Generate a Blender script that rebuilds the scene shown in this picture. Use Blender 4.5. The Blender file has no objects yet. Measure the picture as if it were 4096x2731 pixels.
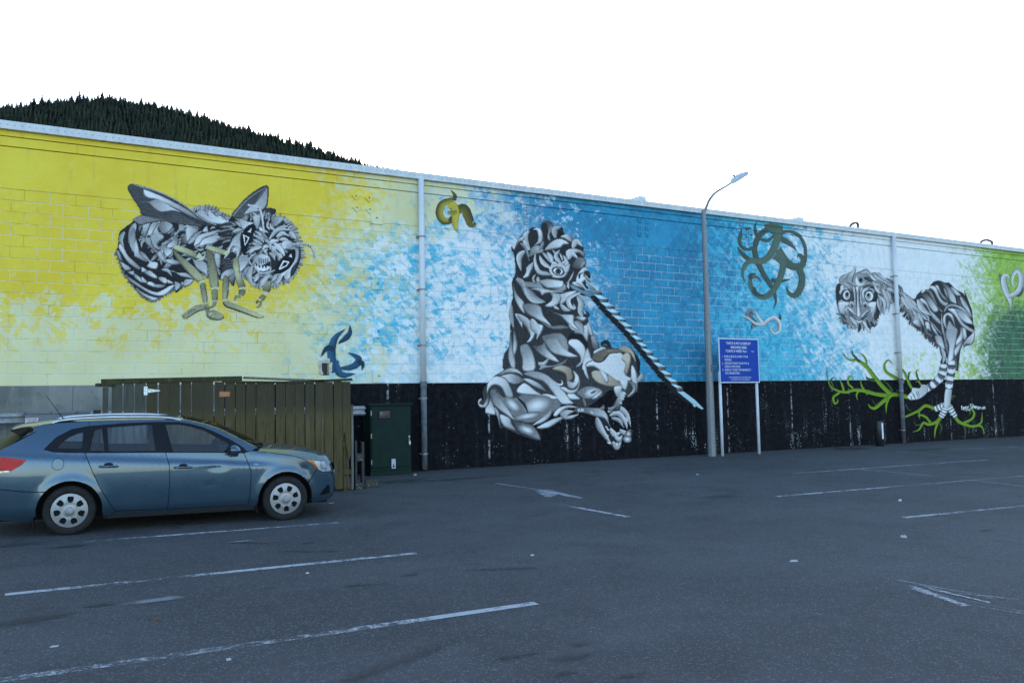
import bpy, bmesh, math, random
import numpy as np
from mathutils import Vector, Matrix, geometry
R = math.radians
random.seed(7)
scene = bpy.context.scene
COL = scene.collection

# ---------------------------------------------------------------- camera
# wall face is the plane y = 0, x runs along the wall, z up; the paint edge between plinth and blocks is z = ZB
ZB = 1.90
FPX, CAMX, CAMD, CAMH, YAW, PITCH, ROLL = 3441.04, -4.7292, 16.9859, -0.4188, 0.52342, 0.069005, -0.019268
SW, SH = 4096.0, 2731.0
_fw = np.array([math.sin(YAW)*math.cos(PITCH), math.cos(YAW)*math.cos(PITCH), math.sin(PITCH)])
_r = np.array([math.cos(YAW), -math.sin(YAW), 0.0]); _u = np.cross(_r, _fw)
_r2 = _r*math.cos(ROLL)+_u*math.sin(ROLL); _u2 = -_r*math.sin(ROLL)+_u*math.cos(ROLL)
EYE = np.array([CAMX, -CAMD, ZB+CAMH])
cd = bpy.data.cameras.new('camera'); cam = bpy.data.objects.new('camera', cd); COL.objects.link(cam)
cd.sensor_width = 36.0; cd.lens = FPX/SW*36.0; cd.clip_end = 6000.0; cd.clip_start = 0.05
M = Matrix.Identity(4)
for i in range(3):
    M[i][0] = _r2[i]; M[i][1] = _u2[i]; M[i][2] = -_fw[i]; M[i][3] = EYE[i]
cam.matrix_world = M
scene.camera = cam

# ---------------------------------------------------------------- light: low sun behind the building, lot in open shade
SUN_EL, SUN_AZ = 15.0, 28.0          # azimuth from +y towards +x
world = bpy.data.worlds.new('World'); scene.world = world; world.use_nodes = True
wn = world.node_tree; bg = wn.nodes['Background']
sky = wn.nodes.new('ShaderNodeTexSky'); sky.sky_type = 'NISHITA'; sky.sun_disc = False
sky.sun_elevation = R(SUN_EL); sky.sun_rotation = R(SUN_AZ); sky.altitude = 300
sky.air_density = 1.0; sky.dust_density = 1.0; sky.ozone_density = 1.6
wn.links.new(sky.outputs[0], bg.inputs[0]); bg.inputs[1].default_value = 0.15
sl = bpy.data.lights.new('sun', 'SUN'); sl.energy = 2.0; sl.angle = R(0.5); sl.color = (1.0, 0.93, 0.82)
so = bpy.data.objects.new('sun', sl); COL.objects.link(so)
sd = Vector((math.sin(R(SUN_AZ))*math.cos(R(SUN_EL)), math.cos(R(SUN_AZ))*math.cos(R(SUN_EL)), math.sin(R(SUN_EL))))
so.rotation_euler = sd.to_track_quat('Z', 'Y').to_euler(); so.location = (0, 30, 30)
vs = scene.view_settings
vs.view_transform = 'Standard'; vs.look = 'None'; vs.gamma = 1.0; vs.use_curve_mapping = False
vs.exposure = 2.0

# ---------------------------------------------------------------- helpers
def wallpt(x, y):
    """photo pixel -> (x, z) on the wall plane y = 0 (the survey of the mural)"""
    dr = _fw+_r2*((x-SW/2)/FPX)-_u2*((y-SH/2)/FPX)
    t = CAMD/dr[1]
    return EYE[0]+dr[0]*t, EYE[2]+dr[2]*t
def planept(x, y, yy):
    dr = _fw+_r2*((x-SW/2)/FPX)-_u2*((y-SH/2)/FPX)
    t = (yy-EYE[1])/dr[1]
    return EYE[0]+dr[0]*t, EYE[2]+dr[2]*t
def topx(X, Y, Z):
    v = np.stack([np.asarray(X)-EYE[0], np.asarray(Y)-EYE[1]+0*np.asarray(X), np.asarray(Z)-EYE[2]], -1)
    zc = v@_fw
    return SW/2+FPX*(v@_r2)/zc, SH/2-FPX*(v@_u2)/zc
def GZ(x, y):                        # the lot falls gently away from the wall
    y = max(min(y, 6), -60); x = max(min(x, 60), -50)
    return 0.054-0.004*x+0.025*y
def gndpt(x, y):
    dr = _fw+_r2*((x-SW/2)/FPX)-_u2*((y-SH/2)/FPX)
    n = np.array([0.004, -0.025, 1.0]); t = (0.054-n@EYE)/(n@dr); q = EYE+dr*t
    return q
def link(o, parent=None):
    COL.objects.link(o)
    if parent is not None: o.parent = parent
    return o
def tag(o, label=None, cat=None, group=None, kind=None):
    if label: o['label'] = label
    if cat: o['category'] = cat
    if group: o['group'] = group
    if kind: o['kind'] = kind
    return o
def empty(name, loc=(0, 0, 0), rz=0.0):
    o = bpy.data.objects.new(name, None); o.empty_display_size = 0.2
    COL.objects.link(o); o.location = loc; o.rotation_euler = (0, 0, rz)
    return o
def obj(name, bm, mat, parent=None, smooth=False):
    me = bpy.data.meshes.new(name); bm.normal_update(); bm.to_mesh(me); bm.free()
    if mat is not None:
        for m_ in (mat if isinstance(mat, (list, tuple)) else [mat]): me.materials.append(m_)
    if smooth: me.polygons.foreach_set('use_smooth', [True]*len(me.polygons))
    return link(bpy.data.objects.new(name, me), parent)
def pyobj(name, vs_, fs_, mat, parent=None, smooth=False):
    me = bpy.data.meshes.new(name); me.from_pydata([tuple(v) for v in vs_], [], fs_); me.update()
    if mat is not None: me.materials.append(mat)
    if smooth: me.polygons.foreach_set('use_smooth', [True]*len(me.polygons))
    return link(bpy.data.objects.new(name, me), parent)
def inst(name, me, parent=None, loc=(0, 0, 0), rot=(0, 0, 0), sc=(1, 1, 1)):
    o = bpy.data.objects.new(name, me); o.location = loc; o.rotation_euler = rot; o.scale = sc
    return link(o, parent)
def BM(): return bmesh.new()
def box(bm, x0, x1, y0, y1, z0, z1, bev=0.0, rot=None, piv=None):
    g = bmesh.ops.create_cube(bm, size=1.0)['verts']
    for v in g:
        v.co = Vector((x0+(v.co.x+.5)*(x1-x0), y0+(v.co.y+.5)*(y1-y0), z0+(v.co.z+.5)*(z1-z0)))
    if bev > 0:
        es = list({e for v in g for e in v.link_edges})
        r_ = bmesh.ops.bevel(bm, geom=es, offset=bev, segments=1, affect='EDGES', profile=.5)
        g = list({v for f in r_['faces'] for v in f.verts} | {v for v in g if v.is_valid})
    if rot is not None:
        bmesh.ops.rotate(bm, verts=g, cent=piv or Vector((0, 0, 0)), matrix=rot)
    return g
def lathe(bm, prof, n=24, axis='Z', org=(0, 0, 0), close=False):
    """prof: list of (r, h)"""
    rings = []
    for r_, h in prof:
        ring = []
        for k in range(n):
            a = 2*math.pi*k/n; c, s = math.cos(a)*r_, math.sin(a)*r_
            p = {'Z': (c, s, h), 'Y': (c, h, s), 'X': (h, c, s)}[axis]
            ring.append(bm.verts.new((p[0]+org[0], p[1]+org[1], p[2]+org[2])))
        rings.append(ring)
    for a, b in zip(rings, rings[1:]):
        for k in range(n):
            bm.faces.new((a[k], a[(k+1) % n], b[(k+1) % n], b[k]))
    if close:
        bm.faces.new(list(reversed(rings[0]))); bm.faces.new(rings[-1])
    return rings
def tube(bm, pts, rad, n=10, cap=True):
    pts = [Vector(p) for p in pts]; rings = []
    rad = rad if isinstance(rad, (list, tuple)) else [rad]*len(pts)
    up = None
    for i, p in enumerate(pts):
        d_ = (pts[min(i+1, len(pts)-1)]-pts[max(i-1, 0)]).normalized()
        if up is None:
            up = Vector((0, 0, 1)) if abs(d_.z) < .9 else Vector((1, 0, 0))
        s_ = d_.cross(up).normalized(); up = s_.cross(d_).normalized()
        rings.append([bm.verts.new(p+(s_*math.cos(2*math.pi*k/n)+up*math.sin(2*math.pi*k/n))*rad[i]) for k in range(n)])
    for a, b in zip(rings, rings[1:]):
        for k in range(n): bm.faces.new((a[k], a[(k+1) % n], b[(k+1) % n], b[k]))
    if cap:
        bm.faces.new(list(reversed(rings[0]))); bm.faces.new(rings[-1])
def catmull(pts, n=8, closed=False):
    pts = [np.array(p, float) for p in pts]; out = []; m = len(pts)
    for i in range(m if closed else m-1):
        p1, p2 = pts[i], pts[(i+1) % m]
        p0 = pts[(i-1) % m] if (closed or i > 0) else 2*p1-p2
        p3 = pts[(i+2) % m] if (closed or i+2 < m) else 2*p2-p1
        for k in range(n):
            t = k/n
            out.append(.5*(2*p1+(p2-p0)*t+(2*p0-5*p1+4*p2-p3)*t*t+(3*p1-p0-3*p2+p3)*t**3))
    if not closed: out.append(pts[-1])
    return np.array(out)

# ---------------------------------------------------------------- node helper
class NT:
    def __init__(s, name):
        s.mat = bpy.data.materials.new(name); s.mat.use_nodes = True
        s.t = s.mat.node_tree; s.n = s.t.nodes; s.b = s.n['Principled BSDF']; s.out = s.n['Material Output']
    def put(s, sock, v):
        if isinstance(v, bpy.types.NodeSocket): s.t.links.new(v, sock)
        elif isinstance(v, (tuple, list)) and len(v) == 3 and sock.type == 'RGBA': sock.default_value = (*v, 1)
        else: sock.default_value = v
    def m(s, op, a, b=None, c=None, clamp=False):
        n = s.n.new('ShaderNodeMath'); n.operation = op; n.use_clamp = clamp
        for i, v in enumerate((a, b, c)):
            if v is not None: s.put(n.inputs[i], v)
        return n.outputs[0]
    def add(s, a, b): return s.m('ADD', a, b)
    def sub(s, a, b): return s.m('SUBTRACT', a, b)
    def mul(s, a, b): return s.m('MULTIPLY', a, b)
    def ss(s, v, lo, hi):             # smoothstep lo..hi
        n = s.n.new('ShaderNodeMapRange'); n.interpolation_type = 'SMOOTHSTEP'
        s.put(n.inputs[0], v); s.put(n.inputs[1], lo); s.put(n.inputs[2], hi); n.inputs[3].default_value = 0; n.inputs[4].default_value = 1
        return n.outputs[0]
    def mix(s, f, a, b, mode='MIX'):
        n = s.n.new('ShaderNodeMix'); n.data_type = 'RGBA'; n.blend_type = mode
        s.put(n.inputs[0], f); s.put(n.inputs[6], a); s.put(n.inputs[7], b)
        return n.outputs[2]
    def pos(s):
        g = s.n.new('ShaderNodeNewGeometry'); return g.outputs['Position']
    def objco(s):
        g = s.n.new('ShaderNodeTexCoord'); return g.outputs['Object']
    def rnd(s):
        g = s.n.new('ShaderNodeObjectInfo'); return g.outputs['Random']
    def sep(s, v):
        n = s.n.new('ShaderNodeSeparateXYZ'); s.put(n.inputs[0], v); return n.outputs
    def comb(s, x, y, z):
        n = s.n.new('ShaderNodeCombineXYZ'); s.put(n.inputs[0], x); s.put(n.inputs[1], y); s.put(n.inputs[2], z); return n.outputs[0]
    def mapv(s, v, loc=(0, 0, 0), rot=(0, 0, 0), sc=(1, 1, 1)):
        n = s.n.new('ShaderNodeMapping'); s.put(n.inputs[0], v)
        n.inputs[1].default_value = loc; n.inputs[2].default_value = rot; n.inputs[3].default_value = sc
        return n.outputs[0]
    def noise(s, v, sc, det=2.0, rough=.5, dist=0.0, col=False):
        n = s.n.new('ShaderNodeTexNoise'); s.put(n.inputs['Vector'], v); n.inputs['Scale'].default_value = sc
        n.inputs['Detail'].default_value = det; n.inputs['Roughness'].default_value = rough; n.inputs['Distortion'].default_value = dist
        return n.outputs[1 if col else 0]
    def voro(s, v, sc, out='Color', feat='F1', rnd=1.0):
        n = s.n.new('ShaderNodeTexVoronoi'); n.feature = feat; s.put(n.inputs['Vector'], v)
        n.inputs['Scale'].default_value = sc; n.inputs['Randomness'].default_value = rnd
        return n.outputs[out]
    def bump(s, h, dist=.01, st=.5):
        n = s.n.new('ShaderNodeBump'); n.inputs['Distance'].default_value = dist; n.inputs['Strength'].default_value = st
        s.put(n.inputs['Height'], h); s.t.links.new(n.outputs[0], s.b.inputs['Normal'])
    def fin(s, col=None, rough=None, metal=None, spec=None, coat=None, alpha=None, trans=None):
        for k, v in (('Base Color', col), ('Roughness', rough), ('Metallic', metal), ('Specular IOR Level', spec),
                     ('Coat Weight', coat), ('Alpha', alpha), ('Transmission Weight', trans)):
            if v is not None: s.put(s.b.inputs[k], v)
        return s.mat
def simple(name, col, rough=.6, metal=0.0, spec=.5, var=.12, vs_=6.0, coat=None, bump=0.0, bs=60.0):
    """plain coloured surface with mottling and fine relief"""
    n = NT(name); p = n.objco()
    f = n.noise(p, vs_, 4, .6)
    c = n.mix(n.ss(f, .3, .7), tuple(x*(1-var) for x in col), tuple(min(1, x*(1+var)) for x in col))
    if bump > 0: n.bump(n.noise(p, bs, 3), .004, bump)
    r_ = n.add(n.mul(f, .16), rough-.08)
    return n.fin(c, r_, metal, spec, coat)
# ---------------------------------------------------------------- ground
def asphalt():
    n = NT('asphalt'); p = n.pos()
    big = n.noise(p, .22, 4, .55); mid = n.noise(p, 1.3, 5, .6); fine = n.noise(p, 70, 3, .7); agg = n.voro(p, 95, 'Color')
    a = n.sep(agg)[0]
    tr = n.noise(n.mapv(p, rot=(0, 0, R(8)), sc=(.25, 1.2, 1)), .55, 4, .6)
    c = n.mix(n.ss(big, .35, .65), (.033, .034, .036), (.053, .055, .058))
    c = n.mix(n.mul(n.ss(tr, .45, .7), .55), c, (.067, .069, .072))
    c = n.mix(n.mul(n.ss(mid, .48, .68), .7), c, (.025, .026, .027))
    c = n.mix(n.mul(n.ss(n.noise(p, 5.5, 5, .7), .5, .75), .35), c, (.082, .084, .087))
    c = n.mix(n.mul(n.ss(fine, .4, .75), .4), c, (.10, .102, .105))
    c = n.mix(n.mul(n.ss(a, .84, .97), .5), c, (.20, .205, .21))
    # hairline cracks
    w = n.mapv(p, sc=(1, 1, 1)); wd = n.noise(p, 2.2, 3, col=True)
    pv = n.n.new('ShaderNodeVectorMath'); pv.operation = 'ADD'; n.put(pv.inputs[0], w)
    sc_ = n.n.new('ShaderNodeVectorMath'); sc_.operation = 'SCALE'; n.put(sc_.inputs[0], wd); sc_.inputs[3].default_value = .55
    n.t.links.new(sc_.outputs[0], pv.inputs[1])
    cr = n.voro(pv.outputs[0], .9, 'Distance', 'DISTANCE_TO_EDGE')
    where = n.ss(n.noise(n.mapv(p, loc=(3.3, 1.2, 0)), .16, 2), .56, .64)
    crm = n.mul(n.m('SUBTRACT', 1.0, n.ss(cr, .003, .012)), where)
    c = n.mix(n.mul(crm, .75), c, (.022, .022, .024))
    # damp dark blots
    bl = n.ss(n.noise(n.mapv(p, loc=(9, 4, 0), sc=(.8, 1.6, 1)), .9, 5, .65), .64, .72)
    c = n.mix(n.mul(bl, .45), c, (.035, .035, .037))
    n.bump(n.add(n.mul(a, .6), n.sub(n.mul(fine, .6), n.mul(crm, 1.5))), .006, .75)
    return n.fin(c, n.sub(.88, n.mul(bl, .12)), 0, .35)
ASPH = asphalt()
xs = sorted(set([-2500, -900, -300, -120, -50, 60, 120, 300, 900, 2500]+list(np.linspace(-50, 60, 23))))
ys = sorted(set([-2500, -900, -300, -120, -60, 6, 60, 300, 1000, 3000]+list(np.linspace(-60, 6, 15))))
gv = [(x, y, GZ(x, y)) for y in ys for x in xs]; nx = len(xs)
gf = [(j*nx+i, j*nx+i+1, (j+1)*nx+i+1, (j+1)*nx+i) for j in range(len(ys)-1) for i in range(nx-1)]
ground = pyobj('parking_lot', gv, gf, ASPH); tag(ground, kind='structure')

def worn(name, col, lo, hi, alpha=1.0, sx=1.0):
    n = NT(name); p = n.pos()
    f = n.add(n.mul(n.noise(p, 9*sx, 5, .75), .6), n.mul(n.noise(p, 60, 3, .7), .4))
    big = n.noise(p, .8, 3)
    f = n.add(f, n.mul(n.sub(big, .5), .5))
    al = n.mul(n.ss(f, lo, hi), alpha)
    return n.fin(col, .8, 0, .3, alpha=al)
PAINT = worn('worn_white_paint', (.48, .49, .50), .40, .60, .8)
FAINT = worn('faint_white_paint', (.44, .45, .47), .36, .64, .55)
YPAINT = worn('faint_yellow_paint', (.35, .20, .03), .46, .7, .6)
def strip(name, pts, w, mat, lift=.004, w2=None):
    """pts photo pixels along a centre line on the ground"""
    P = [gndpt(*q) for q in pts]; V = []; F = []
    for i, q in enumerate(P):
        d_ = P[min(i+1, len(P)-1)]-P[max(i-1, 0)]; d_ = d_/np.linalg.norm(d_); s_ = np.array([-d_[1], d_[0], 0])
        ww = w if w2 is None else w+(w2-w)*i/(len(P)-1)
        for sg in (-1, 1):
            v = q+s_*sg*ww/2; V.append((v[0], v[1], GZ(v[0], v[1])+lift))
    for i in range(len(P)-1): F.append((2*i, 2*i+2, 2*i+3, 2*i+1))
    return pyobj(name, V, F, mat, ground)
for pts, w, m_ in [([(330, 2167), (1383, 2088)], .095, PAINT), ([(20, 2378), (1665, 2212)], .1, PAINT), ([(-420, 2782), (10, 2720), (2145, 2412)], .1, PAINT),
                   ([(3100, 1986), (3600, 1944)], .1, PAINT), ([(3600, 1944), (4300, 1886)], .1, FAINT), ([(3615, 2070), (3850, 2047)], .1, PAINT), ([(3850, 2047), (4350, 1998)], .1, FAINT),
                   ([(3180, 1893), (3960, 1838)], .1, FAINT), ([(3590, 1806), (3900, 1793), (4070, 1786)], .1, FAINT),
                   ([(2230, 2015), (2515, 2068)], .1, PAINT), ([(1980, 1933), (2150, 1957)], .08, FAINT), ([(2150, 1960), (2330, 1993)], .1, PAINT),
                   ([(3440, 1877), (3750, 1905), (4250, 1962)], .06, FAINT),
                   ([(3650, 2352), (3860, 2424)], .08, PAINT), ([(3640, 2330), (3960, 2412)], .03, PAINT), ([(3600, 2325), (4010, 2392)], .015, FAINT), ([(3560, 2315), (4050, 2400)], .014, FAINT), ([(3700, 2365), (4200, 2470)], .016, FAINT)]:
    strip('painted_line', pts, w, m_)
ar = [(2130, 1956), (2190, 1958), (2250, 1972), (2200, 1990), (2160, 1978)]
V = [gndpt(*q) for q in ar]; pyobj('painted_arrow', [(v[0], v[1], GZ(v[0], v[1])+.006) for v in V], [tuple(range(len(V)))], FAINT, ground)
for pts in ([(2255, 1866), (2400, 1858)], [(1960, 1885), (2000, 1884)]): strip('painted_line', pts, .05, YPAINT)
SCUFF = worn('scuffed_white_paint', (.50, .51, .52), .38, .60, .75, 2.0)
for pts, w, m_ in [([(3660, 2356), (3872, 2426)], .07, SCUFF), ([(3720, 2358), (3960, 2412)], .035, SCUFF), ([(3640, 2345), (3730, 2372)], .05, SCUFF), ([(3600, 2322), (3990, 2400)], .012, SCUFF), ([(3800, 2372), (4060, 2398)], .01, SCUFF), ([(3900, 2425), (4200, 2475)], .012, SCUFF), ([(2120, 1956), (2215, 1962)], .05, FAINT), ([(2165, 1962), (2190, 1990)], .09, FAINT), ([(2180, 1975), (2230, 1978)], .12, FAINT), ([(2240, 1972), (2332, 1994)], .07, FAINT)]:
    strip('painted_line', pts, w, m_, .009)
# damp patches and oil spots
def stainmat(name, col, al):
    n = NT(name); p = n.objco(); s = n.sep(p)
    d_ = n.m('SQRT', n.add(n.mul(s[0], s[0]), n.mul(s[1], s[1])))
    f = n.add(d_, n.mul(n.sub(n.noise(n.pos(), 4.5, 6, .7), .5), 1.7))
    return n.fin(col, .7, 0, .5, alpha=n.mul(n.sub(1.0, n.ss(f, .35, 1.0)), al))
WET = stainmat('damp_asphalt', (.022, .022, .024), .42); OIL = stainmat('oil_stain', (.016, .015, .015), .5); CHALK = stainmat('chalky_scuff', (.3, .31, .33), .5)
sq = bpy.data.meshes.new('stain'); sq.from_pydata([(-1.2, -1.2, 0), (1.2, -1.2, 0), (1.2, 1.2, 0), (-1.2, 1.2, 0)], [], [(0, 1, 2, 3)])
def stain(px, py, rx, ry, ang, mat, lift):
    q = gndpt(px, py); me = sq.copy(); me.materials.append(mat)
    o = inst('stain', me, ground, (q[0], q[1], GZ(q[0], q[1])+lift), (R(1.43), R(.23), R(ang)), (rx, ry, 1))
random.seed(3)
sl_ = [(290, 2185, .3, .1, 0, OIL), (1000, 2172, .55, .05, -35, WET), (1250, 2205, .5, .07, -30, WET), (2010, 2275, .55, .09, -20, WET), (1640, 2300, .12, .07, 0, OIL),
       (1230, 2172, .1, .05, 0, OIL), (620, 2405, .3, .1, 5, CHALK), (960, 2168, .22, .06, 0, CHALK), (1550, 2660, .75, .1, 22, WET), (2290, 2625, .22, .1, 0, WET), (2075, 2620, .2, .08, 0, WET),
       (2320, 2575, .1, .06, 0, OIL), (60, 2180, .4, .12, 0, WET), (120, 2480, .5, .14, 12, WET), (400, 2420, .16, .05, 0, OIL), (1450, 2340, .3, .08, -10, WET), (3400, 1795, .9, .5, 0, WET), (3700, 1800, 1.2, .35, 0, WET),
       (1600, 1925, .6, .25, 0, WET), (1850, 1915, 1.3, .16, 4, WET), (3950, 2120, .2, .06, 0, WET), (2900, 1985, .5, .2, 0, WET), (2260, 2690, .1, .05, 0, OIL), (2520, 2700, .14, .05, 0, OIL), (1080, 2360, .09, .03, 0, OIL)]
for i, (a, b, c, d_, e, m_) in enumerate(sl_): stain(a, b, c, d_, e, m_, .008+i*.0006)

# ---------------------------------------------------------------- the painted building
X0, X1 = -8.66, 34.14
LINT = ZB+3.40
bld = empty('mural_building', (12, 0, 0)); bld.location = (0, 0, 0)
tag(bld, 'long concrete block building with a colourful creature mural on its side wall', 'building')

def mural_material(name, joint=False):
    """the painted background: brushed patches of yellow, cream, turquoise, blue, white and green along the wall"""
    n = NT(name); p = n.pos(); s = n.sep(p); X = s[0]; Z = n.sub(s[2], ZB)
    q = n.comb(X, Z, 0.0)
    wob = n.n.new('ShaderNodeVectorMath'); wob.operation = 'SCALE'; n.put(wob.inputs[0], n.noise(q, 5.0, 5, .7, col=True)); wob.inputs[3].default_value = .22
    ad = n.n.new('ShaderNodeVectorMath'); ad.operation = 'ADD'; n.put(ad.inputs[0], q); n.t.links.new(wob.outputs[0], ad.inputs[1]); qq = ad.outputs[0]
    def stroke(rot, sx, sy, off):
        return n.voro(n.mapv(n.mapv(qq, rot=(0, 0, R(rot))), (off, off*.7, 0), (0, 0, 0), (sx, sy, 1)), 1.0)
    a = n.sep(stroke(38, 12., 4.2, 1)); b = n.sep(stroke(-48, 13., 4.6, 5)); c = n.sep(stroke(15, 3.4, 3.0, 9)); d_ = n.sep(stroke(75, 15., 4.0, 14))
    n1 = n.noise(q, .9, 3); n2 = n.noise(q, 5.5, 6, .75); n3 = n.noise(q, 26, 3, .7)
    S = n.add(n.add(n.mul(a[0], .34), n.mul(b[0], .33)), n.add(n.mul(c[0], .16), n.mul(n2, .42)))   # ~0..1.2, mean .6
    D = n.sub(S, .625)
    E_ = n.sub(n.add(n.add(n.mul(b[1], .4), n.mul(c[1], .3)), n.add(n.mul(d_[1], .3), n.mul(n2, .36))), .68)
    T = n.add(n.add(n.mul(a[2], .45), n.mul(d_[0], .35)), n.mul(n2, .3))
    # palette with stroke-to-stroke variation
    yel = n.mix(n.ss(n.add(n.mul(n1, .7), n.mul(n2, .3)), .3, .7), (.73, .52, .012), (.80, .64, .04))
    yel = n.mix(n.mul(n.ss(T, .75, .95), .35), yel, (.78, .66, .12))
    cream = n.mix(n.ss(n1, .3, .7), (.66, .62, .33), (.72, .70, .42))
    white = n.mix(n.ss(n.add(S, 0), .4, .8), (.73, .76, .77), (.81, .82, .82))
    aqua = n.mix(n.ss(E_, -.25, .2), (.06, .46, .64), (.36, .70, .82))
    blue = n.mix(n.ss(n.add(n.mul(n1, .5), n.mul(S, .5)), .4, .75), (.002, .175, .33), (.008, .28, .48))
    blue = n.mix(n.mul(n.ss(T, .82, 1.0), .6), blue, (.07, .44, .64))
    teal = n.mix(n.ss(S, .4, .8), (.01, .24, .44), (.05, .40, .60))
    lime = n.mix(n.ss(S, .4, .8), (.20, .38, .02), (.33, .52, .06))
    dgrn = n.mix(n.ss(S, .4, .8), (.004, .06, .025), (.02, .15, .05))
    # --- left: yellow on cream
    col = cream
    ylo = n.add(n.ss(n.add(Z, n.mul(D, 1.5)), 1.2, 1.65), 0.0)
    xr = n.add(.75, n.mul(n.ss(Z, 3.0, 3.9), .45))
    yhi = n.sub(1.0, n.ss(n.add(X, n.mul(E_, 3.2)), n.sub(xr, .7), n.add(xr, .9)))
    yspl = n.mul(n.ss(n.add(D, n.mul(n.sub(1.0, n.ss(X, .3, 2.6)), .12)), .17, .24), n.sub(1.0, n.ss(X, 1.4, 3.4)))
    yspl = n.mul(yspl, n.ss(Z, .1, 1.1))
    ym = n.m('MAXIMUM', n.mul(ylo, yhi), n.mul(yspl, .75))
    col = n.mix(ym, col, yel)
    # --- turquoise / white patchwork between yellow and blue
    up = n.ss(Z, 2.6, 3.9)
    xs0 = n.add(.9, n.mul(up, 2.6))
    pm = n.ss(n.add(X, n.mul(D, 3.6)), n.sub(xs0, 1.2), n.add(xs0, 1.7))
    mixw = n.add(E_, n.sub(n.mul(n.ss(X, 1.0, 4.6), .30), .10))
    patch = n.mix(n.ss(mixw, -.24, .28), aqua, white)
    patch = n.mix(n.mul(n.ss(T, .74, .95), n.mul(n.ss(X, .5, 1.8), .75)), patch, teal)
    patch = n.mix(n.mul(n.ss(n.add(T, n.mul(X, -.06)), .62, .74), n.mul(.75, n.sub(1.0, n.ss(X, 2.2, 4.2)))), patch, cream)
    low = n.mul(n.sub(1.0, n.ss(n.add(Z, n.mul(D, .8)), .3, .9)), n.ss(X, 1.2, 1.8))
    patch = n.mix(n.mul(low, .6), patch, white)
    col = n.mix(pm, col, patch)
    # --- blue field
    xb = n.sub(6.1, n.mul(n.ss(Z, 2.4, 4.0), 1.7))
    bm_ = n.ss(n.add(X, n.mul(D, 4.2)), n.sub(xb, 1.5), n.add(xb, 2.0))
    bcol = n.mix(n.ss(n.add(X, n.mul(D, 3)), 10.6, 13.2), blue, n.mix(n.ss(S, .5, .7), (.018, .34, .52), (.06, .47, .63)))
    bcol = n.mix(n.mul(n.ss(E_, .24, .3), n.mul(.8, n.sub(1.0, n.ss(X, 6.8, 8.8)))), bcol, (.45, .66, .76))
    bcol = n.mix(n.mul(n.ss(T, .93, .98), .5), bcol, (.35, .6, .72))
    col = n.mix(bm_, col, bcol)
    # --- white field from x ~ 15
    xw = n.add(14.7, n.mul(n.sub(1.0, n.ss(Z, .2, 3.4)), 1.5))
    wm = n.ss(n.add(X, n.mul(E_, 5.6)), n.sub(xw, 2.0), n.add(xw, 2.2))
    col = n.mix(wm, col, white)
    # splashes of lime low down behind the bird's feet
    sm = n.mul(n.mul(n.ss(X, 17.8, 19.5), n.sub(1.0, n.ss(n.add(Z, n.mul(D, 1.2)), .35, 1.0))), n.ss(E_, -.06, .18))
    col = n.mix(n.mul(sm, .75), col, (.50, .60, .12))
    # --- green field at the far end
    xg = n.add(22.5, n.mul(n.ss(Z, .5, 4.2), .6))
    gm = n.ss(n.add(X, n.mul(E_, 3.2)), n.sub(xg, 1.1), n.add(xg, 1.4))
    zz = n.add(n.sub(Z, n.mul(n.sub(X, 23.0), .12)), n.mul(D, .9))
    gc = n.mix(n.ss(n.sub(n.add(X, n.mul(D, 1.5)), n.mul(Z, .3)), 22.2, 23.6), lime, n.mix(n.ss(zz, 1.7, 2.9), dgrn, lime))
    gc = n.mix(n.mul(n.ss(T, .85, .95), n.mul(.5, n.sub(1.0, n.ss(X, 23.6, 25.2)))), gc, (.6, .68, .5))
    col = n.mix(gm, col, gc)
    col = n.mix(n.mul(n.ss(n3, .35, .75), .10), col, n.mix(.5, col, (.8, .8, .8)))
    if joint:
        w = n.ss(n.add(n.noise(q, 1.6, 3, .6), n.mul(n.noise(q, 7, 2), .25)), .50, .64)
        deep = n.mul(w, n.m('MAXIMUM', n.sub(1.0, n.ss(X, .5, 2.2)), n.m('MAXIMUM', n.ss(X, 5.5, 6.8), .35)))
        col = n.mix(.22, col, (0, 0, 0))
        col = n.mix(n.mul(deep, .66), col, (.78, .79, .78))
    hgt = n.add(n.mul(n3, .6), n.mul(n.noise(q, 80, 2), .4))
    gst = n.noise(n.mapv(q, sc=(4.5, .5, 1)), 1.4, 4, .65)
    col = n.mix(n.mul(n.ss(gst, .52, .75), n.mul(.16, n.add(.4, n.ss(Z, 2.8, 4.4)))), col, (.12, .12, .10))
    n.bump(hgt, .006, .55)
    return n.fin(col, .62, 0, .35)
MUR = mural_material('mural_paint'); MURJ = mural_material('mural_joint_paint', True)

# mortar sheet behind the block faces
pyobj('mortar', [(X0, .006, ZB), (X1, .006, ZB), (X1, .006, LINT), (X0, .006, LINT)], [(0, 1, 2, 3)], MURJ, bld)
def block_mesh(L, nm):
    bm = BM(); g = .0055; h_ = .2
    box(bm, g, L-g, 0.0, .06, g, h_-g)
    f = [f_ for f_ in bm.faces if f_.normal.y < -.5]
    es = [e for f_ in f for e in f_.edges]
    bmesh.ops.bevel(bm, geom=es, offset=.0035, segments=1, affect='EDGES')
    bmesh.ops.delete(bm, geom=[f_ for f_ in bm.faces if f_.normal.y > .9], context='FACES')
    me = bpy.data.meshes.new(nm); bm.to_mesh(me); bm.free(); me.materials.append(MUR); return me
full = block_mesh(.4, 'block'); half = block_mesh(.2, 'half_block')
cells = []
for r_ in range(17):
    x = X0
    if r_ % 2: cells.append((x, r_, .2)); cells.append((X1-.2, r_, .2)); x += .2
    while x+.4 <= X1+1e-6:
        cells.append((x, r_, .4)); x += .4
def vis(cx, cz):
    a, b = topx(cx, 0.0, cz)
    if not (20 < a < 4080): return 1e9
    if cz < ZB+.1 and a < 1400: return 1e9
    return math.hypot(cx-EYE[0], EYE[1])
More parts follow.
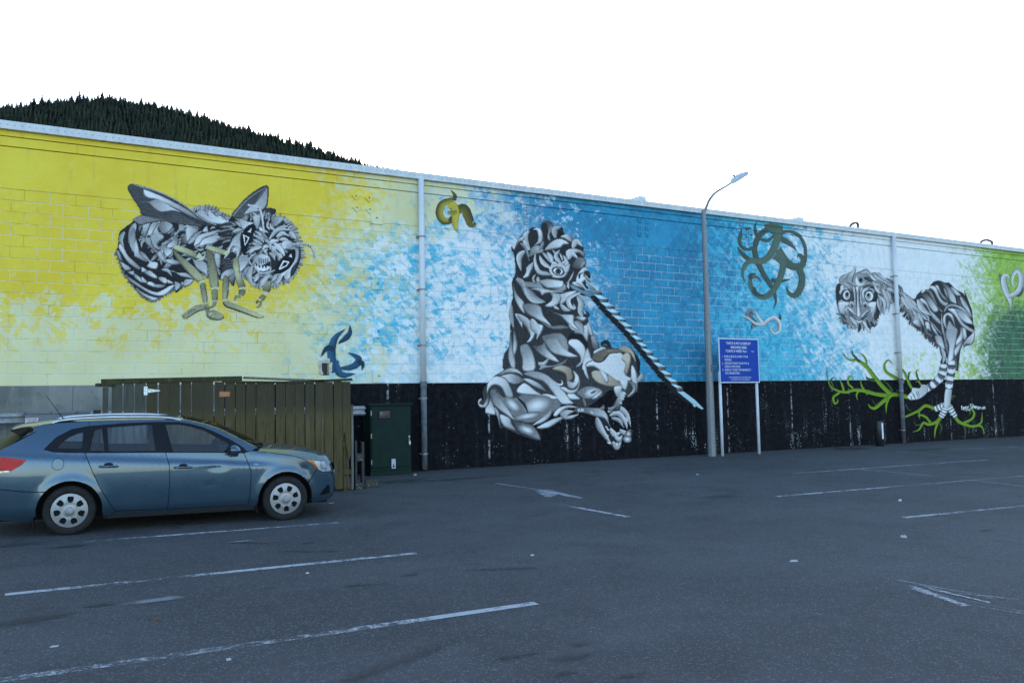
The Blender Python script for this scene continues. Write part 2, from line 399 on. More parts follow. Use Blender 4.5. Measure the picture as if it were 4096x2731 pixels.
cells.sort(key=lambda c: vis(c[0]+c[2]/2, ZB+c[1]*.2+.1))
def off(): return random.uniform(-.0012, .0012)
for (x, r_, L) in cells[:300]:
    inst('block', full if L > .3 else half, bld, (x, off(), ZB+r_*.2))
V = []; F = []
for (x, r_, L) in cells[300:]:
    me = full if L > .3 else half; k = len(V); oy = off()
    for v in me.vertices: V.append((v.co.x+x, v.co.y+oy, v.co.z+ZB+r_*.2))
    for f_ in me.polygons: F.append([i+k for i in f_.vertices])
o = pyobj('block_field', V, F, MUR, bld); tag(o, kind='stuff')

# plinth panels: bare concrete at the left, flaking black paint elsewhere
def plinth(bare):
    n = NT('bare_concrete' if bare else 'flaking_black_paint'); p = n.pos(); s = n.sep(p)
    q = n.comb(s[0], s[2], 0.0)
    big = n.noise(q, .8, 4, .6); st = n.noise(n.mapv(q, sc=(5.5, .7, 1)), 1.0, 4, .65); fine = n.noise(q, 24, 4, .7); mott = n.noise(q, 7, 4, .65)
    conc = n.mix(n.ss(big, .3, .7), (.13, .14, .13), (.25, .25, .23))
    conc = n.mix(n.mul(n.ss(st, .5, .7), .5), conc, (.33, .33, .31))
    conc = n.mix(n.mul(n.ss(mott, .55, .7), .5), conc, (.09, .10, .08))
    if bare: c = conc
    else:
        blk = n.mix(n.ss(mott, .35, .7), (.004, .004, .006), (.010, .010, .013))
        blk = n.mix(n.mul(n.ss(st, .5, .78), .16), blk, (.08, .08, .095))
        low = n.sub(1.0, n.ss(s[2], .2, 1.5))
        fl = n.add(n.add(n.mul(fine, .55), n.mul(st, .42)), n.mul(n.sub(big, .5), .35))
        fl = n.ss(n.add(n.add(fl, n.mul(low, .035)), n.mul(n.ss(s[0], 8, 14), .03)), .635, .685)
        dots = n.mul(n.sub(1.0, n.ss(n.add(n.voro(n.mapv(q, sc=(1, .7, 1)), 13, 'Distance'), n.mul(n.sub(fine, .5), .25)), .05, .16)), n.ss(n.noise(q, 1.5, 3), .48, .60))
        # pale leaks down the panel joints
        fr = n.m('ABSOLUTE', n.sub(n.m('FRACT', n.mul(n.sub(s[0], .83), 1/2.4)), .5))
        leak = n.mul(n.sub(1.0, n.ss(fr, .004, .014)), n.ss(n.noise(n.mapv(q, sc=(2, 3, 1)), 1.6, 4, .7), .46, .6))
        mk = n.m('MAXIMUM', n.m('MAXIMUM', fl, n.mul(dots, .8)), n.mul(leak, .8))
        c = n.mix(mk, blk, n.mix(n.ss(fine, .4, .6), (.24, .25, .27), (.48, .49, .5)))
    n.bump(n.add(n.mul(fine, .5), n.mul(mott, .5)), .008, .5)
    return n.fin(c, .85, 0, .12)
BARE, FLAKE = plinth(True), plinth(False)
x = X0
while x < X1:
    xe = min(X1, x+2.4); bm = BM()
    box(bm, x+.003, xe-.003, -.014, .20, -.6, ZB-.003, .004)
    obj('concrete_panel', bm, BARE if x < -1.8 else FLAKE, bld); x = xe
bm = BM(); box(bm, X0, X1, .01, .19, -.6, ZB-.01); obj('plinth_core', bm, BARE, bld)

# grit and moss gathered along the foot of the wall
n = NT('grit_and_moss'); p = n.pos(); s_ = n.sep(p); f = n.add(n.mul(n.noise(p, 6, 6, .75), .7), n.mul(n.noise(p, 40, 3), .3))
al = n.ss(n.add(f, n.mul(s_[1], 1.3)), .26, .52)
GRIT = n.fin(n.mix(n.ss(n.noise(p, 9, 3), .45, .6), (.018, .018, .014), (.03, .038, .014)), .95, 0, .2, alpha=al)
gx_ = np.linspace(X0, X1, 44); V = []; F = []
for x in gx_: V += [(x, -.02, GZ(x, -.02)+.006), (x, -.42, GZ(x, -.42)+.006)]
for i in range(43): F.append((2*i, 2*i+1, 2*i+3, 2*i+2))
o = pyobj('wall_foot_grit', V, F, GRIT, ground); tag(o, kind='stuff')
# lintel beam, two trim boards, gutter
bm = BM(); box(bm, X0, X1, -.006, .2, LINT+.001, LINT+.735, .004); obj('lintel_beam', bm, MUR, bld)
def boards(z0, z1, y0, L0, nm):
    x = X0
    while x < X1:
        xe = min(X1, x+L0); bm = BM(); box(bm, x+.0015, xe-.0015, y0, .2, z0, z1, .002); obj(nm, bm, MUR, bld); x = xe
boards(LINT+.745, LINT+.905, -.024, 4.8, 'trim_board'); boards(LINT+.915, LINT+1.03, -.044, 7.2, 'trim_board')
def guttermat():
    n = NT('galvanised_gutter'); p = n.pos(); s = n.sep(p)
    q = n.comb(s[0], s[2], 0.0); f = n.noise(n.mapv(q, sc=(3, .8, 1)), 2.5, 4, .65)
    c = n.mix(n.ss(f, .35, .7), (.50, .53, .55), (.62, .64, .66))
    fx = n.m('FRACT', n.mul(s[0], 1/.11)); fz = n.m('ABSOLUTE', n.sub(s[2], LINT+1.085))
    slot = n.mul(n.m('LESS_THAN', fx, .2), n.m('LESS_THAN', fz, .006))
    c = n.mix(n.mul(slot, .85), c, (.06, .06, .07))
    g = n.noise(q, 9, 4, .7); c = n.mix(n.mul(n.ss(n.add(g, n.mul(n.sub(LINT+1.04, s[2]), 4)), .6, .75), .5), c, (.22, .23, .22))
    return n.fin(c, .5, .15, .5)
GUT = guttermat()
x = X0-.1
while x < X1:
    xe = min(X1+.1, x+5.9); bm = BM()
    vs_ = [(-.005, LINT+1.015), (-.13, LINT+1.015), (-.135, LINT+1.135), (-.12, LINT+1.145), (-.12, LINT+1.16), (-.005, LINT+1.16)]
    a = [bm.verts.new((x+.001, y, z)) for y, z in vs_]; b = [bm.verts.new((xe-.001, y, z)) for y, z in vs_]
    for i in range(len(vs_)): bm.faces.new((a[i], b[i], b[(i+1) % 6], a[(i+1) % 6]))
    bm.faces.new(list(reversed(a))); bm.faces.new(b); bmesh.ops.recalc_face_normals(bm, faces=bm.faces)
    obj('gutter', bm, GUT, bld); x = xe
# ribbed metal roof
ROOFM = simple('roof_metal', (.42, .44, .46), .45, .3)
bm = BM(); prof = []; x = X0
while x < X1:
    prof += [(x, 0), (x+.33, 0), (x+.355, .022), (x+.375, .022), (x+.4, 0)]; x += .4
a = [bm.verts.new((px, -.03, LINT+1.163+pz)) for px, pz in prof]; b = [bm.verts.new((px, 14.0, LINT+1.41+pz)) for px, pz in prof]
for i in range(len(prof)-1): bm.faces.new((a[i], a[i+1], b[i+1], b[i]))
obj('roof', bm, ROOFM, bld)
bm = BM(); box(bm, X0, X0+.2, .21, 14, -.6, LINT+1.12); box(bm, X1-.2, X1, .21, 14, -.6, LINT+1.12); box(bm, X0, X1, 13.8, 14, -.7, LINT+1.13)
obj('side_and_rear_wall', bm, BARE, bld)

# anchor plates on the wall
def plate(px, py, w, diamond=False, big=False, name='anchor_plate', mat=MUR):
    X, Z = wallpt(px, py); bm = BM(); t = .024 if not big else .02; yb = -.008
    box(bm, -w/2, w/2, yb-t, yb+.004, -w/2, w/2, .002)
    if diamond: bmesh.ops.rotate(bm, verts=bm.verts, cent=(0, 0, 0), matrix=Matrix.Rotation(R(45), 3, 'Y'))
    o = obj(name, bm, mat, bld); o.location = (X, 0, Z)
    bm = BM(); r_ = .012 if not big else .014
    lathe(bm, [(r_, .001), (r_, -.018), (r_*.6, -.024), (.0005, -.025)], 8, 'Y', (0, yb-t, 0)); b_ = obj('bolt', bm, DSTEEL, o)
DSTEEL = simple('dark_steel', (.06, .07, .08), .5, .6)
Z3 = lambda x, y: (1380+x/2.0611, 740+y/2.0632)
for q in ((87, 93), (197, 110), (94, 190), (200, 203)): plate(*Z3(*q), .13, True)
for q in ((258, 273), (268, 812), (272, 1210), (276, 1575)): plate(*Z3(*q), .27, big=True)
for q in ((1047, 272), (1089, 280), (1047, 308), (1090, 313), (1047, 343), (1091, 348)): plate(1200+q[0]/1.206, 600+q[1]/1.206, .115)
for q in ((1637, 341), (1672, 345), (1637, 373), (1673, 377), (1638, 405), (1674, 409)): plate(1200+q[0]/1.206, 600+q[1]/1.206, .11)
O_ = lambda x, y: (2900+x/3.2667, 880+y/3.2667)
AQ = simple('aqua_plate_paint', (.05, .36, .55), .6)
for q in ((236, 150), (322, 158), (240, 232), (326, 240), (242, 313), (330, 318)): plate(*O_(*q), .125, mat=AQ)
for q in ((1283, 345), (1360, 335), (1290, 452), (1368, 448)): plate(*O_(*q), .12, True)

# downpipes
PVC = simple('white_pvc_pipe', (.60, .63, .66), .45, 0, .5, .06, 3); DPVC = simple('grey_pipe_paint', (.10, .115, .13), .6, 0, .4, .35, 9); CLIP = simple('galvanised_clip', (.22, .22, .23), .45, .6)
def downpipe(X, tops, clips):
    r_ = .062; yc = -.115
    bm = BM(); tube(bm, [(X, yc, ZB-.02), (X, yc, LINT+1.03)], r_, 18); o = obj('downpipe', bm, PVC, bld, True)
    bm = BM(); lathe(bm, [(r_+.010, ZB-.09), (r_+.010, ZB-.01), (r_+.016, ZB-.005), (r_+.016, ZB+.035), (r_+.002, ZB+.036)], 18, 'Z', (X, yc, 0)); obj('collar', bm, DPVC, o)
    bm = BM(); tube(bm, [(X, yc, ZB-.03), (X, yc, GZ(X, yc)+.03)], r_+.002, 18); obj('lower_pipe', bm, DPVC, o, True)
    for py in clips:
        _, Z = planept(tops, py, yc); bm = BM()
        lathe(bm, [(r_+.001, Z-.018), (r_+.006, Z-.018), (r_+.006, Z+.018), (r_+.001, Z+.018)], 18, 'Z', (X, yc, 0)); box(bm, X-.085, X-.05, yc, -.002, Z-.014, Z+.014); box(bm, X+.05, X+.085, yc, -.002, Z-.014, Z+.014)
        obj('pipe_clip', bm, CLIP, o)
downpipe(planept(1690, 1200, -.115)[0], 1690, [947, 1158, 1381, 1593, 1815]); downpipe(planept(3594, 1350, -.115)[0], 3594, [1106, 1255, 1410, 1562, 1720])

# broken-out pocket in the wall beside the blue curl
X, Z = wallpt(1302, 1475); bm = BM()
CAV = simple('dark_cavity', (.03, .03, .03), .9)
box(bm, X-.075, X+.075, -.006, .0, Z-.13, Z+.12); obj('wall_pocket', bm, CAV, bld)
PLAS = simple('broken_plaster', (.50, .48, .40), .9, 0, .3, .25, 14, None, .6, 40)
bm = BM(); rr = random.Random(4)
for k in range(22):
    a = k*2*math.pi/22; rx, rz = .12+rr.uniform(-.02, .03), .17+rr.uniform(-.03, .02)
    px, pz = X+rx*math.cos(a), Z+.02+rz*math.sin(a)
    if pz < Z-.1: continue
    s_ = rr.uniform(.015, .035); box(bm, px-s_, px+s_, -.012-rr.uniform(0, .008), -.001, pz-s_, pz+s_, .004)
obj('broken_edge', bm, PLAS, bld)
bm = BM(); box(bm, X+.035, X+.07, -.012, -.004, Z-.12, Z+.1, .002); obj('timber_offcut', bm, simple('offcut_wood', (.25, .19, .09), .8), bld)
# ---------------------------------------------------------------- mural figures
# every shape is listed where it was surveyed on the wall; it is laid out on the wall plane as a thin coat of paint
VIEW = dict(B=(440, 720, 2.7045), C=(840, 720, 2.7045), L=(1880, 860, 3.2667), M=(1880, 1300, 3.0149), S=(2280, 1050, 2.5696), H=(3320, 1040, 5.2267),
            E=(3560, 1080, 3.7342), F=(3260, 1360, 3.36), O=(2900, 880, 3.2667), Y=(1550, 650, 3.1356), K=(1200, 600, 1.206), G=(3500, 900, 3.136), Q=(400, 640, 1.5474))
PAL = dict(g=((.007, .008, .012), (.78, .79, .80)), o=((.03, .03, .018), (.62, .60, .36)), n=((.008, .022, .004), (.23, .40, .02)), m=((.004, .012, .004), (.05, .12, .02)),
           t=((.042, .056, .056), (.125, .19, .135)), y=((.02, .028, .02), (.58, .47, .06)), b=((.008, .02, .04), (.035, .14, .26)), c=((.02, .08, .12), (.50, .76, .84)), w=((.02, .014, .009), (.62, .52, .40)))
def pts(view, s):
    x0, y0, k = VIEW[view]
    return np.array([[x0+float(a)/k, y0+float(b)/k] for a, b in (t.split(',') for t in s.split())])
class Canvas:
    def __init__(s, x0, y0, x1, y1, k=1.0, seed=1):
        s.x0, s.y0, s.k = x0, y0, k; s.w, s.h = int((x1-x0)*k), int((y1-y0)*k)
        s.rgb = np.zeros((s.h, s.w, 3)); s.id = np.full((s.h, s.w), -1, int); s.parts = []; s.part = 0
        rg = np.random.RandomState(seed); s.nz = rg.rand(s.h, s.w)-.5
        big = rg.rand(s.h//6+2, s.w//6+2)-.5; s.nb = np.kron(big, np.ones((6, 6)))[:s.h, :s.w]
    def hair(s, ac, al):
        k = np.floor(ac/1.7+.35*np.sin(al*.11)).astype(int); f = np.floor(al/11.0+k*.37).astype(int)
        return np.sin(k*127.1+f*311.7)*43758.5453%1.0-.5
    def use(s, name):
        s.parts.append(name); s.part = len(s.parts)-1
    def _in(s, P):
        P = (P-np.array([s.x0, s.y0]))*s.k
        ax, ay = max(0, int(P[:, 0].min())), max(0, int(P[:, 1].min())); bx, by = min(s.w, int(P[:, 0].max())+2), min(s.h, int(P[:, 1].max())+2)
        if bx <= ax or by <= ay: return None
        gx, gy = np.meshgrid(np.arange(ax, bx)+.5, np.arange(ay, by)+.5)
        ins = np.zeros(gx.shape, bool); Q = np.roll(P, -1, 0)
        for (x1, y1), (x2, y2) in zip(P, Q):
            if y1 == y2: continue
            c = ((y1 > gy) != (y2 > gy)) & (gx < (x2-x1)*(gy-y1)/(y2-y1)+x1); ins ^= c
        iy, ix = np.nonzero(ins)
        if len(ix) == 0: return None
        return P, ix+ax, iy+ay, gx[ins], gy[ins]
    def _put(s, ix, iy, v, pal):
        n_ = s.nz[iy, ix]*.5+s.nb[iy, ix]*.25
        v = np.clip((v-.04)*1.06, 0, 1)**(1.12 if pal == 'g' else 1.0); v = np.clip(v+n_*.24*np.clip(4*v*(1-v), .08, 1), 0, 1)[:, None]
        d_, l_ = np.array(PAL[pal][0]), np.array(PAL[pal][1])
        s.rgb[iy, ix] = d_+(l_-d_)*v; s.id[iy, ix] = s.part
    def F(s, view, st, va=.5, vb=None, pal='g', rim=5.0, sm=True, dk=.22):
        P = pts(view, st); P = catmull(P, 4, True) if sm else P
        r_ = s._in(P)
        if r_ is None: return
        Pc, ix, iy, gx, gy = r_; vb = va if vb is None else vb
        O0 = (pts(view, st)[0]-np.array([s.x0, s.y0]))*s.k
        dd = ((Pc-O0)**2).sum(1); far = Pc[dd.argmax()]; ax = far-O0; L = (ax**2).sum()+1e-6
        t = np.clip(((gx-O0[0])*ax[0]+(gy-O0[1])*ax[1])/L, 0, 1); t = t*t*(3-2*t)
        v = va+(vb-va)*t
        ac = ((gx-O0[0])*ax[1]-(gy-O0[1])*ax[0])/math.sqrt(L); al_ = ((gx-O0[0])*ax[0]+(gy-O0[1])*ax[1])/math.sqrt(L)
        v = v+s.hair(ac, al_)*(.6*np.clip(v*(1.15-v), 0, .25)*4)*.16
        if rim > 0:
            Q = np.roll(Pc, -1, 0); dmin = np.full(len(gx), 1e9); wt = np.ones(len(gx))
            area = (Pc[:, 0]*Q[:, 1]-Q[:, 0]*Pc[:, 1]).sum(); sg = 1 if area > 0 else -1
            for a, b in zip(Pc, Q):
                e = b-a; l2 = (e**2).sum()
                if l2 < 1e-9: continue
                u = np.clip(((gx-a[0])*e[0]+(gy-a[1])*e[1])/l2, 0, 1)
                d2 = np.hypot(gx-a[0]-u*e[0], gy-a[1]-u*e[1]); m_ = d2 < dmin
                nrm = sg*np.array([e[1], -e[0]])/math.sqrt(l2); w_ = .35+.65*max(0, min(1, .5+nrm[0]*.35+nrm[1]*.8))
                dmin = np.where(m_, d2, dmin); wt = np.where(m_, w_, wt)
            k_ = np.clip(dmin/(rim*s.k*1.2*(.5+wt)), 0, 1); k_ = k_*k_*(3-2*k_)
            v = v*(1-wt*(1-dk)*(1-k_))
        s._put(ix, iy, v, pal)
    def A(s, view, st, w, va=.9, vb=.3, pal='g', p=.38, w0=.35, w1=0.0, dk=.2, band=0):
        """tapered plume along a spine; w = half width in view units"""
        sp = pts(view, st); sp = catmull(sp, 10) if len(sp) > 2 else np.array([sp[0]+(sp[1]-sp[0])*k/10 for k in range(11)])
        w = w/VIEW[view][2]; d_ = np.gradient(sp, axis=0); d_ /= np.linalg.norm(d_, axis=1)[:, None]+1e-9; nm = np.stack([-d_[:, 1], d_[:, 0]], 1)
        t = np.linspace(0, 1, len(sp))
        ww = np.where(t < p, w0+(1-w0)*np.sin(t/max(p, 1e-3)*math.pi/2), w1+(1-w1)*np.cos((t-p)/(1-p)*math.pi/2)**.9)*w
        ww = np.maximum(ww, .35)
        P = np.concatenate([sp+nm*ww[:, None], (sp-nm*ww[:, None])[::-1]])
        r_ = s._in(P)
        if r_ is None: return
        _, ix, iy, gx, gy = r_; spc = (sp-np.array([s.x0, s.y0]))*s.k
        D = (gx[:, None]-spc[None, :, 0])**2+(gy[:, None]-spc[None, :, 1])**2; j = D.argmin(1)
        q = ((gx-spc[j, 0])*nm[j, 0]+(gy-spc[j, 1])*nm[j, 1])/(ww[j]*s.k+1e-6); q = np.clip(q, -1, 1)
        if band:
            ph = (t[j]+.03*q*q)*band; on = (np.floor(ph) % 2 == 0); fr = ph-np.floor(ph)
            v = np.where(on, va, vb*(.5+.9*fr)); v = v*(1-.35*np.abs(q)**3)
        else:
            e = (q+1)/2; v = va+(vb-va)*e; v = v+s.hair(q*ww[j]*s.k, t[j]*60)*np.clip(v*(1.15-v), 0, .25)*4*.12; v = v*(1-(1-dk)*np.clip((np.abs(q)-.72)/.28, 0, 1)**1.5)
        s._put(ix, iy, v, pal)
    def E(s, view, cx, cy, rx, ry, rot, vc, ve, pal='g'):
        a = np.linspace(0, 2*math.pi, 28, endpoint=False); c_, s_ = math.cos(R(rot)), math.sin(R(rot)); x0, y0, k = VIEW[view]
        px = rx*np.cos(a); py = ry*np.sin(a); P = np.stack([x0+(cx+px*c_-py*s_)/k, y0+(cy+px*s_+py*c_)/k], 1)
        r_ = s._in(P)
        if r_ is None: return
        _, ix, iy, gx, gy = r_; X = (gx/s.k+s.x0-x0)*k-cx; Y = (gy/s.k+s.y0-y0)*k-cy
        d_ = np.sqrt(((X*c_+Y*s_)/rx)**2+((-X*s_+Y*c_)/ry)**2); d_ = np.clip(d_, 0, 1); d_ = d_*d_*(3-2*d_)
        s._put(ix, iy, vc+(ve-vc)*d_, pal)
    def fringe(s, view, st, n, ln, w, va, vb, side=1, seed=1, lean=.4):
        r_ = random.Random(seed); x0, y0, k = VIEW[view]; P = catmull([tuple(map(float, t.split(','))) for t in st.split()], 12)
        for i in range(n):
            j = min(len(P)-2, int((i+r_.random())/n*(len(P)-1))); d_ = P[j+1]-P[j]; d_ = d_/(np.linalg.norm(d_)+1e-9); o_ = np.array([-d_[1], d_[0]])*side+d_*(lean+r_.uniform(-.3, .3)); o_ /= np.linalg.norm(o_)
            L = ln*r_.uniform(.6, 1.3); a = P[j]-o_*L*.6; b = P[j]+o_*L*.25+d_*L*.08; c_ = P[j]+o_*L*.8
            f = r_.uniform(.5, 1.0); s.A(view, '%g,%g %g,%g %g,%g' % (*a, *b, *c_), w*r_.uniform(.7, 1.2), va*f, vb*f)
    def flow(s, view, st, n, ln, w, ang, lo, hi, seed=1, centre=None):
        r_ = random.Random(seed); P = [tuple(map(float, t.split(','))) for t in st.split()]; xs_ = [p_[0] for p_ in P]; ys_ = [p_[1] for p_ in P]; L_ = []
        while len(L_) < n:
            x, y = r_.uniform(min(xs_), max(xs_)), r_.uniform(min(ys_), max(ys_)); ins = False
            for i in range(len(P)):
                (x1, y1), (x2, y2) = P[i], P[i-1]
                if (y1 > y) != (y2 > y) and x < (x2-x1)*(y-y1)/(y2-y1)+x1: ins = not ins
            if ins: L_.append((x, y))
        if centre: L_.sort(key=lambda p_: -math.hypot(p_[0]-centre[0], p_[1]-centre[1]))
        else: L_.sort(key=lambda p_: -(p_[0]*math.cos(R(ang))+p_[1]*math.sin(R(ang))))
        for x, y in L_:
            a = (math.atan2(y-centre[1], x-centre[0]) if centre else R(ang))+r_.uniform(-.4, .4); L = ln*r_.uniform(.7, 1.25); bend = r_.uniform(-.35, .35)
            q = (x+L*.5*math.cos(a+bend), y+L*.5*math.sin(a+bend)); e = (x+L*math.cos(a-bend*.3), y+L*math.sin(a-bend*.3)); v_ = r_.uniform(lo, hi)
            if r_.random() < .5: s.A(view, '%g,%g %g,%g %g,%g' % (x, y, *q, *e), w*r_.uniform(.8, 1.2), v_, v_*.25)
            else: s.A(view, '%g,%g %g,%g %g,%g' % (x, y, *q, *e), w*r_.uniform(.8, 1.2), v_*.25, v_)
    def build(s, fig, step, labels=None, y=-.0105, figlabel=None):
        """lay the coat on the wall: one mesh per painted part, cells of `step` metres"""
        cs = [wallpt(s.x0+a*s.w/s.k, s.y0+b*s.h/s.k) for a in (0, 1) for b in (0, 1)]
        xa, xb = min(c[0] for c in cs), max(c[0] for c in cs); za, zb = min(c[1] for c in cs), max(c[1] for c in cs)
        nx_, nz_ = int((xb-xa)/step)+1, int((zb-za)/step)+1
        gx, gz = np.meshgrid(xa+(np.arange(nx_)+.5)*step, za+(np.arange(nz_)+.5)*step)
        px, py = topx(gx, 0.0, gz); ix = ((px-s.x0)*s.k).astype(int); iy = ((py-s.y0)*s.k).astype(int)
        ok = (ix >= 0) & (iy >= 0) & (ix < s.w) & (iy < s.h); ixc, iyc = np.clip(ix, 0, s.w-1), np.clip(iy, 0, s.h-1)
        ids = np.where(ok, s.id[iyc, ixc], -1); rgb = s.rgb[iyc, ixc]
        # block joints show faintly through the paint
        zr = ((gz-ZB)/.2); jr = np.abs(zr-np.round(zr))*.2 < step*.55; row = np.floor(zr).astype(int)
        xr = (gx-X0-np.where(row % 2, .2, 0))/.4; jc = np.abs(xr-np.round(xr))*.4 < step*.5
        jm = (jr | jc) & (gz > ZB) & (gz < LINT+.01)
        rgb = np.where(jm[..., None], rgb*.84, rgb)
        root = None
        for k, nm in enumerate(s.parts):
            m_ = ids == k
            if not m_.any(): continue
            jz, jx = np.nonzero(m_); vid = np.full((nz_+1, nx_+1), -1, int)
            for a, b in ((0, 0), (1, 0), (0, 1), (1, 1)): vid[jz+b, jx+a] = 0
            vz, vx = np.nonzero(vid == 0); vid[vz, vx] = np.arange(len(vz))
            zz = za+vz*step; yy = np.where(zz > LINT+.903, -.0475, np.where(zz > LINT+.74, -.0275, np.where(zz < ZB, -.0175, y)))
            V_ = np.stack([xa+vx*step, yy, zz], 1)
            Fc = np.stack([vid[jz, jx], vid[jz, jx+1], vid[jz+1, jx+1], vid[jz+1, jx]], 1)
            me = bpy.data.meshes.new(nm); me.vertices.add(len(V_)); me.vertices.foreach_set('co', V_.ravel())
            me.loops.add(len(Fc)*4); me.loops.foreach_set('vertex_index', Fc.ravel().astype(np.int32)); me.polygons.add(len(Fc))
            me.polygons.foreach_set('loop_start', np.arange(len(Fc), dtype=np.int32)*4); me.polygons.foreach_set('loop_total', np.full(len(Fc), 4, np.int32))
            at = me.color_attributes.new('paint', 'FLOAT_COLOR', 'CORNER')
            c4 = np.ones((len(Fc), 4, 4), np.float32); c4[:, :, :3] = rgb[jz, jx][:, None, :]; at.data.foreach_set('color', c4.ravel())
            me.update(); me.validate(); me.materials.append(FIGP)
            o = bpy.data.objects.new(nm, me); link(o, bld if root is None else root)
            if root is None:
                root = o; o.name = fig
                if figlabel: o['label'] = figlabel
        return root
def figpaint():
    n = NT('mural_figure_paint'); at = n.n.new('ShaderNodeVertexColor'); at.layer_name = 'paint'
    p = n.pos(); n.bump(n.noise(p, 45, 3), .003, .2)
    return n.fin(at.outputs[0], .7, 0, .22)
FIGP = figpaint()

# ---- the bee
c = Canvas(440, 720, 1290, 1300, 1.0, 1)
def bb(a, b): return a+' '+' '.join('%g,%s' % (float(t.split(',')[0])+1081.8, t.split(',')[1]) for t in b.split())
c.use('painted_bee')
c.F('B', bb('240,455 110,560 95,640 85,720 65,780 100,880 130,980 220,1120 300,1210 380,1280 470,1308 550,1270 620,1220 690,1185 720,1220 790,1155 860,1140 905,1075 1000,1010 1050,1055', '20,1000 70,1030 115,1085 180,1060 250,1150 262,1090 320,1010 360,1020 400,1080 430,1000 500,960 560,700 480,400 330,450 240,400 140,365 10,310') + ' 990,300 900,320 760,400 560,380 330,385', .06, rim=0)
c.fringe('B', '60,790 100,890 140,1000 230,1130 310,1220 400,1290 480,1310 560,1265 640,1215 700,1180 800,1150 900,1085 1000,1020 1060,1060', 60, 30, 9, .5, .2, -1, 3)
c.flow('B', '700,520 900,470 1150,520 1230,640 1200,960 1060,1040 900,900 780,760', 70, 85, 15, 165, .45, .95, 4); c.flow('B', '340,460 700,480 760,620 700,900 480,820 360,640', 46, 90, 18, 120, .3, .8, 5)
for a in [('270,470 235,560 200,690', 38, .8, .3), ('155,560 115,640 150,740', 28, .7, .25), ('560,970 620,980 670,1040', 20, .8, .3)]: c.A('B', *a)
for a in ['105,690 150,740 195,820 245,870 330,950 300,970 200,900 130,800 95,740|.9|.45', '70,770 100,780 140,890 100,860|.6|.3', '245,520 275,560 280,700 265,790 225,740 205,650|.35|.65',
          '280,650 310,740 330,810 410,870 390,890 300,850 260,810|.95|.4', '310,770 380,800 440,880 515,895 500,965 400,940 420,890 350,840|.4|.95', '120,890 230,960 160,980|.8|.5', '255,985 255,1035 190,1000|.7|.5',
          '260,1010 330,1060 345,1115 270,1060|.5|.9', '345,945 395,980 350,1000|.95|.8', '370,1000 430,980 510,1050 480,1065 400,1030|.5|.98', '345,1045 405,1110 350,1110|.9|.6', '400,1130 430,1100 490,1130 490,1165|.95|.8',
          '180,1040 260,1090 380,1170 500,1215 570,1190 640,1150 700,1140 640,1210 560,1255 450,1240 340,1180 220,1100|.5|.98', '280,1160 350,1215 450,1260 520,1280 470,1308 380,1270 300,1210|.4|.85',
          '530,1050 600,1060 625,1100 590,1125 530,1080|.6|.9', '490,1130 600,1140 560,1170 495,1165|.65|.35', '625,1080 690,1120 630,1120|.95|.7', '700,1100 740,1110 770,1140 720,1200 700,1150|.45|.8', '770,1110 795,1110 790,1155|.9|.7',
          '810,1080 860,1075 905,1080 860,1140 800,1150|.6|.85', '640,980 690,985 760,1040 840,1060 910,1080 830,1010 740,1005|.98|.5', '440,600 470,480 520,455 570,440 520,520 530,570 585,625 510,690 550,760 480,740 445,660|.55|.95',
          '405,590 450,470 500,455 530,470 480,540 450,600|.9|.45', '350,500 410,470 435,480 400,580 365,630|.65|.3', '375,630 440,630 460,720 540,790 500,800 440,740 390,690|.5|.35', '525,510 560,440 680,490 640,560 570,585|.3|.65',
          '612,735 690,620 740,640 720,720|.98|.3', '550,715 620,710 600,760 560,815|.45|.75', '570,720 680,770 610,835|.4|.95', '515,790 550,780 620,900 560,880 520,830|.7|.5', '600,860 720,870 760,910 680,920 620,900|.85|.4', '550,700 640,640 670,660 600,710|.65|.3',
          '760,660 800,590 850,620 840,690 790,700|.15|.4', '745,555 750,470 790,460 810,540|.6|.4',
          '790,515 880,475 975,540 930,520|.85|.5', '820,540 860,510 960,540 900,600 850,660 830,660|.85|.4', '840,690 900,600 960,560 1000,560 900,680|.65|.4', '905,715 950,610 1050,570 1190,540 1140,590 1020,630 970,690|.9|.6',
          '970,720 1000,650 1100,610 1190,600 1190,640 1120,690 1050,700|.98|.6', '930,360 1000,320 1100,330 1200,390 1290,450 1230,480 1100,470 1000,420|.6|.98', '990,300 1050,340 1060,400|.4|.7', '1080,310 1190,350 1150,400|.2|.6',
          '890,850 930,870 1040,900 1060,1055 1030,1020 940,960|.5|.75', '925,875 1000,830 1035,790 1030,850 990,880|.95|.7', '1130,800 1190,800 1190,950 1140,920|.75|.5', '1160,960 1200,1000 1180,1040|.6', '1000,560 1045,495 1060,560|.95|.6']:
    a = a.split('|'); c.F('B', a[0], float(a[1]), float(a[2]) if len(a) > 2 else None, rim=4)
rr = random.Random(11)
for k in range(16):
    yy = 470+k*13+rr.uniform(-6, 6); c.A('C', '%g,%g %g,%g %g,%g' % (250+rr.uniform(-20, 30), yy-10, 170, yy, 75+rr.uniform(-20, 50), yy+rr.uniform(5, 40)), 13, .06 if k % 3 else .5, .1 if k % 3 else .2)
for k in range(12):
    yy = 850+k*14; c.A('C', '%g,%g %g,%g %g,%g' % (240+rr.uniform(-20, 30), yy-20, 170, yy, 95+rr.uniform(-10, 40), yy+rr.uniform(5, 40)), 14, .35 if k % 2 else .1, .1)
c.fringe('B', '900,320 1000,305 1100,315 1200,375 1290,430', 18, 60, 14, .9, .3, -1, 8)
c.use('wing')
c.F('B', '190,90 205,55 260,45 400,80 540,130 700,220 830,300 930,380 1060,460 1150,490 1190,495 1150,505 1000,500 850,480 620,440 360,385 320,310 260,220 210,140', .14, .10, rim=3)
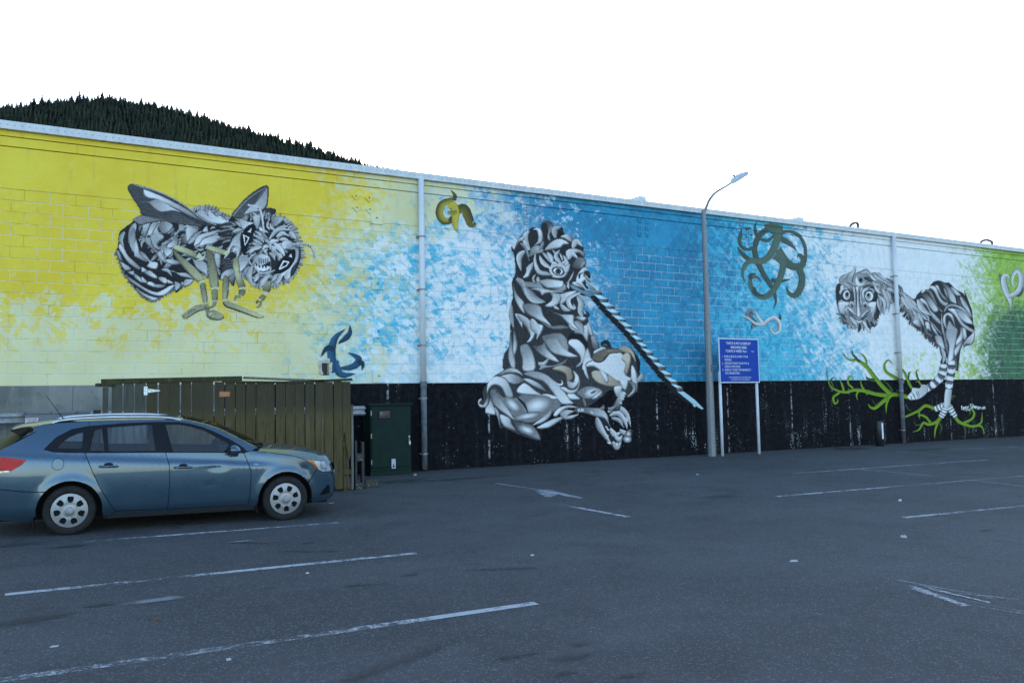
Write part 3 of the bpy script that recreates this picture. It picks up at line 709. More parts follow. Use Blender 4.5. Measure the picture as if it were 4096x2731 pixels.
c.F('B', '360,108 400,115 560,180 700,250 850,330 940,400 1000,450 870,400 760,340 620,270 500,215 420,200 375,170', .98, .35, rim=4)
c.F('B', '290,212 350,238 420,235 490,215 560,230 660,290 760,350 680,335 600,345 540,345 480,310 430,265 400,250 340,245', .3, .85, rim=3)
c.A('B', '260,52 540,135 800,270 1000,425 1150,490', 7, .6, .5, p=.1, w0=.5, w1=.6)
c.F('B', '360,388 620,440 850,480 1000,505 860,430 700,350 560,380', .12, .18, rim=0)
c.use('wing'); c.F('B', '245,430 290,400 360,388 620,440 850,480 1000,510 900,500 700,470 560,450 420,470 330,490 270,460', .35, .15, rim=4)
c.use('wing')
c.F('C', '230,385 300,290 380,200 480,120 580,65 620,62 635,100 630,200 610,300 520,370 420,400 300,420', .18, .12, rim=3)
c.F('C', '370,375 420,300 480,260 560,140 620,85 625,200 605,290 540,340 460,355', .75, .45, rim=4); c.F('C', '480,265 560,130 610,90 540,200', .25, .2, rim=0)
c.A('C', '245,395 330,290 420,200 600,80', 5, .6, .4, p=.1, w0=.6, w1=.5); c.F('C', '540,400 610,305 715,325 680,390 620,410', .15, .08, rim=0)
c.use('head')
c.F('C', '320,450 470,400 600,395 700,400 795,415 810,455 850,490 910,548 935,630 965,700 980,828 940,960 868,1055 820,1075 775,1102 705,1132 660,1090 550,1155 490,1145 462,1155 430,1050 330,1000 210,800 240,600', .07, rim=0)
c.fringe('C', '330,445 480,400 640,392 790,415 860,490 915,550 940,640 970,740 978,840 935,965 868,1050 790,1095 700,1130 600,1120 500,1145 430,1060 360,1010 300,1010', 80, 60, 13, .85, .25, -1, 6)
c.flow('C', '300,470 480,410 700,405 860,500 940,640 960,800 920,960 800,1060 600,1100 450,1080 330,980 240,800 260,600', 120, 75, 14, 0, .4, .98, 7, (610, 690))
for a in ['235,575 300,520 370,545 330,560 260,570|.95|.5', '340,560 330,640 335,760 250,720 210,800 150,850 215,700 260,620|.5|.95', '250,790 260,730 335,740 290,860 280,780|.95|.6', '315,820 370,830 415,830 420,900 330,1000 300,960|.45|.9',
          '140,1000 240,960 280,1000 180,1060 115,1085|.7|.4', '200,1060 280,1000 270,1080 250,1150|.35|.1', '360,990 420,930 430,1000 400,1080|.5|.2', '320,420 400,450 470,470 370,540 325,490|.6|.9', '465,410 500,380 545,400 530,530 490,520|.75|.4',
          '540,510 640,575 540,560|.95|.7', '660,400 800,415 700,510|.35|.7', '750,470 810,455 770,500|.1', '770,690 830,650 900,680 930,720 880,730 800,760|.9|.5', '800,750 900,720 960,760 965,830 930,950 860,1030 820,1075 700,1010 760,990 880,900 920,800 880,760|.5|.95',
          '965,700 980,828 940,960 868,1055 880,960 955,850|.12|.1']:
    a = a.split('|'); c.F('C', a[0], float(a[1]), float(a[2]) if len(a) > 2 else None, rim=4)
for a in [('690,560 760,520 850,490', 26, .4, .9), ('640,640 740,540 910,550', 22, .85, .4), ('720,620 780,580 845,600', 26, .9, .5), ('750,650 800,640 860,660', 20, .9, .5), ('860,560 890,600 930,640', 30, .9, .4), ('650,540 620,500 622,440', 13, .9, .5),
          ('700,540 660,510 650,465', 15, .9, .5), ('590,640 540,580 470,550', 20, .9, .3), ('580,660 520,610 455,600', 20, .8, .3), ('565,700 510,660 460,645', 20, .9, .3), ('545,710 490,690 437,688', 18, .8, .3), ('560,720 480,740 388,792', 26, .9, .5),
          ('640,720 590,720 565,770', 20, .98, .6), ('650,700 680,660 745,663', 22, .98, .7), ('690,680 760,750 812,832', 30, .98, .7), ('600,660 640,690 650,760', 18, .9, .4), ('650,710 700,740 712,765', 16, .95, .5), ('620,750 590,770 605,800', 16, .9, .5),
          ('640,790 680,820 700,872', 22, .8, .3), ('720,790 760,820 780,862', 20, .9, .4), ('660,730 690,780 710,835', 20, .9, .4), ('500,620 550,640 585,690', 18, .8, .3), ('690,760 740,820 760,880', 20, .85, .3), ('600,620 610,660 650,690', 20, .85, .3), ('560,560 590,610 640,650', 18, .5, .2),
          ('450,930 420,1040 465,1155', 34, .8, .4), ('520,1010 500,1060 470,1110', 26, .9, .5), ('650,1020 570,1080 550,1155', 34, .9, .5), ('720,1020 690,1060 665,1100', 24, .8, .4), ('770,1010 740,1080 705,1130', 28, .9, .4), ('840,990 840,1040 820,1078', 28, .95, .6), ('800,1030 790,1070 775,1104', 14, .15, .1), ('600,1030 560,1050 490,1145', 18, .25, .1)]: c.A('C', *a)
c.F('C', '330,680 345,590 390,510 450,478 495,500 480,560 440,650 410,730 375,815 340,770', .03, rim=0); c.F('C', '355,590 425,620 415,650 375,722', .98, rim=0, sm=False); c.F('C', '370,606 411,627 381,694', .03, rim=0, sm=False); c.F('C', '405,565 450,520 440,570', .95, rim=0, sm=False)
c.F('C', '685,1010 720,920 790,830 860,770 905,750 925,780 915,860 860,950 780,1005 720,1015', .03, rim=0); c.F('C', '740,965 790,870 862,885 830,932 760,970', .98, rim=0, sm=False); c.F('C', '764,948 800,886 840,896 820,925', .03, rim=0, sm=False); c.F('C', '850,832 876,792 888,837', .95, rim=0, sm=False)
c.F('C', '450,910 490,830 560,800 640,830 655,900 645,960 580,990 520,975 480,935', .45, .9, rim=4); c.F('C', '480,890 540,930 580,915 645,880 645,930 600,968 530,955', .05, rim=0)
c.F('C', '490,905 500,950 515,915 535,960 550,915 570,960 585,925 605,965 615,930 645,935 640,962 580,990 520,978 490,940', .98, rim=0, sm=False)
for k in range(5): c.A('C', '%g,%g %g,%g' % (530+k*24, 850-abs(k-2)*6, 535+k*22, 915), 9, .5, .15)
c.A('C', '470,930 540,1005 640,1000 700,975', 10, .9, .5, w1=.4); c.A('C', '500,1022 580,1040 690,1008', 8, .7, .3); c.A('C', '415,840 430,900 490,960', 10, .8, .3)
c.use('antenna'); c.A('C', '408,272 490,290 540,330 565,430 582,570', 12, .95, .6, p=.5, w0=.9, w1=.9); c.E('C', 520, 312, 14, 8, 40, .15, .3)
c.use('antenna'); c.A('C', '830,705 950,692 1050,700 1110,750 1138,842', 12, .85, .45, p=.5, w0=1.0, w1=.9); c.E('C', 1062, 706, 7, 12, 30, .1, .1); c.E('C', 1086, 722, 6, 12, 40, .1, .1)
def leg(*L):
    c.use('leg')
    for v_, st, a, b, r_ in L: c.F(v_, st, a, b, 'o', rim=r_, sm=r_ > 0)
leg(('B', '690,720 720,705 830,740 930,790 925,850 800,800 700,760', .95, .5, 5), ('B', '922,850 962,783 1000,832 960,850', .98, .98, 0), ('B', '680,760 720,780 800,850 920,950 1010,1050 1020,1080 950,1105 850,1010 740,880 690,800', .35, .75, 6), ('B', '955,1105 1015,1075 1030,1125 975,1140', .99, .95, 0),
    ('B', '975,1140 1030,1125 1055,1330 1015,1340', .35, .65, 5), ('B', '1015,1330 1055,1325 1060,1345 1020,1350', .99, .95, 0), ('B', '1022,1350 1060,1345 1072,1420 1042,1440', .45, .4, 3), ('B', '1040,1440 1075,1410 1150,1415 1215,1455 1230,1488 1190,1515 1100,1510 1050,1480', .4, .65, 6), ('B', '1065,1458 1088,1435 1112,1438 1082,1465', .95, .95, 0), ('B', '1105,1470 1122,1462 1118,1482', .95, .9, 0))
leg(('C', '-45,745 0,715 100,740 190,775 160,815 50,790', .95, .6, 5), ('C', '140,800 180,762 207,785 170,817', .99, .95, 0), ('B', '1035,770 1110,790 1150,930 1175,1160 1090,1160 1060,950', .25, .6, 6), ('B', '1090,1165 1175,1155 1170,1195 1100,1190', .99, .95, 0), ('B', '1105,1190 1165,1190 1160,1300 1112,1310', .45, .4, 5), ('B', '1110,1300 1160,1300 1158,1316 1112,1318', .95, .95, 0),
    ('B', '1112,1318 1155,1315 1130,1370 1060,1395 1020,1385 1070,1375 1105,1345', .45, .3, 3), ('B', '1030,1360 1020,1400 930,1430 830,1500 775,1465 840,1410 920,1360 980,1350', .45, .75, 3))
for st in ('795,1487 925,1398', '785,1472 905,1388', '815,1498 970,1408'): c.A('B', st, 4, .02, .02, 'o', p=.5, w0=.8, w1=.8)
leg(('C', '145,1040 205,1080 185,1290 135,1290', .35, .65, 6), ('C', '137,1290 185,1290 195,1312 140,1314', .98, .95, 0), ('C', '140,1320 180,1312 240,1330 540,1450 583,1475 560,1490 500,1485 300,1410 170,1365', .5, .9, 3))
c.A('C', '143,1325 170,1365 300,1412 510,1490', 6, .02, .02, 'o', p=.5, w0=.9, w1=.5)
leg(('C', '255,850 305,850 320,1000 265,1000 245,920', .45, .95, 5), ('C', '265,1000 320,1010 380,1150 310,1165', .9, .25, 4), ('C', '310,1165 382,1155 380,1190 320,1185', .98, .95, 0), ('C', '320,1185 380,1190 360,1250 310,1240', .2, .4, 3), ('C', '318,1238 350,1252 345,1275 310,1255', .95, .9, 0))
c.A('C', '330,1265 285,1262 265,1305', 15, .6, .25, 'o', p=.3, w0=.8, w1=.4)
leg(('C', '600,1110 665,1100 640,1215 570,1195', .55, .2, 4), ('C', '570,1200 640,1215 630,1255 575,1243', .98, .95, 0), ('C', '560,1240 605,1265 560,1310 525,1285', .3, .45, 3), ('C', '525,1282 560,1300 550,1318 518,1300', .95, .9, 0))
c.A('C', '545,1310 540,1360 498,1380', 13, .55, .25, 'o', p=.4, w0=.8, w1=.4); c.A('C', '530,1300 505,1320 510,1345', 9, .2, .1, 'o')
c.build('painted_bee', .0105, figlabel='painted black and white bee with fork, spoon and knife feet on yellow')

# ---- small curls
c = Canvas(1735, 750, 1910, 945, 1.3, 2); c.use('painted_curl')
c.A('Y', '885,590 960,585 1010,680 1045,770 1085,775 1090,745', 58, .10, .35, 'y', p=.25, w0=.9, w1=.12)
c.A('Y', '815,475 690,520 648,630 690,725 770,735 825,690', 46, .9, .05, 'y', p=.4, w0=.8, w1=.6); c.A('Y', '830,480 838,420 785,345', 26, .25, .1, 'y', p=.2, w0=.9); c.A('Y', '765,740 830,700 830,650', 42, .1, .2, 'y', w1=.6)
c.A('Y', '760,565 820,540 850,640 845,740 850,820 895,880', 52, .98, .75, 'y', p=.3, w0=.4); c.A('Y', '870,620 800,640 770,620 775,610', 24, .7, .3, 'y', p=.2, w0=.9, w1=.3)
c.build('painted_curl', .011, figlabel='painted olive and yellow curl beside the downpipe')
c = Canvas(1275, 1290, 1460, 1510, 1.3, 3); c.use('painted_curl')
c.A('Q', '1475,1135 1540,1080 1547,1018', 17, .55, .15, 'b', p=.35, w0=.2); c.A('Q', '1470,1300 1432,1220 1450,1110 1520,1043', 26, .95, .3, 'b', p=.35, w0=.5)
c.A('Q', '1452,1175 1405,1165 1364,1220', 17, .3, .15, 'b', p=.3, w0=.9); c.A('Q', '1415,1312 1450,1290 1470,1240', 20, .8, .4, 'b', p=.5, w0=.1, w1=.5)
c.A('Q', '1455,1250 1490,1325 1585,1322', 22, .9, .35, 'b', p=.3, w0=.6); c.A('Q', '1485,1290 1570,1275 1600,1230 1533,1190', 22, .85, .3, 'b', p=.5, w0=.35); c.A('Q', '1592,1240 1625,1262 1620,1303', 14, .25, .12, 'b', p=.3, w0=.8)
c.build('painted_curl', .011, figlabel='painted dark blue thorny curl above the wooden fence')
c = Canvas(2905, 885, 3250, 1245, 1.2, 4); c.use('painted_tentacles')
T = lambda st, w, a=.75, b=.4, p=.2, w0=.9, w1=.08: c.A('O', st, w*.86, a, b, 't', p=p, w0=w0, w1=w1, dk=.6)
T('420,215 388,130 380,30', 26, .3, .2); T('325,530 220,440 155,348', 34, .3, .2); T('570,110 450,200 385,350 400,480 470,650 560,800 620,900 655,1000 660,1080 630,1162', 44, .35, .2, .15); T('405,345 300,385 205,340 185,240 230,135 300,115 335,150 345,230', 27, .4, .25, .4, .8, .5); T('265,240 270,205 255,190', 22, .35, .3)
T('450,250 550,268 640,205', 26, .4, .3, .4, .6, .6); T('600,780 700,800 855,770', 32, .25, .15, .2); T('720,160 850,155 970,215 1035,330 1050,450 1035,560 985,650', 26, .55, .3, .5, .8, .9); T('720,240 830,300 930,392', 46, .5, .3, .15); T('690,380 790,540 900,610 1000,590 1015,510 965,455 940,488', 58, .55, .35, .2, .9, .1)
T('960,620 1005,760 970,920 900,985 830,950 803,858', 52, .6, .35, .3, .9, .05); c.F('O', '495,60 730,85 725,260 620,190', .5, .7, 't', rim=2); T('690,120 670,280 590,450 480,535 330,535 250,610 228,700 258,818', 56, .8, .6, .1); T('640,470 750,560 735,700 650,890 560,985 450,995 350,900 330,780 380,735 440,760 463,815', 46, .75, .5, .15, .9, .1); T('335,775 330,720 405,702', 26, .15, .1, .3, .9); T('370,870 400,960 520,1000', 34, .12, .1, .3, .3)
T('690,380 760,500 760,640', 50, .55, .75, .4, .7, .8)
c.build('painted_tentacles', .014, figlabel='painted grey green knot of tentacles on turquoise')
c = Canvas(2955, 1230, 3130, 1345, 1.3, 5); c.use('painted_curl')
c.A('O', '400,1340 320,1270 300,1215 345,1190 365,1248', 30, .4, .15, p=.3, w0=.7, w1=.15); c.A('O', '430,1365 360,1380 348,1430', 24, .4, .1, p=.2); c.A('O', '685,1300 715,1275 710,1225', 22, .2, .1, p=.25, w0=.9)
c.A('O', '215,1248 300,1285 390,1350 490,1365 560,1310 640,1275 705,1340 710,1430 650,1475 598,1420 632,1375', 26, .98, .45, p=.5, w0=.3, w1=.2); c.A('O', '500,1350 440,1270 378,1170', 26, .95, .6, p=.1, w0=.9)
c.build('painted_curl', .014, figlabel='painted white twig-like curl under the tentacles')
c = Canvas(3985, 1070, 4110, 1245, 1.2, 6); c.use('painted_curl')
c.A('G', '1760,890 1820,850 1862,778', 30, .3, .1, p=.3); c.A('G', '1600,690 1572,650 1553,608', 22, .35, .15, p=.3, w0=.8); c.A('G', '1700,1050 1690,940 1640,830 1610,720 1615,650 1650,635 1685,672', 40, .95, .5, p=.35, w0=.05, w1=.1); c.A('G', '1670,900 1780,840 1825,740 1820,620 1770,575 1720,650 1718,740 1738,778', 34, .95, .5, p=.2, w0=.6, w1=.2)
c.build('painted_curl', .016, figlabel='painted white heart-shaped curl on the green end')

# ---- the seated lion with the stair beak
c = Canvas(1890, 870, 2840, 1820, 1.0, 7)
def lm(a): return ' '.join('%g,%g' % (float(t.split(',')[0])/3.0149*3.2667, (float(t.split(',')[1])/3.0149+440)*3.2667) for t in a.split())
c.use('painted_lion')
c.F('L', '545,420 575,462 610,350 660,280 720,250 770,190 830,160 925,185 930,120 990,78 1060,95 1090,150 1150,135 1200,155 1230,245 1300,280 1350,325 1357,275 1390,340 1440,345 1478,415 1485,560 1520,610 1500,690 1545,730 1570,800 1520,1000 1440,1010 1400,1050 1460,1120 1480,1280 1530,1290 1530,1335 1620,1568 ' + lm('1560,265 1640,240 1750,285 1900,250 2000,350 2050,450 2040,560 2080,590 2020,670 2000,800 1900,870 1700,780 1590,860 1390,990 1240,950 1050,960 760,1190 830,1385 640,1335 520,1290 400,1230 360,1240 330,1100 180,1035 210,990 130,1000 90,950 110,890 160,905 150,790 210,690 310,600 400,540 390,500 410,350 470,250 500,60') + ' 525,1540 530,1200 560,1060 545,880 590,760 580,560', .07, .10, rim=0)
def many(v_, s_, rim=5):
    for a in s_.strip().split('\n'):
        a = a.strip()
        if not a: continue
        q = a.split('|')
        if q[0] == 'A': c.A(v_, q[1], float(q[2]), float(q[3]), float(q[4]), q[5] if len(q) > 5 else 'g')
        else: c.F(v_, q[0], float(q[1]), float(q[2]), q[3] if len(q) > 3 else 'g', rim=rim)
many('M', '''690,0 760,0 790,90 740,190 685,210 730,130 720,60|.7|.98
770,0 870,0 875,60 830,140 800,180 800,90|.98|.7
A|1190,-10 1250,40 1310,60|28|.98|.6
530,60 570,240 540,360 490,420 510,320 520,200|.4|.95
490,60 520,300 550,480 530,525 490,500 460,380 470,250|.25|.7
600,300 620,240 700,240 770,380 780,540 640,550 630,420|.4|.85
860,150 950,110 1090,100 1180,200 1180,330 1100,330 960,300|.25|.5
740,260 860,240 900,190 930,290 1070,440 960,420 850,360|.15|.98
900,190 1000,160 1060,170 1130,280 1240,350 1300,380 1200,390 1100,370 980,330|.4|.98
A|1180,235 1240,130 1360,170 1430,330|42|.04|.04
1185,230 1200,180 1280,170 1350,220 1395,310 1380,420 1330,490 1270,505 1330,440 1320,370 1260,300|.98|.7
1250,90 1390,0 1430,0 1415,200 1350,120|.5|.9
1440,0 1560,265 1490,300 1450,130|.8|.2
A|820,460 880,475 950,400|32|.85|.3
835,540 870,490 990,490 1090,450 1180,400 1150,470 1060,500 920,520|.6|.25
990,530 1090,485 1190,510 1230,560 1240,650 1170,680 1150,600 1090,560|.9|.4|w
1170,670 1240,690 1260,620 1240,545 1310,620 1310,700 1240,770 1180,750|.6|.98
A|830,610 950,650 1050,715 1110,705 1095,652|16|.9|.8
310,605 400,545 500,515 580,545 640,610 560,580 450,580 380,610|.3|.85
370,620 480,585 580,610 660,680 560,720 470,700 420,650|.9|.2
640,590 760,555 900,590 1030,690 1130,800 1200,900 1240,950 1070,950 1040,880 900,700 780,650|.45|.9
640,650 720,650 850,720 920,810 800,760 700,700|.9|.3
210,700 300,620 400,640 460,700 520,860 440,870 380,760 290,720 220,780 200,850|.95|.55
300,760 400,870 560,870 640,830 800,850 960,900 1050,890 1100,970 1000,1060 760,1180 600,1160 480,1080 380,950|.3|.3
560,790 590,740 660,700 780,790 870,850 920,900 800,850 600,830|.98|.7
860,840 940,830 1070,885 930,900|.8|.98
1170,830 1250,830 1320,895 1200,895|.98|.8
1070,760 1130,745 1200,780 1280,760 1325,650 1320,740 1280,810 1200,830 1130,800|.95|.5''')
c.E('M', 800, 965, 200, 115, -15, .99, .28); c.E('M', 510, 960, 130, 62, 42, .95, .28); c.E('M', 690, 1095, 180, 46, -10, .9, .25)
many('M', '''A|560,868 650,960 705,1085|15|.05|.05
240,800 290,770 340,830 400,930 530,1140 430,1080 300,980 250,890|.25|.9
180,1035 230,880 290,1000 300,1080 210,1070|.9|.5
290,990 350,1070 360,1240 330,1130|.7|.4
360,1080 470,1120 500,1190 550,1275 440,1240 380,1180|.9|.4
90,930 120,885 140,900 110,940 160,960 220,840 230,930 190,990 120,990|.9|.2
500,1150 620,1170 760,1220 830,1320 837,1390 700,1340 580,1290|.15|.4''')
c.E('M', 685, 1262, 115, 50, 22, .98, .3)
many('M', '''760,1195 900,1090 990,1010 970,1090 900,1160 800,1200|.95|.5
800,1238 1000,1130 1145,1105 1040,1180 930,1240|.98|.6
1000,1080 1080,990 1220,965 1290,1000 1150,1010 1040,1100|.98|.6
1080,1070 1150,1020 1250,1040 1180,1090 1305,1075 1220,1130 1130,1135|.5|.9
1360,510 1480,420 1600,440 1680,350 1790,325 1870,390 1900,500 1880,600 1950,650 1880,690 1740,670 1650,600 1580,560 1480,500|.98|.8
1490,350 1640,290 1760,290 1850,330 1680,350 1580,450 1480,430|.25|.4|w
1780,290 1850,250 1930,280 1990,370 2000,450 1930,350 1850,330|.6|.95|w
1820,400 1890,330 1940,400 1900,590 1850,560 1870,470|.95|.5|w
1950,480 2010,600 2010,800 1990,760 1940,640|.98|.6
1470,560 1570,560 1650,700 1670,600 1780,680 1860,740 1700,745 1560,710 1480,640|.9|.45|w
1560,540 1640,590 1670,660 1645,700 1600,640|.98|.8
1800,660 1900,680 1880,780 1840,770|.95|.7
1730,750 1830,740 1820,840 1790,870 1760,860|.95|.4
1900,680 1990,700 1990,800 1890,870 1960,770|.3|.9
A|2000,690 2065,620 2060,560|30|.7|.3
1980,340 2040,420 2050,520 2020,580 2000,450|.04|.04
1370,560 1350,500 1410,280 1460,400 1480,430 1400,480 1430,650 1390,610|.95|.75
1490,350 1500,310 1590,265 1640,285 1560,320|.95|.8
A|1700,290 1650,205 1590,225 1610,262|24|.06|.06
1280,820 1400,740 1560,770 1590,850 1480,890 1360,890|.3|.5''')
c.E('M', 1460, 812, 78, 46, -15, .98, .6); c.E('M', 1482, 808, 42, 14, -25, .1, .3); c.F('M', '1470,890 1540,820 1592,800 1580,830 1530,880', .98, .8); c.A('M', '1355,880 1390,990', 20, .4, .1)
c.use('foreleg')
c.F('M', '1290,985 1450,992 1580,1008 1650,1080 1670,1180 1700,1240 1760,1290 1830,1290 1945,1250 1945,1390 1900,1420 1830,1390 1780,1475 1680,1445 1600,1340 1540,1180 1500,1105 1380,1065 1250,1050', .06, rim=0)
many('M', '''1290,990 1450,995 1580,1010 1650,1080 1670,1180 1700,1240 1620,1130 1500,1100 1380,1065 1250,1050|.2|.85
A|1520,1112 1570,1250 1700,1440|44|.9|.15
A|1660,1050 1770,1000 1880,1080 1935,1230|44|.85|.15
A|1680,1090 1780,1065 1860,1160 1890,1250|34|.98|.2
A|1700,1120 1790,1150 1850,1240|26|.8|.1
A|1685,1245 1745,1320 1822,1285|34|.95|.4
A|1735,1330 1795,1375 1832,1325|30|.98|.4
A|1715,1405 1770,1470 1822,1395|34|.95|.3
A|1800,1262 1870,1300 1935,1262|30|.9|.3
1700,1020 1760,900 1820,800 1875,830 1820,960 1790,1030|.1|.7
A|1660,1000 1700,1010 1780,960|24|.5|.2
A|1560,1000 1600,1000 1605,955|22|.4|.2''')
c.E('M', 1892, 1372, 50, 46, 0, .95, .25); c.E('M', 1905, 1310, 40, 44, 0, .8, .15); c.E('M', 1765, 1440, 30, 30, 0, .95, .4)
for x in (1300, 1320, 1340, 1358): c.A('M', '%d,1005 %d,1045' % (x-4, x+4), 7, .98, .8, p=.5, w0=.8, w1=.8)
for x, y in ((1860, 825), (1845, 855), (1835, 885), (1815, 940), (1465, 1055), (1640, 1230), (1660, 1260), (1650, 1330), (1665, 1420), (1685, 1415), (1885, 1125), (1890, 1150)): c.A('M', '%d,%d %d,%d' % (x-14, y-12, x+14, y+10), 9, .98, .7, p=.5, w0=.7, w1=.6)
c.use('head')
many('L', '''A|775,458 720,330 735,250 775,212|40|.95|.4
825,190 870,170 930,200 950,290 930,370 830,400 880,350 890,270 870,210|.95|.6
930,180 925,130 960,85 1020,75 1070,110 1090,170 1040,260 1050,340 1010,300 1020,200 990,130 950,130|.15|.85
A|1115,300 1105,190 1200,152|42|.7|.3
1130,280 1150,210 1190,220 1230,270 1190,275|.05|.05
1180,290 1250,250 1310,290 1340,325 1357,275 1392,340 1310,360 1230,310|.9|.3
975,465 1020,390 1100,330 1180,312 1250,340 1287,382 1220,390 1180,430 1080,450|.6|.98
A|1340,435 1385,350 1476,418|40|.9|.4
575,460 620,330 680,285 720,290 690,340 640,360 600,440|.25|.8
A|540,415 560,470 580,440|14|.1|.1
A|650,370 720,430 770,600|24|.6|.15
A|710,470 640,560 665,740|42|.3|.95
760,560 800,430 900,400 960,480 860,520 780,560|.25|.6
A|900,470 940,400 960,340|26|.5|.2
1255,470 1350,440 1480,480 1490,560 1420,500 1330,520 1260,560|.9|.4
A|1280,580 1330,510 1415,580|34|.98|.4
1330,680 1400,560 1500,580 1490,680 1400,720|.15|.35
A|1450,690 1480,640 1520,608|22|.6|.2
600,780 690,860 900,880 1000,840 1200,880 1260,960 1170,1010 800,960 700,940|.35|.5
855,500 830,580 840,700 890,780 980,800 1060,790 1000,740 920,720 870,620|.98|.55
A|1040,690 950,620 900,520|32|.95|.5
A|1075,630 1000,540 938,488|28|.7|.4
A|1080,630 1050,540 998,478|26|.98|.5
A|1130,610 1110,500 1062,448|20|.6|.3
A|1190,640 1120,540 1170,455|30|.9|.4
A|1210,600 1190,540 1163,488|13|.9|.5
A|1190,640 1255,600 1210,520|28|.95|.4
A|1230,670 1270,630 1270,590|20|.9|.5
A|1260,750 1275,690 1302,638|28|.95|.4
690,825 730,750 740,680 830,610 825,680 790,750 760,810|.98|.6
860,770 810,820 820,880 862,897 840,840|.9|.6''')
c.E('L', 1150, 730, 120, 92, 15, .85, .75); c.E('L', 1150, 735, 88, 58, 18, .08, .15); c.E('L', 1148, 735, 62, 42, 18, .99, .9); c.E('L', 1150, 737, 36, 38, 0, .35, .05); c.E('L', 1150, 735, 16, 22, 0, .03, .05)
many('L', '''1065,808 1120,800 1200,800 1262,735 1245,800 1180,828 1110,826|.98|.9
A|1060,660 1100,630 1150,655|20|.98|.6
A|1140,640 1190,660 1215,700|18|.98|.6
A|1195,650 1230,690 1230,740|18|.95|.6
900,870 1000,840 1190,860 1220,900 1200,950 1080,960 980,950|.5|.98
A|920,890 1000,965 1190,970|14|.1|.15
790,970 900,955 1050,985 1250,1010 1180,1012 1000,1022 940,1050 900,1000|.7|.95
1270,910 1320,900 1400,990 1520,1010 1600,1050 1460,1050 1400,1000 1300,980|.06|.1
1250,900 1290,850 1352,735 1345,800 1300,870|.98|.7
A|1290,960 1280,920 1290,870|16|.9|.5
1330,890 1390,870 1470,920 1500,970 1440,950 1370,930|.95|.5
1380,890 1400,790 1450,710 1500,685 1548,730 1500,740 1490,800 1520,840 1470,890 1530,980 1522,1002 1470,945 1420,910|.98|.85
A|1425,835 1430,780 1480,748|14|.08|.08
1490,770 1585,868 1540,850|.95|.9
1490,740 1570,785 1565,802 1500,775|.1|.15
1050,1010 1180,1030 1300,1000 1395,1000 1300,1080 1200,1172 1170,1165 1100,1110|.5|.98
980,1187 1060,1120 1090,1030 1170,1040 1187,1110 1130,1180 1050,1206|.98|.6
A|1090,1190 1120,1210 1166,1236|20|.8|.5''')
c.E('L', 885, 845, 24, 38, 0, .8, .4)
c.use('mane')
many('L', '''A|600,830 680,900 720,1060|42|.6|.25
A|715,950 830,1090 985,1140|62|.25|.8
560,890 610,1030 700,1140 695,1200 712,1292 640,1210 580,1080|.3|.95
690,1210 720,1160 830,1160 920,1200 960,1320 1062,1447 960,1410 840,1350 740,1290|.3|.99
930,1200 1150,1290 1250,1300 1350,1310 1360,1420 1422,1502 1340,1480 1280,1420 1220,1360 1170,1320|.15|.99
930,1400 1060,1450 1200,1440 1300,1480 1150,1500 1020,1480|.35|.3
A|1180,1170 1240,1230 1312,1250|32|.85|.4
A|1440,1010 1290,1090 1300,1190 1365,1215 1350,1160|32|.98|.5
A|1400,1060 1450,1150 1440,1270 1500,1340|42|.35|.85
1360,1340 1420,1320 1525,1330 1480,1387 1400,1370|.3|.98
A|1470,1320 1540,1310 1510,1242|24|.1|.08
A|1370,1390 1440,1450 1480,1568|44|.3|.7
A|540,1180 540,1330 572,1492|30|.3|.6
A|590,1290 640,1350 680,1475|30|.9|.5
A|620,1300 750,1420 790,1568|48|.85|.25
A|800,1360 850,1480 900,1568|58|.95|.4
1550,1400 1610,1568 1560,1568 1530,1450|.9|.6''')
c.use('stair_beak')
st = [(240, 300, 325, 333), (303, 375, 392, 408), (365, 447, 457, 478), (428, 515, 513, 545), (493, 585, 572, 610), (560, 652, 630, 682), (618, 722, 687, 748), (675, 788, 744, 816), (728, 855, 790, 883), (783, 922, 852, 955), (843, 993, 912, 1024), (905, 1068, 982, 1105), (970, 1146, 1040, 1178), (1033, 1222, 1105, 1252), (1093, 1288, 1160, 1320)]
c.F('S', '0,225 60,250 130,285 240,300 245,378 110,312 20,270', .35, .2, 'c', rim=2); c.F('S', '150,130 175,185 305,290 240,302 165,235', .7, .95, 'c', rim=3, sm=False); c.F('S', '168,205 200,225 268,280 230,285', .45, .3, 'g', rim=2)
zz_ = []
for a, b, e, d_ in st: zz_ += ['%d,%d' % (a-8, b+40), '%d,%d' % (a+2, d_+34)]
for k in range(len(zz_)-1): c.A('S', zz_[k]+' '+zz_[k+1], 27, .03, .03, p=.5, w0=.95, w1=.95)
for i, (a, b, e, d_) in enumerate(st):
    c.F('S', '%d,%d %d,%d %d,%d %d,%d' % (a, b, e, b, e, d_, a, d_), .35, .12, 'w' if i > 10 else 'g', rim=2, sm=False)
    if i+1 < len(st):
        a2, b2, e2, _ = st[i+1]; c.F('S', '%d,%d %d,%d %d,%d %d,%d' % (a2, b2, a+4, d_, e-22, d_, e2, b2), .98, .6, 'c', rim=0, sm=False)
c.F('S', '1095,1325 1160,1322 1280,1410 1370,1500 1350,1512 1250,1450', .85, .98, 'c', rim=2, sm=False); c.F('S', '1060,1290 1095,1325 1290,1485 1200,1450 1100,1375', .02, .03, rim=0, sm=False); c.E('S', 1272, 1469, 18, 8, 35, .98, .9)
c.build('painted_lion', .0115, figlabel='painted grey seated lion with leafy mane and a staircase for a beak')

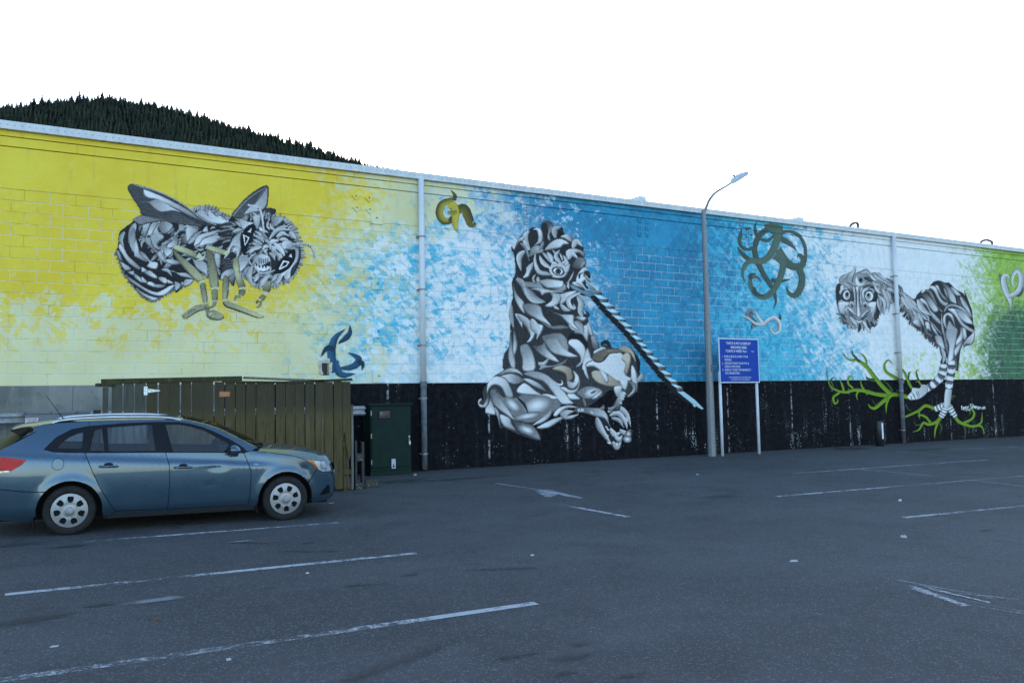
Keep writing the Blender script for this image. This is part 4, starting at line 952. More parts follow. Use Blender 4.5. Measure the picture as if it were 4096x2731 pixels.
# ---- the long-necked bird with root feet
c = Canvas(3270, 1040, 3960, 1790, 1.2, 8)
def NG(st, w, pal='n', p=.1, w1=.12): c.A('F', st, w*.62, .95, .45, pal, p=p, w0=1.0, w1=w1, dk=.15)
c.use('painted_bird')
c.F('E', '140,250 200,330 260,370 310,415 370,430 400,370 482,295 460,340 500,330 530,290 580,285 610,215 660,170 740,160 820,190 880,190 950,260 1020,310 1080,340 1118,380 1100,290 1140,380 1190,520 1220,600 1240,800 1262,890 1262,1010 1222,1112 1130,1130 1100,1168 1085,1110 1050,1200 1030,1350 1012,1500 970,1490 900,1440 860,1430 810,1430 760,1420 750,1370 770,1300 750,1240 730,1140 680,1110 630,1045 622,1075 600,1030 588,1062 540,990 520,1025 490,940 360,850 330,790 325,800 280,740 265,740 240,680 190,600 155,570 90,400 100,200', .07, .08, rim=0)
c.flow('E', '100,240 220,330 400,450 520,640 480,800 330,720 180,560 100,420', 40, 130, 18, 60, .35, .95, 11); c.fringe('E', '150,560 240,690 340,800 490,930 600,1040 720,1130', 26, 60, 13, .3, .1, 1, 12)
many('E', '''A|150,280 220,460 340,690|44|.35|.9
A|205,340 280,480 360,640|36|.3|.9
A|260,390 340,520 470,650|36|.3|.85
A|310,430 370,500 392,545|22|.3|.95
A|160,440 170,500 165,572|16|.7|.3
A|340,590 400,680 440,780|26|.3|.8
A|420,640 460,720 510,835|26|.4|.9
330,780 390,740 440,770 480,850 470,880 390,840|.95|.2
A|200,560 300,660 330,770|32|.45|.15
A|250,680 270,720 265,745|12|.3|.1
A|410,440 480,580 612,682|48|.4|.95
440,440 480,425 550,490 600,600 680,680 755,770 750,820 650,740 600,660 540,540 470,490|.9|.6
420,400 490,340 560,370 640,460 720,600 650,630 560,510 480,410|.12|.85
500,330 560,290 630,340 690,500 740,600 790,620 720,560 620,420 570,350|.25|.9
580,270 620,235 690,270 740,400 800,470 870,500 820,550 740,480 670,350 630,300|.95|.6
670,235 720,240 760,340 840,430 890,490 800,440 730,330|.98|.3
740,180 800,190 900,280 980,420 1000,510 900,470 850,340 790,250|.15|.85
900,270 960,270 1060,390 980,380|.6|.9
800,270 850,350 862,432 820,350|.9|.6
980,390 1070,400 1110,590 1000,520|.1|.2
A|1050,400 1130,540 1222,705|34|.3|.85
A|1130,540 1160,590 1182,645|16|.95|.6
800,620 830,550 900,510 1000,525 1100,580 1190,690 1200,720 1090,620 980,560 880,560 820,630|.5|.95
970,580 1080,610 1180,710 1232,812 1120,790 1020,700|.45|.98
860,590 960,580 1030,700 1100,800 1252,902 1220,940 1080,850 960,680|.98|.6
1120,800 1240,820 1257,890 1180,860|.03|.05
1090,1100 1150,1020 1240,930 1265,910 1262,1020 1222,1112 1130,1120 1100,1168|.5|.95
840,880 880,760 950,840 1010,900 990,1050 960,1200 940,1340 860,1360 880,1150 830,990|.5|.99
800,680 870,640 940,690 972,862 920,740 850,680 830,760 847,892 790,790|.95|.6
770,640 760,760 770,900 800,1000 820,1150 860,1280 870,1180 820,960 790,820|.8|.3
985,1060 1040,960 1060,850 1090,930 1080,1040 990,1130|.98|.5
955,1210 1000,1130 1090,1050 1060,1150 980,1290|.9|.4
1080,870 1130,900 1150,1000 1100,1040|.95|.7
1140,900 1222,945 1150,1000|.04|.06
470,660 560,740 640,800 760,940 770,970 690,900 600,780 510,740|.98|.5
600,800 650,850 730,992 650,920|.98|.8
520,780 580,790 600,860 612,925 560,890 550,922|.95|.7
670,980 760,990 800,1100 812,1192 720,1130 680,1060|.5|.98
490,820 560,930 640,970 620,1040 540,960|.5|.15
A|760,1160 800,1280 780,1405|32|.85|.3
A|820,1290 840,1350 840,1410|20|.7|.3
A|960,1300 970,1400 985,1495|26|.3|.1''', 5)
c.use('head')
c.F('H', '115,640 140,520 190,470 195,380 245,320 330,290 400,260 490,190 490,130 530,130 540,180 520,270 600,240 680,225 780,240 850,270 950,255 1040,280 1120,370 1200,380 1290,420 1365,490 1470,560 1465,900 1330,800 1300,840 1290,760 1250,870 1240,950 1222,1098 1170,930 1125,1142 1085,950 1050,1152 1020,1060 1010,1200 920,1270 900,1320 950,1320 965,1370 920,1395 850,1380 845,1450 838,1525 760,1400 640,1390 585,1512 570,1400 470,1370 445,1432 350,1340 280,1310 255,1245 310,1250 240,1190 180,1080 140,920 120,760', .45, .3, rim=6)
c.flow('H', '1000,330 1200,400 1450,560 1460,860 1250,800 1080,820 960,700 880,500', 46, 190, 26, 68, .35, .95, 9); c.fringe('H', '1440,900 1300,840 1230,900 1100,980 1030,1050 960,1220 880,1330 760,1390 600,1400 450,1370 300,1290 200,1120', 34, 120, 22, .8, .2, -1, 10)
many('H', '''115,640 140,520 200,500 270,560 190,650 200,720 280,640 400,600 490,690 490,850 380,900 250,830 180,850 140,920|.08|.14
690,560 850,520 950,600 990,720 980,850 900,870 760,860 700,800 660,700|.14|.06
180,890 380,880 390,960 320,1000 330,1100 280,1160 200,1100|.98|.5
800,900 960,880 960,1000 930,1100 900,1230 860,1150 880,1050 800,980|.98|.6
960,880 1000,900 1040,1040 1010,1200 930,1260 920,1150 960,1050|.05|.1
350,420 390,290 480,210 490,130 520,125 543,170 520,280 480,380 470,460 500,470 520,420 560,460 540,560 480,560 400,500 360,480|.5|.9
A|190,400 230,440 245,320|30|.7|.3
A|260,420 320,350 380,285|34|.8|.2
215,545 270,530 300,600 340,580 390,640 380,690 340,640 280,640 220,725 190,680 210,610|.98|.5
280,490 330,490 430,560 470,640 440,700 390,620 330,550|.9|.2
660,720 680,620 740,580 838,558 790,640 720,680 720,800 750,862 700,830|.98|.6
810,620 860,595 930,640 930,700 890,720 870,640|.9|.4
520,420 560,340 600,440 650,490 720,440 790,430 740,490 842,520 720,530 640,570 540,540|.98|.6
560,340 650,310 640,345|.95|.8
A|640,270 760,230 850,330|44|.3|.8
A|820,290 900,400 987,440|30|.98|.6
A|900,290 980,380 1057,430|30|.9|.4
A|1000,340 1060,390 1132,415|24|.98|.6
A|950,260 1100,380 1252,480|32|.9|.3
700,380 760,350 840,370 900,450 840,460 760,420|.1|.2
A|880,450 940,520 1062,510|28|.85|.4
A|1100,440 1150,470 1182,520|17|.98|.6
A|1160,480 1290,560 1395,610|40|.8|.25
A|1180,600 1290,640 1400,760|44|.95|.5
A|920,540 980,640 1052,696|30|.98|.6
A|1000,700 1060,830 1050,1152|38|.15|.7
A|1100,600 1200,800 1222,1098|58|.3|.9
A|1050,760 1140,880 1128,1142|46|.4|.95
A|1180,640 1250,760 1258,870|30|.4|.9
A|990,800 1010,950 1050,1080|32|.3|.85
A|1280,660 1290,740 1300,835|14|.1|.2
A|1320,680 1330,760 1332,850|14|.1|.2
530,570 605,570 590,690 600,900 638,1150 600,1195 560,1170 560,900 555,700|.98|.95
A|525,580 545,750 552,1150|10|.04|.04
A|622,600 610,800 652,1150|10|.04|.04
480,560 520,600 530,800 540,1000 510,900 490,700|.95|.8
640,600 690,580 650,700 660,850 680,900 640,950 620,800|.95|.8
350,1000 420,1010 500,1080 560,1160 540,1190 440,1120 360,1050|.98|.6
660,1160 720,1090 770,1045 822,1060 800,1100 700,1180 650,1210|.98|.6
A|340,985 420,1085 560,1195|10|.04|.04
A|640,1230 760,1110 835,1058|10|.04|.04
A|375,980 325,1025 350,1098|15|.98|.8
A|825,1010 872,1050 830,1112|14|.98|.8
A|395,935 440,880 495,960|17|.98|.6
A|680,925 730,892 792,950|15|.98|.6
A|380,1090 500,1215 600,1278|16|.06|.06
A|600,1278 700,1215 812,1130|16|.06|.06
540,1245 600,1280 667,1253 660,1312 600,1327 545,1305|.99|.98
A|350,1120 420,1270 472,1372|44|.2|.5
A|420,1180 520,1300 562,1382|44|.45|.9
A|610,1330 615,1420 583,1514|32|.05|.12
A|690,1280 780,1400 838,1525|44|.6|.98
A|760,1250 800,1380 847,1452|26|.06|.1
A|840,1280 875,1350 855,1392|22|.05|.08
A|870,1290 915,1385 960,1350|18|.08|.08
A|230,1120 290,1200 342,1262|28|.08|.2
A|252,1242 300,1330 342,1270|26|.1|.2''', 4)
for a in [(340, 735, 70, 96, .98, .95), (350, 738, 44, 70, .08, .1), (351, 748, 38, 58, .6, .4), (352, 715, 28, 48, .05, .08), (815, 755, 82, 97, .98, .95), (800, 757, 46, 66, .08, .1), (800, 762, 38, 54, .6, .4), (798, 735, 25, 40, .05, .08), (455, 960, 18, 46, .05, .1), (730, 962, 26, 36, .06, .1), (635, 420, 40, 46, .04, .08)]: c.E('H', a[0], a[1], a[2], a[3], 0, a[4], a[5])
c.use('root')
for a in [('1240,765 1100,730 950,740 800,720 650,680 520,670 400,700 280,670 190,600 150,400', 46), ('1010,725 900,620 800,500 720,390 650,320 560,270 450,260 365,163', 46), ('600,295 540,230 500,180 497,118', 26, 'm'), ('690,345 680,260 640,200 600,173', 22), ('1010,745 900,830 800,910 740,900 708,858', 44), ('985,770 950,880 952,985', 26), ('1035,690 980,600 888,523', 24, 'm'),
          ('1190,570 1050,490 950,420 930,330 985,268 1048,332', 34), ('1295,650 1250,560 1200,430 1140,385 1083,402', 30), ('1250,530 1260,450 1288,418', 20, 'm'), ('1412,605 1370,480 1360,420 1392,385', 18, 'm'), ('1420,605 1385,555 1338,566', 18), ('385,705 360,600 318,528', 26), ('245,645 215,540 257,488', 22, 'm'), ('505,645 440,580 450,500 500,485 512,560', 22), ('705,725 630,630 604,528', 26), ('320,705 240,770 262,855 302,820 285,790', 26), ('570,690 550,740 566,808', 24), ('800,540 710,520 683,484', 32, 'm'), ('840,870 790,850 755,790', 12, 'm')]:
    NG(*a)
c.use('root'); NG('1615,925 1480,880 1380,950 1205,1030', 36, w1=.6); NG('1400,930 1390,990 1368,1025', 18)
NG('1210,860 1240,920 1292,952', 14, 'm')
c.use('root'); NG('1450,1115 1370,1142 1308,1088', 18, 'm'); NG('1655,1100 1695,1180 1668,1265', 18, 'm'); NG('1555,1115 1480,1030 1400,1005 1402,1062', 26); NG('1645,1100 1610,1200 1598,1315', 26); NG('1700,1015 1620,1100 1520,1130 1450,1110 1390,1200 1308,1232', 36)
c.use('root'); NG('1995,1150 2015,1230 2000,1335', 18, 'm'); NG('1990,1115 2100,1060 2135,980 2090,925 2073,1002', 28); NG('2160,1155 2230,1100 2240,968', 24); NG('1865,990 1900,1070 1970,1120 2100,1160 2200,1150 2250,1190 2267,1275', 36); NG('1815,805 1850,750 1892,762', 18, 'm')
c.use('leg')
c.A('F', '1728,325 1700,470 1590,590 1480,665', 56, .98, .22, p=.2, w0=.75, w1=.75, band=9); c.F('F', '1235,755 1290,690 1305,640 1400,645 1430,595 1500,615 1505,700 1440,765 1380,795 1290,808 1248,790', .95, .6, rim=3)
for s_ in ('1275,750 1300,805', '1310,725 1348,798', '1350,690 1385,780', '1375,685 1400,755', '1290,700 1330,740'): c.A('F', s_, 5, .08, .08, p=.5, w0=.7, w1=.5)
c.use('leg')
c.A('F', '1760,880 1700,890 1600,930', 44, .98, .3, p=.2, w0=.8, w1=.8, band=9); c.A('F', '1755,880 1725,960 1685,1035', 44, .98, .3, p=.2, w0=.8, w1=.8, band=9); c.A('F', '1785,870 1830,950 1885,1030', 42, .98, .3, p=.2, w0=.8, w1=.7, band=9)
c.A('F', '1830,275 1825,430 1800,560 1790,700', 56, .98, .2, p=.3, w0=.8, w1=.8, band=8); c.A('F', '1790,660 1775,800 1765,910', 48, .5, .95, p=.3, w0=.9, w1=.7)
c.use('signature')
sig = {'t': ['8,0 8,50 18,54', '0,16 18,16'], 'e': ['22,50 4,50 4,20 20,20 20,36 4,36'], 's': ['24,8 4,8 4,32 24,32 24,58 4,58'], 'S': ['30,0 4,0 4,26 28,26 28,54 2,54'], 'h': ['4,0 4,54', '4,26 22,26 22,54'], 'r': ['4,24 4,54', '4,30 20,24'], 'i': ['6,24 6,54'], 'n': ['4,54 4,22 24,22 24,54']}
xo = 1955
for ch, w_, dy in (('t', 26, 22), ('e', 28, 22), ('s', 30, 30), ('s', 34, 30), (' ', 4, 0), ('S', 38, 0), ('h', 30, 2), ('e', 30, 10), ('e', 30, 16), ('r', 28, 16), ('i', 18, 16), ('n', 30, 14)):
    for poly in sig.get(ch, []):
        q = [(xo+float(a)*1.05, 858+dy+float(b)) for a, b in (t.split(',') for t in poly.split())]
        for a, b in zip(q, q[1:]): c.A('F', '%g,%g %g,%g' % (*a, *b), 4.5, .98, .95, p=.5, w0=.95, w1=.95, dk=.9)
    xo += w_
c.build('painted_bird', .0145, figlabel='painted long-necked bird with a grinning mask face and green root toes')
# ---------------------------------------------------------------- text helper
def text_mesh(name, body, size, mat, parent, loc, rot, align='CENTER', extrude=.0, sx=1.0, spacing=1.0, bold=0.0):
    cu = bpy.data.curves.new(name, 'FONT'); cu.body = body; cu.size = size; cu.align_x = align; cu.space_character = spacing; cu.offset = bold; cu.extrude = extrude; cu.resolution_u = 2
    t = bpy.data.objects.new('tmp', cu); COL.objects.link(t)
    me = bpy.data.meshes.new_from_object(t.evaluated_get(bpy.context.evaluated_depsgraph_get())); bpy.data.objects.remove(t); bpy.data.curves.remove(cu)
    me.name = name; me.materials.clear(); me.materials.append(mat)
    o = link(bpy.data.objects.new(name, me), parent); o.location = loc; o.rotation_euler = rot; o.scale = (sx, 1, 1)
    return o
FACE = (R(90), 0, 0)                       # text standing upright, read from -y

# ---------------------------------------------------------------- street lamp
STEEL = simple('galvanised_steel', (.20, .215, .23), .55, .45, .5, .2, 25, None, .3, 120)
q = gndpt(2848, 1824); PX, PY = q[0], q[1]; zg = GZ(PX, PY)
lamp = empty('street_lamp', (PX, PY, zg))
tag(lamp, 'tall galvanised lamp post with curved arm beside the blue parking sign', 'street lamp')
ztop = planept(2823, 850, PY)[1]-zg
bm = BM(); lathe(bm, [(.105, -.02), (.105, .02), (.102, .5), (.101, 1.0), (.078, 3.6), (.078, 3.62), (.072, 3.63), (.058, ztop), (.040, ztop+.06)], 8, 'Z', close=True)
obj('pole', bm, STEEL, lamp)
pp = [planept(2750+x/6.03, 640+y/6.03, PY) for x, y in ((440, 1215), (470, 1100), (520, 980), (590, 880), (660, 805), (740, 745), (810, 705), (900, 650), (1030, 575))]
pp = [(a-PX, 0, b-zg) for a, b in pp]; pp[0] = (0, 0, ztop-.05); pc = catmull(pp, 4)
bm = BM(); tube(bm, pc, list(np.linspace(.042, .028, len(pc))), 12); obj('arm', bm, STEEL, lamp, True)
end = np.array(pp[-1]); dir_ = np.array(pp[-1])-np.array(pp[-2]); dir_ /= np.linalg.norm(dir_); ang = math.atan2(dir_[2], dir_[0])
hd = empty('tmp'); 
def lamp_head():
    """luminaire along local +x, flat glass below"""
    bm = BM(); st = [(-.05, .045, .02, .03), (.05, .06, .03, .05), (.15, .13, .045, .10), (.35, .15, .05, .12), (.55, .15, .05, .10), (.70, .13, .045, .06), (.78, .08, .03, .035)]
    rings = []
    for x, w_, zb, zt in st:
        pr = [(-w_, -zb*.6), (-w_*.97, 0), (-w_*.7, zt*.8), (-w_*.3, zt), (w_*.3, zt), (w_*.7, zt*.8), (w_*.97, 0), (w_, -zb*.6), (w_*.85, -zb), (-w_*.85, -zb)]
        rings.append([bm.verts.new((x, a, b)) for a, b in pr])
    for a, b in zip(rings, rings[1:]):
        for k in range(10): bm.faces.new((a[k], b[k], b[(k+1) % 10], a[(k+1) % 10]))
    bm.faces.new(rings[0]); bm.faces.new(list(reversed(rings[-1]))); bmesh.ops.recalc_face_normals(bm, faces=bm.faces); return bm
bpy.data.objects.remove(hd)
LAMPG = simple('lamp_housing_grey', (.42, .46, .50), .45, .1)
h_ = obj('lamp_head', lamp_head(), LAMPG, lamp, True); h_.location = tuple(end); h_.rotation_euler = (R(-8), -ang-R(2), R(0)); h_.scale = (.92, .92, .92)
bm = BM(); box(bm, .22, .72, -.115, .115, -.058, -.046, .008); o = obj('lamp_glass', bm, simple('lamp_glass', (.16, .18, .20), .12, 0, .6), h_)
bm = BM(); lathe(bm, [(.0, .17), (.03, .168), (.035, .15), (.035, .10)], 12, 'Z', (.28, 0, 0)); obj('photocell', bm, simple('photocell_blue', (.03, .04, .09), .4), h_)
bm = BM(); X_, Z_ = planept(2837, 1473, PY); box(bm, -.012, .03, -.098, -.088, Z_-zg-.09, Z_-zg+.09, .002); pl = obj('number_plate', bm, simple('plate_black', (.02, .02, .022), .5), lamp)
WTXT = simple('white_lettering', (.70, .71, .72), .6, 0, .4, .05)
for k, ch in enumerate('0401'): text_mesh('digit', ch, .04, WTXT, pl, (.009, -.0995, Z_-zg+.05-k*.042), FACE)

# ---------------------------------------------------------------- pay-and-display sign
YS = -.66
sx0, _ = planept(2890, 1823, YS); sx1, _ = planept(3037, 1816, YS)
sign = empty('parking_sign', ((sx0+sx1)/2, YS, GZ((sx0+sx1)/2, YS))); sz = sign.location.z; scx = sign.location.x
tag(sign, 'blue pay and display parking sign on two white posts', 'sign')
c0 = planept(2867, 1352, YS); c1 = planept(3033, 1530, YS); wS = planept(3029, 1440, YS)[0]-planept(2870, 1440, YS)[0]; cS = (planept(3029, 1440, YS)[0]+planept(2870, 1440, YS)[0])/2-scx
zt, zb = planept(2946, 1354, YS)[1]-sz, planept(2953, 1531, YS)[1]-sz
SBLU = simple('sign_blue', (.004, .050, .34), .6, 0, .2, .08); SWHT = simple('sign_white_paint', (.56, .60, .66), .5, 0, .4, .08, 5)
for px in (sx0, sx1):
    bm = BM(); zz = GZ(px, YS)-sz; tube(bm, [(px-scx, 0, zz-.03), (px-scx, 0, zb+.3)], .038, 14); obj('post', bm, SWHT, sign, True)
bm = BM(); box(bm, cS-wS/2, cS+wS/2, -.062, -.040, zb, zt, .002); fr = obj('board', bm, SWHT, sign)
bm = BM(); box(bm, cS-wS/2+.028, cS+wS/2-.028, -.066, -.058, zb+.028, zt-.028, .001); bd = obj('face', bm, SBLU, fr)
def line(tx, px, py0, size, al='CENTER', s=1.0, b=.0):
    X_, Z_ = planept(2700+px/2.6133, 1250+py0/2.6133, YS); text_mesh('lettering', tx, size, WTXT, bd, (X_-scx, -.0672, Z_-sz), FACE, al, 0, s, 1.0, b)
line('THIS IS A PAY & DISPLAY', 645, 336, .092, s=.86, b=.0012); line('MACHINE AREA', 648, 378, .092, s=.86, b=.0012); line('7 DAYS A WEEK 9am-', 622, 417, .092, s=.86, b=.0012); line('6pm', 793, 414, .06, s=.9); 
for k, (a, b, y_) in enumerate((('1.', 'FIND A SPACE & PARK YOUR', 470), ('', 'VEHICLE.', 504), ('2.', 'OBTAIN TICKET FROM PAY &', 541), ('', 'DISPLAY MACHINE.', 575), ('3.', 'DISPLAY TICKET PROMINENTLY', 610), ('', 'ON DASHBOARD.', 644))):
    dx = (y_-470)*.05
    if a: line(a, 470+dx, y_+1, .078, 'LEFT', .84)
    line(b, 496+dx, y_, .078, 'LEFT', .82, .0004)
line('ANY PROBLEMS WITH MACHINE PLEASE', 662, 684, .050, s=.86); line('CALL PARKING SECTION 450 0300', 665, 707, .050, s=.86)

# ---------------------------------------------------------------- bollard by the far downpipe
q = gndpt(3520, 1783); bo = empty('bollard', (q[0], q[1], GZ(q[0], q[1])))
tag(bo, 'dark bollard with a white reflective strip by the wall', 'bollard')
hb = planept(3528, 1682, q[1])[1]-bo.location.z
bm = BM(); lathe(bm, [(.115, -.02), (.115, hb-.03), (.10, hb-.008), (.02, hb)], 16, 'Z', close=True); obj('post', bm, simple('bollard_black', (.018, .020, .025), .5), bo, True)
bm = BM(); box(bm, -.035, .025, -.122, -.108, hb-.52, hb-.06, .002); obj('reflector', bm, simple('reflector_white', (.75, .78, .80), .35), bo)

# ---------------------------------------------------------------- green electrical cabinet
YC = -.55; q0 = planept(1482, 1860, YC)[0]; q1 = planept(1645, 1860, YC)[0]; cc = (q0+q1)/2; zc = GZ(cc, YC)
cab = empty('electrical_cabinet', (cc, YC, zc)); tag(cab, 'dark green steel electrical cabinet standing between fence and downpipe', 'cabinet')
hC = planept(1560, 1615, YC)[1]-zc; wC = (q1-q0)/2
GRN = simple('cabinet_green', (.004, .019, .015), .6, 0, .18, .2, 5, None, .15, 30); DG = simple('cabinet_green_dark', (.005, .014, .010), .5)
bm = BM(); box(bm, -wC, wC, .0, .45, -.01, hC-.03, .006); obj('body', bm, GRN, cab)
bm = BM(); box(bm, -wC-.03, wC+.03, -.04, .48, hC-.032, hC+.012, .006); obj('roof', bm, GRN, cab)
bm = BM(); box(bm, -wC-.006, wC+.006, -.008, .46, -.01, .10, .003); box(bm, -wC+.005, wC-.005, -.014, .45, .104, .15, .003); obj('base_rail', bm, GRN, cab)
bm = BM(); box(bm, -wC+.025, wC-.02, -.022, .002, .165, hC-.06, .004); dr = obj('door', bm, GRN, cab)
def cpt(x, y): a, b = planept(1350+x/3.015, 1480+y/3.015, YC-.02); return a-cc, b-zc
a, b = cpt(490, 590), cpt(645, 480); bm = BM(); box(bm, a[0], b[0], -.028, -.018, a[1], b[1], .012); wf = obj('window', bm, simple('rubber_black', (.012, .012, .014), .5), dr)
bm = BM(); box(bm, a[0]+.014, b[0]-.014, -.0305, -.026, a[1]+.014, b[1]-.014, .006); obj('pane', bm, simple('meter_glass', (.035, .030, .045), .08, 0, .7), wf)
bm = BM(); box(bm, a[0]+.03, a[0]+.09, -.0325, -.030, a[1]+.085, b[1]-.04, .001); obj('meter_label', bm, simple('label_grey', (.12, .12, .13), .5), wf)
for zz in (.28, .8, hC-.18): bm = BM(); box(bm, -wC+.004, -wC+.028, -.026, .0, zz-.05, zz+.05, .003); obj('hinge', bm, simple('hinge_steel', (.22, .24, .25), .4, .7), dr)
a = cpt(862, 800); bm = BM(); box(bm, a[0]-.018, a[0]+.018, -.04, -.018, a[1]-.012, a[1]+.02, .003); box(bm, a[0]-.006, a[0]+.006, -.036, -.02, a[1]-.09, a[1], .002); hs = obj('hasp', bm, simple('hasp_steel', (.45, .47, .5), .3, .8), dr)
bm = BM(); box(bm, a[0]-.014, a[0]+.022, -.058, -.032, a[1]-.165, a[1]-.095, .006); tube(bm, [(a[0]-.007, -.045, a[1]-.095), (a[0]-.007, -.045, a[1]-.07), (a[0]+.004, -.045, a[1]-.058), (a[0]+.015, -.045, a[1]-.07), (a[0]+.015, -.045, a[1]-.095)], .004, 6)
obj('padlock', bm, simple('padlock_silver', (.62, .65, .68), .3, .6), hs)
a, b = cpt(653, 1185), cpt(699, 1068); bm = BM(); box(bm, a[0], b[0], -.0245, -.0225, a[1], b[1]); stk = obj('sticker', bm, SWHT, dr)
BTXT = simple('black_lettering', (.015, .015, .017), .6)
for k, t_ in enumerate(('DANGER', 'LIVE', 'CABLE', 'BURIED', 'HERE')): text_mesh('lettering', t_, .034, BTXT, stk, ((a[0]+b[0])/2, -.0252, b[1]-.045-k*.042), FACE, sx=.72)
xm = (a[0]+b[0])/2; pyobj('arrow', [(xm-.012, -.0252, a[1]+.09), (xm+.012, -.0252, a[1]+.09), (xm+.012, -.0252, a[1]+.05), (xm+.03, -.0252, a[1]+.05), (xm, -.0252, a[1]+.012), (xm-.03, -.0252, a[1]+.05), (xm-.012, -.0252, a[1]+.05)], [(0, 6, 5, 4, 3, 2, 1)], BTXT, stk)

# ---------------------------------------------------------------- guard rail along the wall
GALV = simple('galvanised_rail', (.30, .315, .33), .5, .4, .4, .22, 14)
YR = -.42; zr = (planept(1440, 1638, YR)[1]+planept(45, 1681, YR)[1])/2; xe = planept(1457, 1638, YR)[0]
gr = empty('guard_rail', (-3.5, YR, GZ(-3.5, YR))); tag(gr, 'galvanised steel guard rail running along the bare concrete wall', 'guard rail')
gl = gr.location
prof = [(0, -.155), (-.03, -.14), (-.08, -.095), (-.08, -.06), (-.02, -.02), (-.02, .02), (-.08, .06), (-.08, .095), (-.03, .14), (0, .155)]
bm = BM(); A_ = [bm.verts.new((X0+.6-gl.x, a, zr+b*.64-gl.z)) for a, b in prof]; B_ = [bm.verts.new((xe-gl.x, a, zr+b*.64-gl.z)) for a, b in prof]
for i in range(len(prof)-1): bm.faces.new((A_[i], B_[i], B_[i+1], A_[i+1]))
obj('beam', bm, GALV, gr, True)
for px in (-7.2, -5.3, -2.6, -.6):
    bm = BM(); box(bm, px-.05-gl.x, px+.05-gl.x, .005, .10, GZ(px, YR)-gl.z-.05, zr-gl.z+.08, .004); obj('post', bm, GALV, gr)

# ---------------------------------------------------------------- grey steel box with danger plate, in front of the rail
YB = -1.05; xa = planept(86, 1660, YB)[0]; xb = planept(362, 1660, YB)[0]; zt_ = planept(200, 1644, YB)[1]; cx_ = (xa+xb)/2
gb = empty('steel_box', (cx_, YB, GZ(cx_, YB))); tag(gb, 'low grey sheet steel box with a small danger plate by the concrete wall', 'utility box')
GB = simple('grey_sheet_steel', (.13, .15, .18), .45, .3, .5, .15, 4); hB = zt_-gb.location.z; w2 = (xb-xa)/2
bm = BM(); box(bm, -w2+.05, w2-.012, 0, .5, -.02, hB-.045, .004); obj('body', bm, GB, gb)
bm = BM(); box(bm, -w2, w2, -.02, .52, hB-.045, hB, .004); obj('lid', bm, GB, gb)
for k in (-.45, -.08, .3): bm = BM(); lathe(bm, [(.014, -.020), (.014, -.026), (.001, -.028)], 8, 'Y', (k, 0, hB-.022)); obj('bolt', bm, DSTEEL, gb)
a = planept(100, 1672, YB-.01); b = planept(154, 1691, YB-.01); a, b = (a[0]-cx_, a[1]-gb.location.z), (b[0]-cx_, b[1]-gb.location.z)
bm = BM(); box(bm, a[0], b[0], -.006, -.001, b[1], a[1]); dp = obj('danger_plate', bm, SWHT, gb)
REDT = simple('red_lettering', (.45, .02, .02), .5); xm = (a[0]+b[0])/2; hh = a[1]-b[1]
text_mesh('lettering', 'DANGER', .040, REDT, dp, (xm, -.0068, a[1]-hh*.45), FACE, sx=.92, bold=.001); text_mesh('lettering', 'LIVE WIRES', .034, REDT, dp, (xm, -.0068, b[1]+hh*.13), FACE, sx=.72, bold=.001)
for sg in (-1, 1): bm = BM(); box(bm, xm+sg*.092-.003, xm+sg*.092+.003, -.0068, -.0062, b[1]+hh*.2, a[1]-hh*.15); obj('red_bracket', bm, REDT, dp)

# ---------------------------------------------------------------- green wheelie bin
YW = -2.2; xw = planept(-45, 1790, YW)[0]; zl = planept(10, 1758, YW)[1]
wb = empty('wheelie_bin', (xw, YW, GZ(xw, YW))); tag(wb, 'dark wheelie bin with a green lid behind the parked car', 'bin')
hw = zl-wb.location.z; BINB = simple('bin_black', (.012, .013, .013), .5); BING = simple('bin_green', (.008, .14, .055), .45)
bm = BM(); g = box(bm, -.26, .26, -.28, .28, .10, hw-.06, .02)
for v in bm.verts:
    if v.co.z < .5: v.co.x *= .82; v.co.y *= .82
obj('body', bm, BINB, wb)
bm = BM(); box(bm, -.30, .30, -.32, .32, hw-.06, hw, .025); ld = obj('lid', bm, BING, wb)
bm = BM(); tube(bm, [(-.25, .33, hw-.05), (-.25, .39, hw-.03), (.25, .39, hw-.03), (.25, .33, hw-.05)], .014, 8); obj('handle', bm, BINB, wb)
for sg in (-1, 1):
    bm = BM(); lathe(bm, [(.001, -.03), (.095, -.03), (.10, -.015), (.10, .015), (.095, .03), (.001, .03)], 16, 'X', (sg*.25, .24, .10)); obj('wheel', bm, BINB, wb)

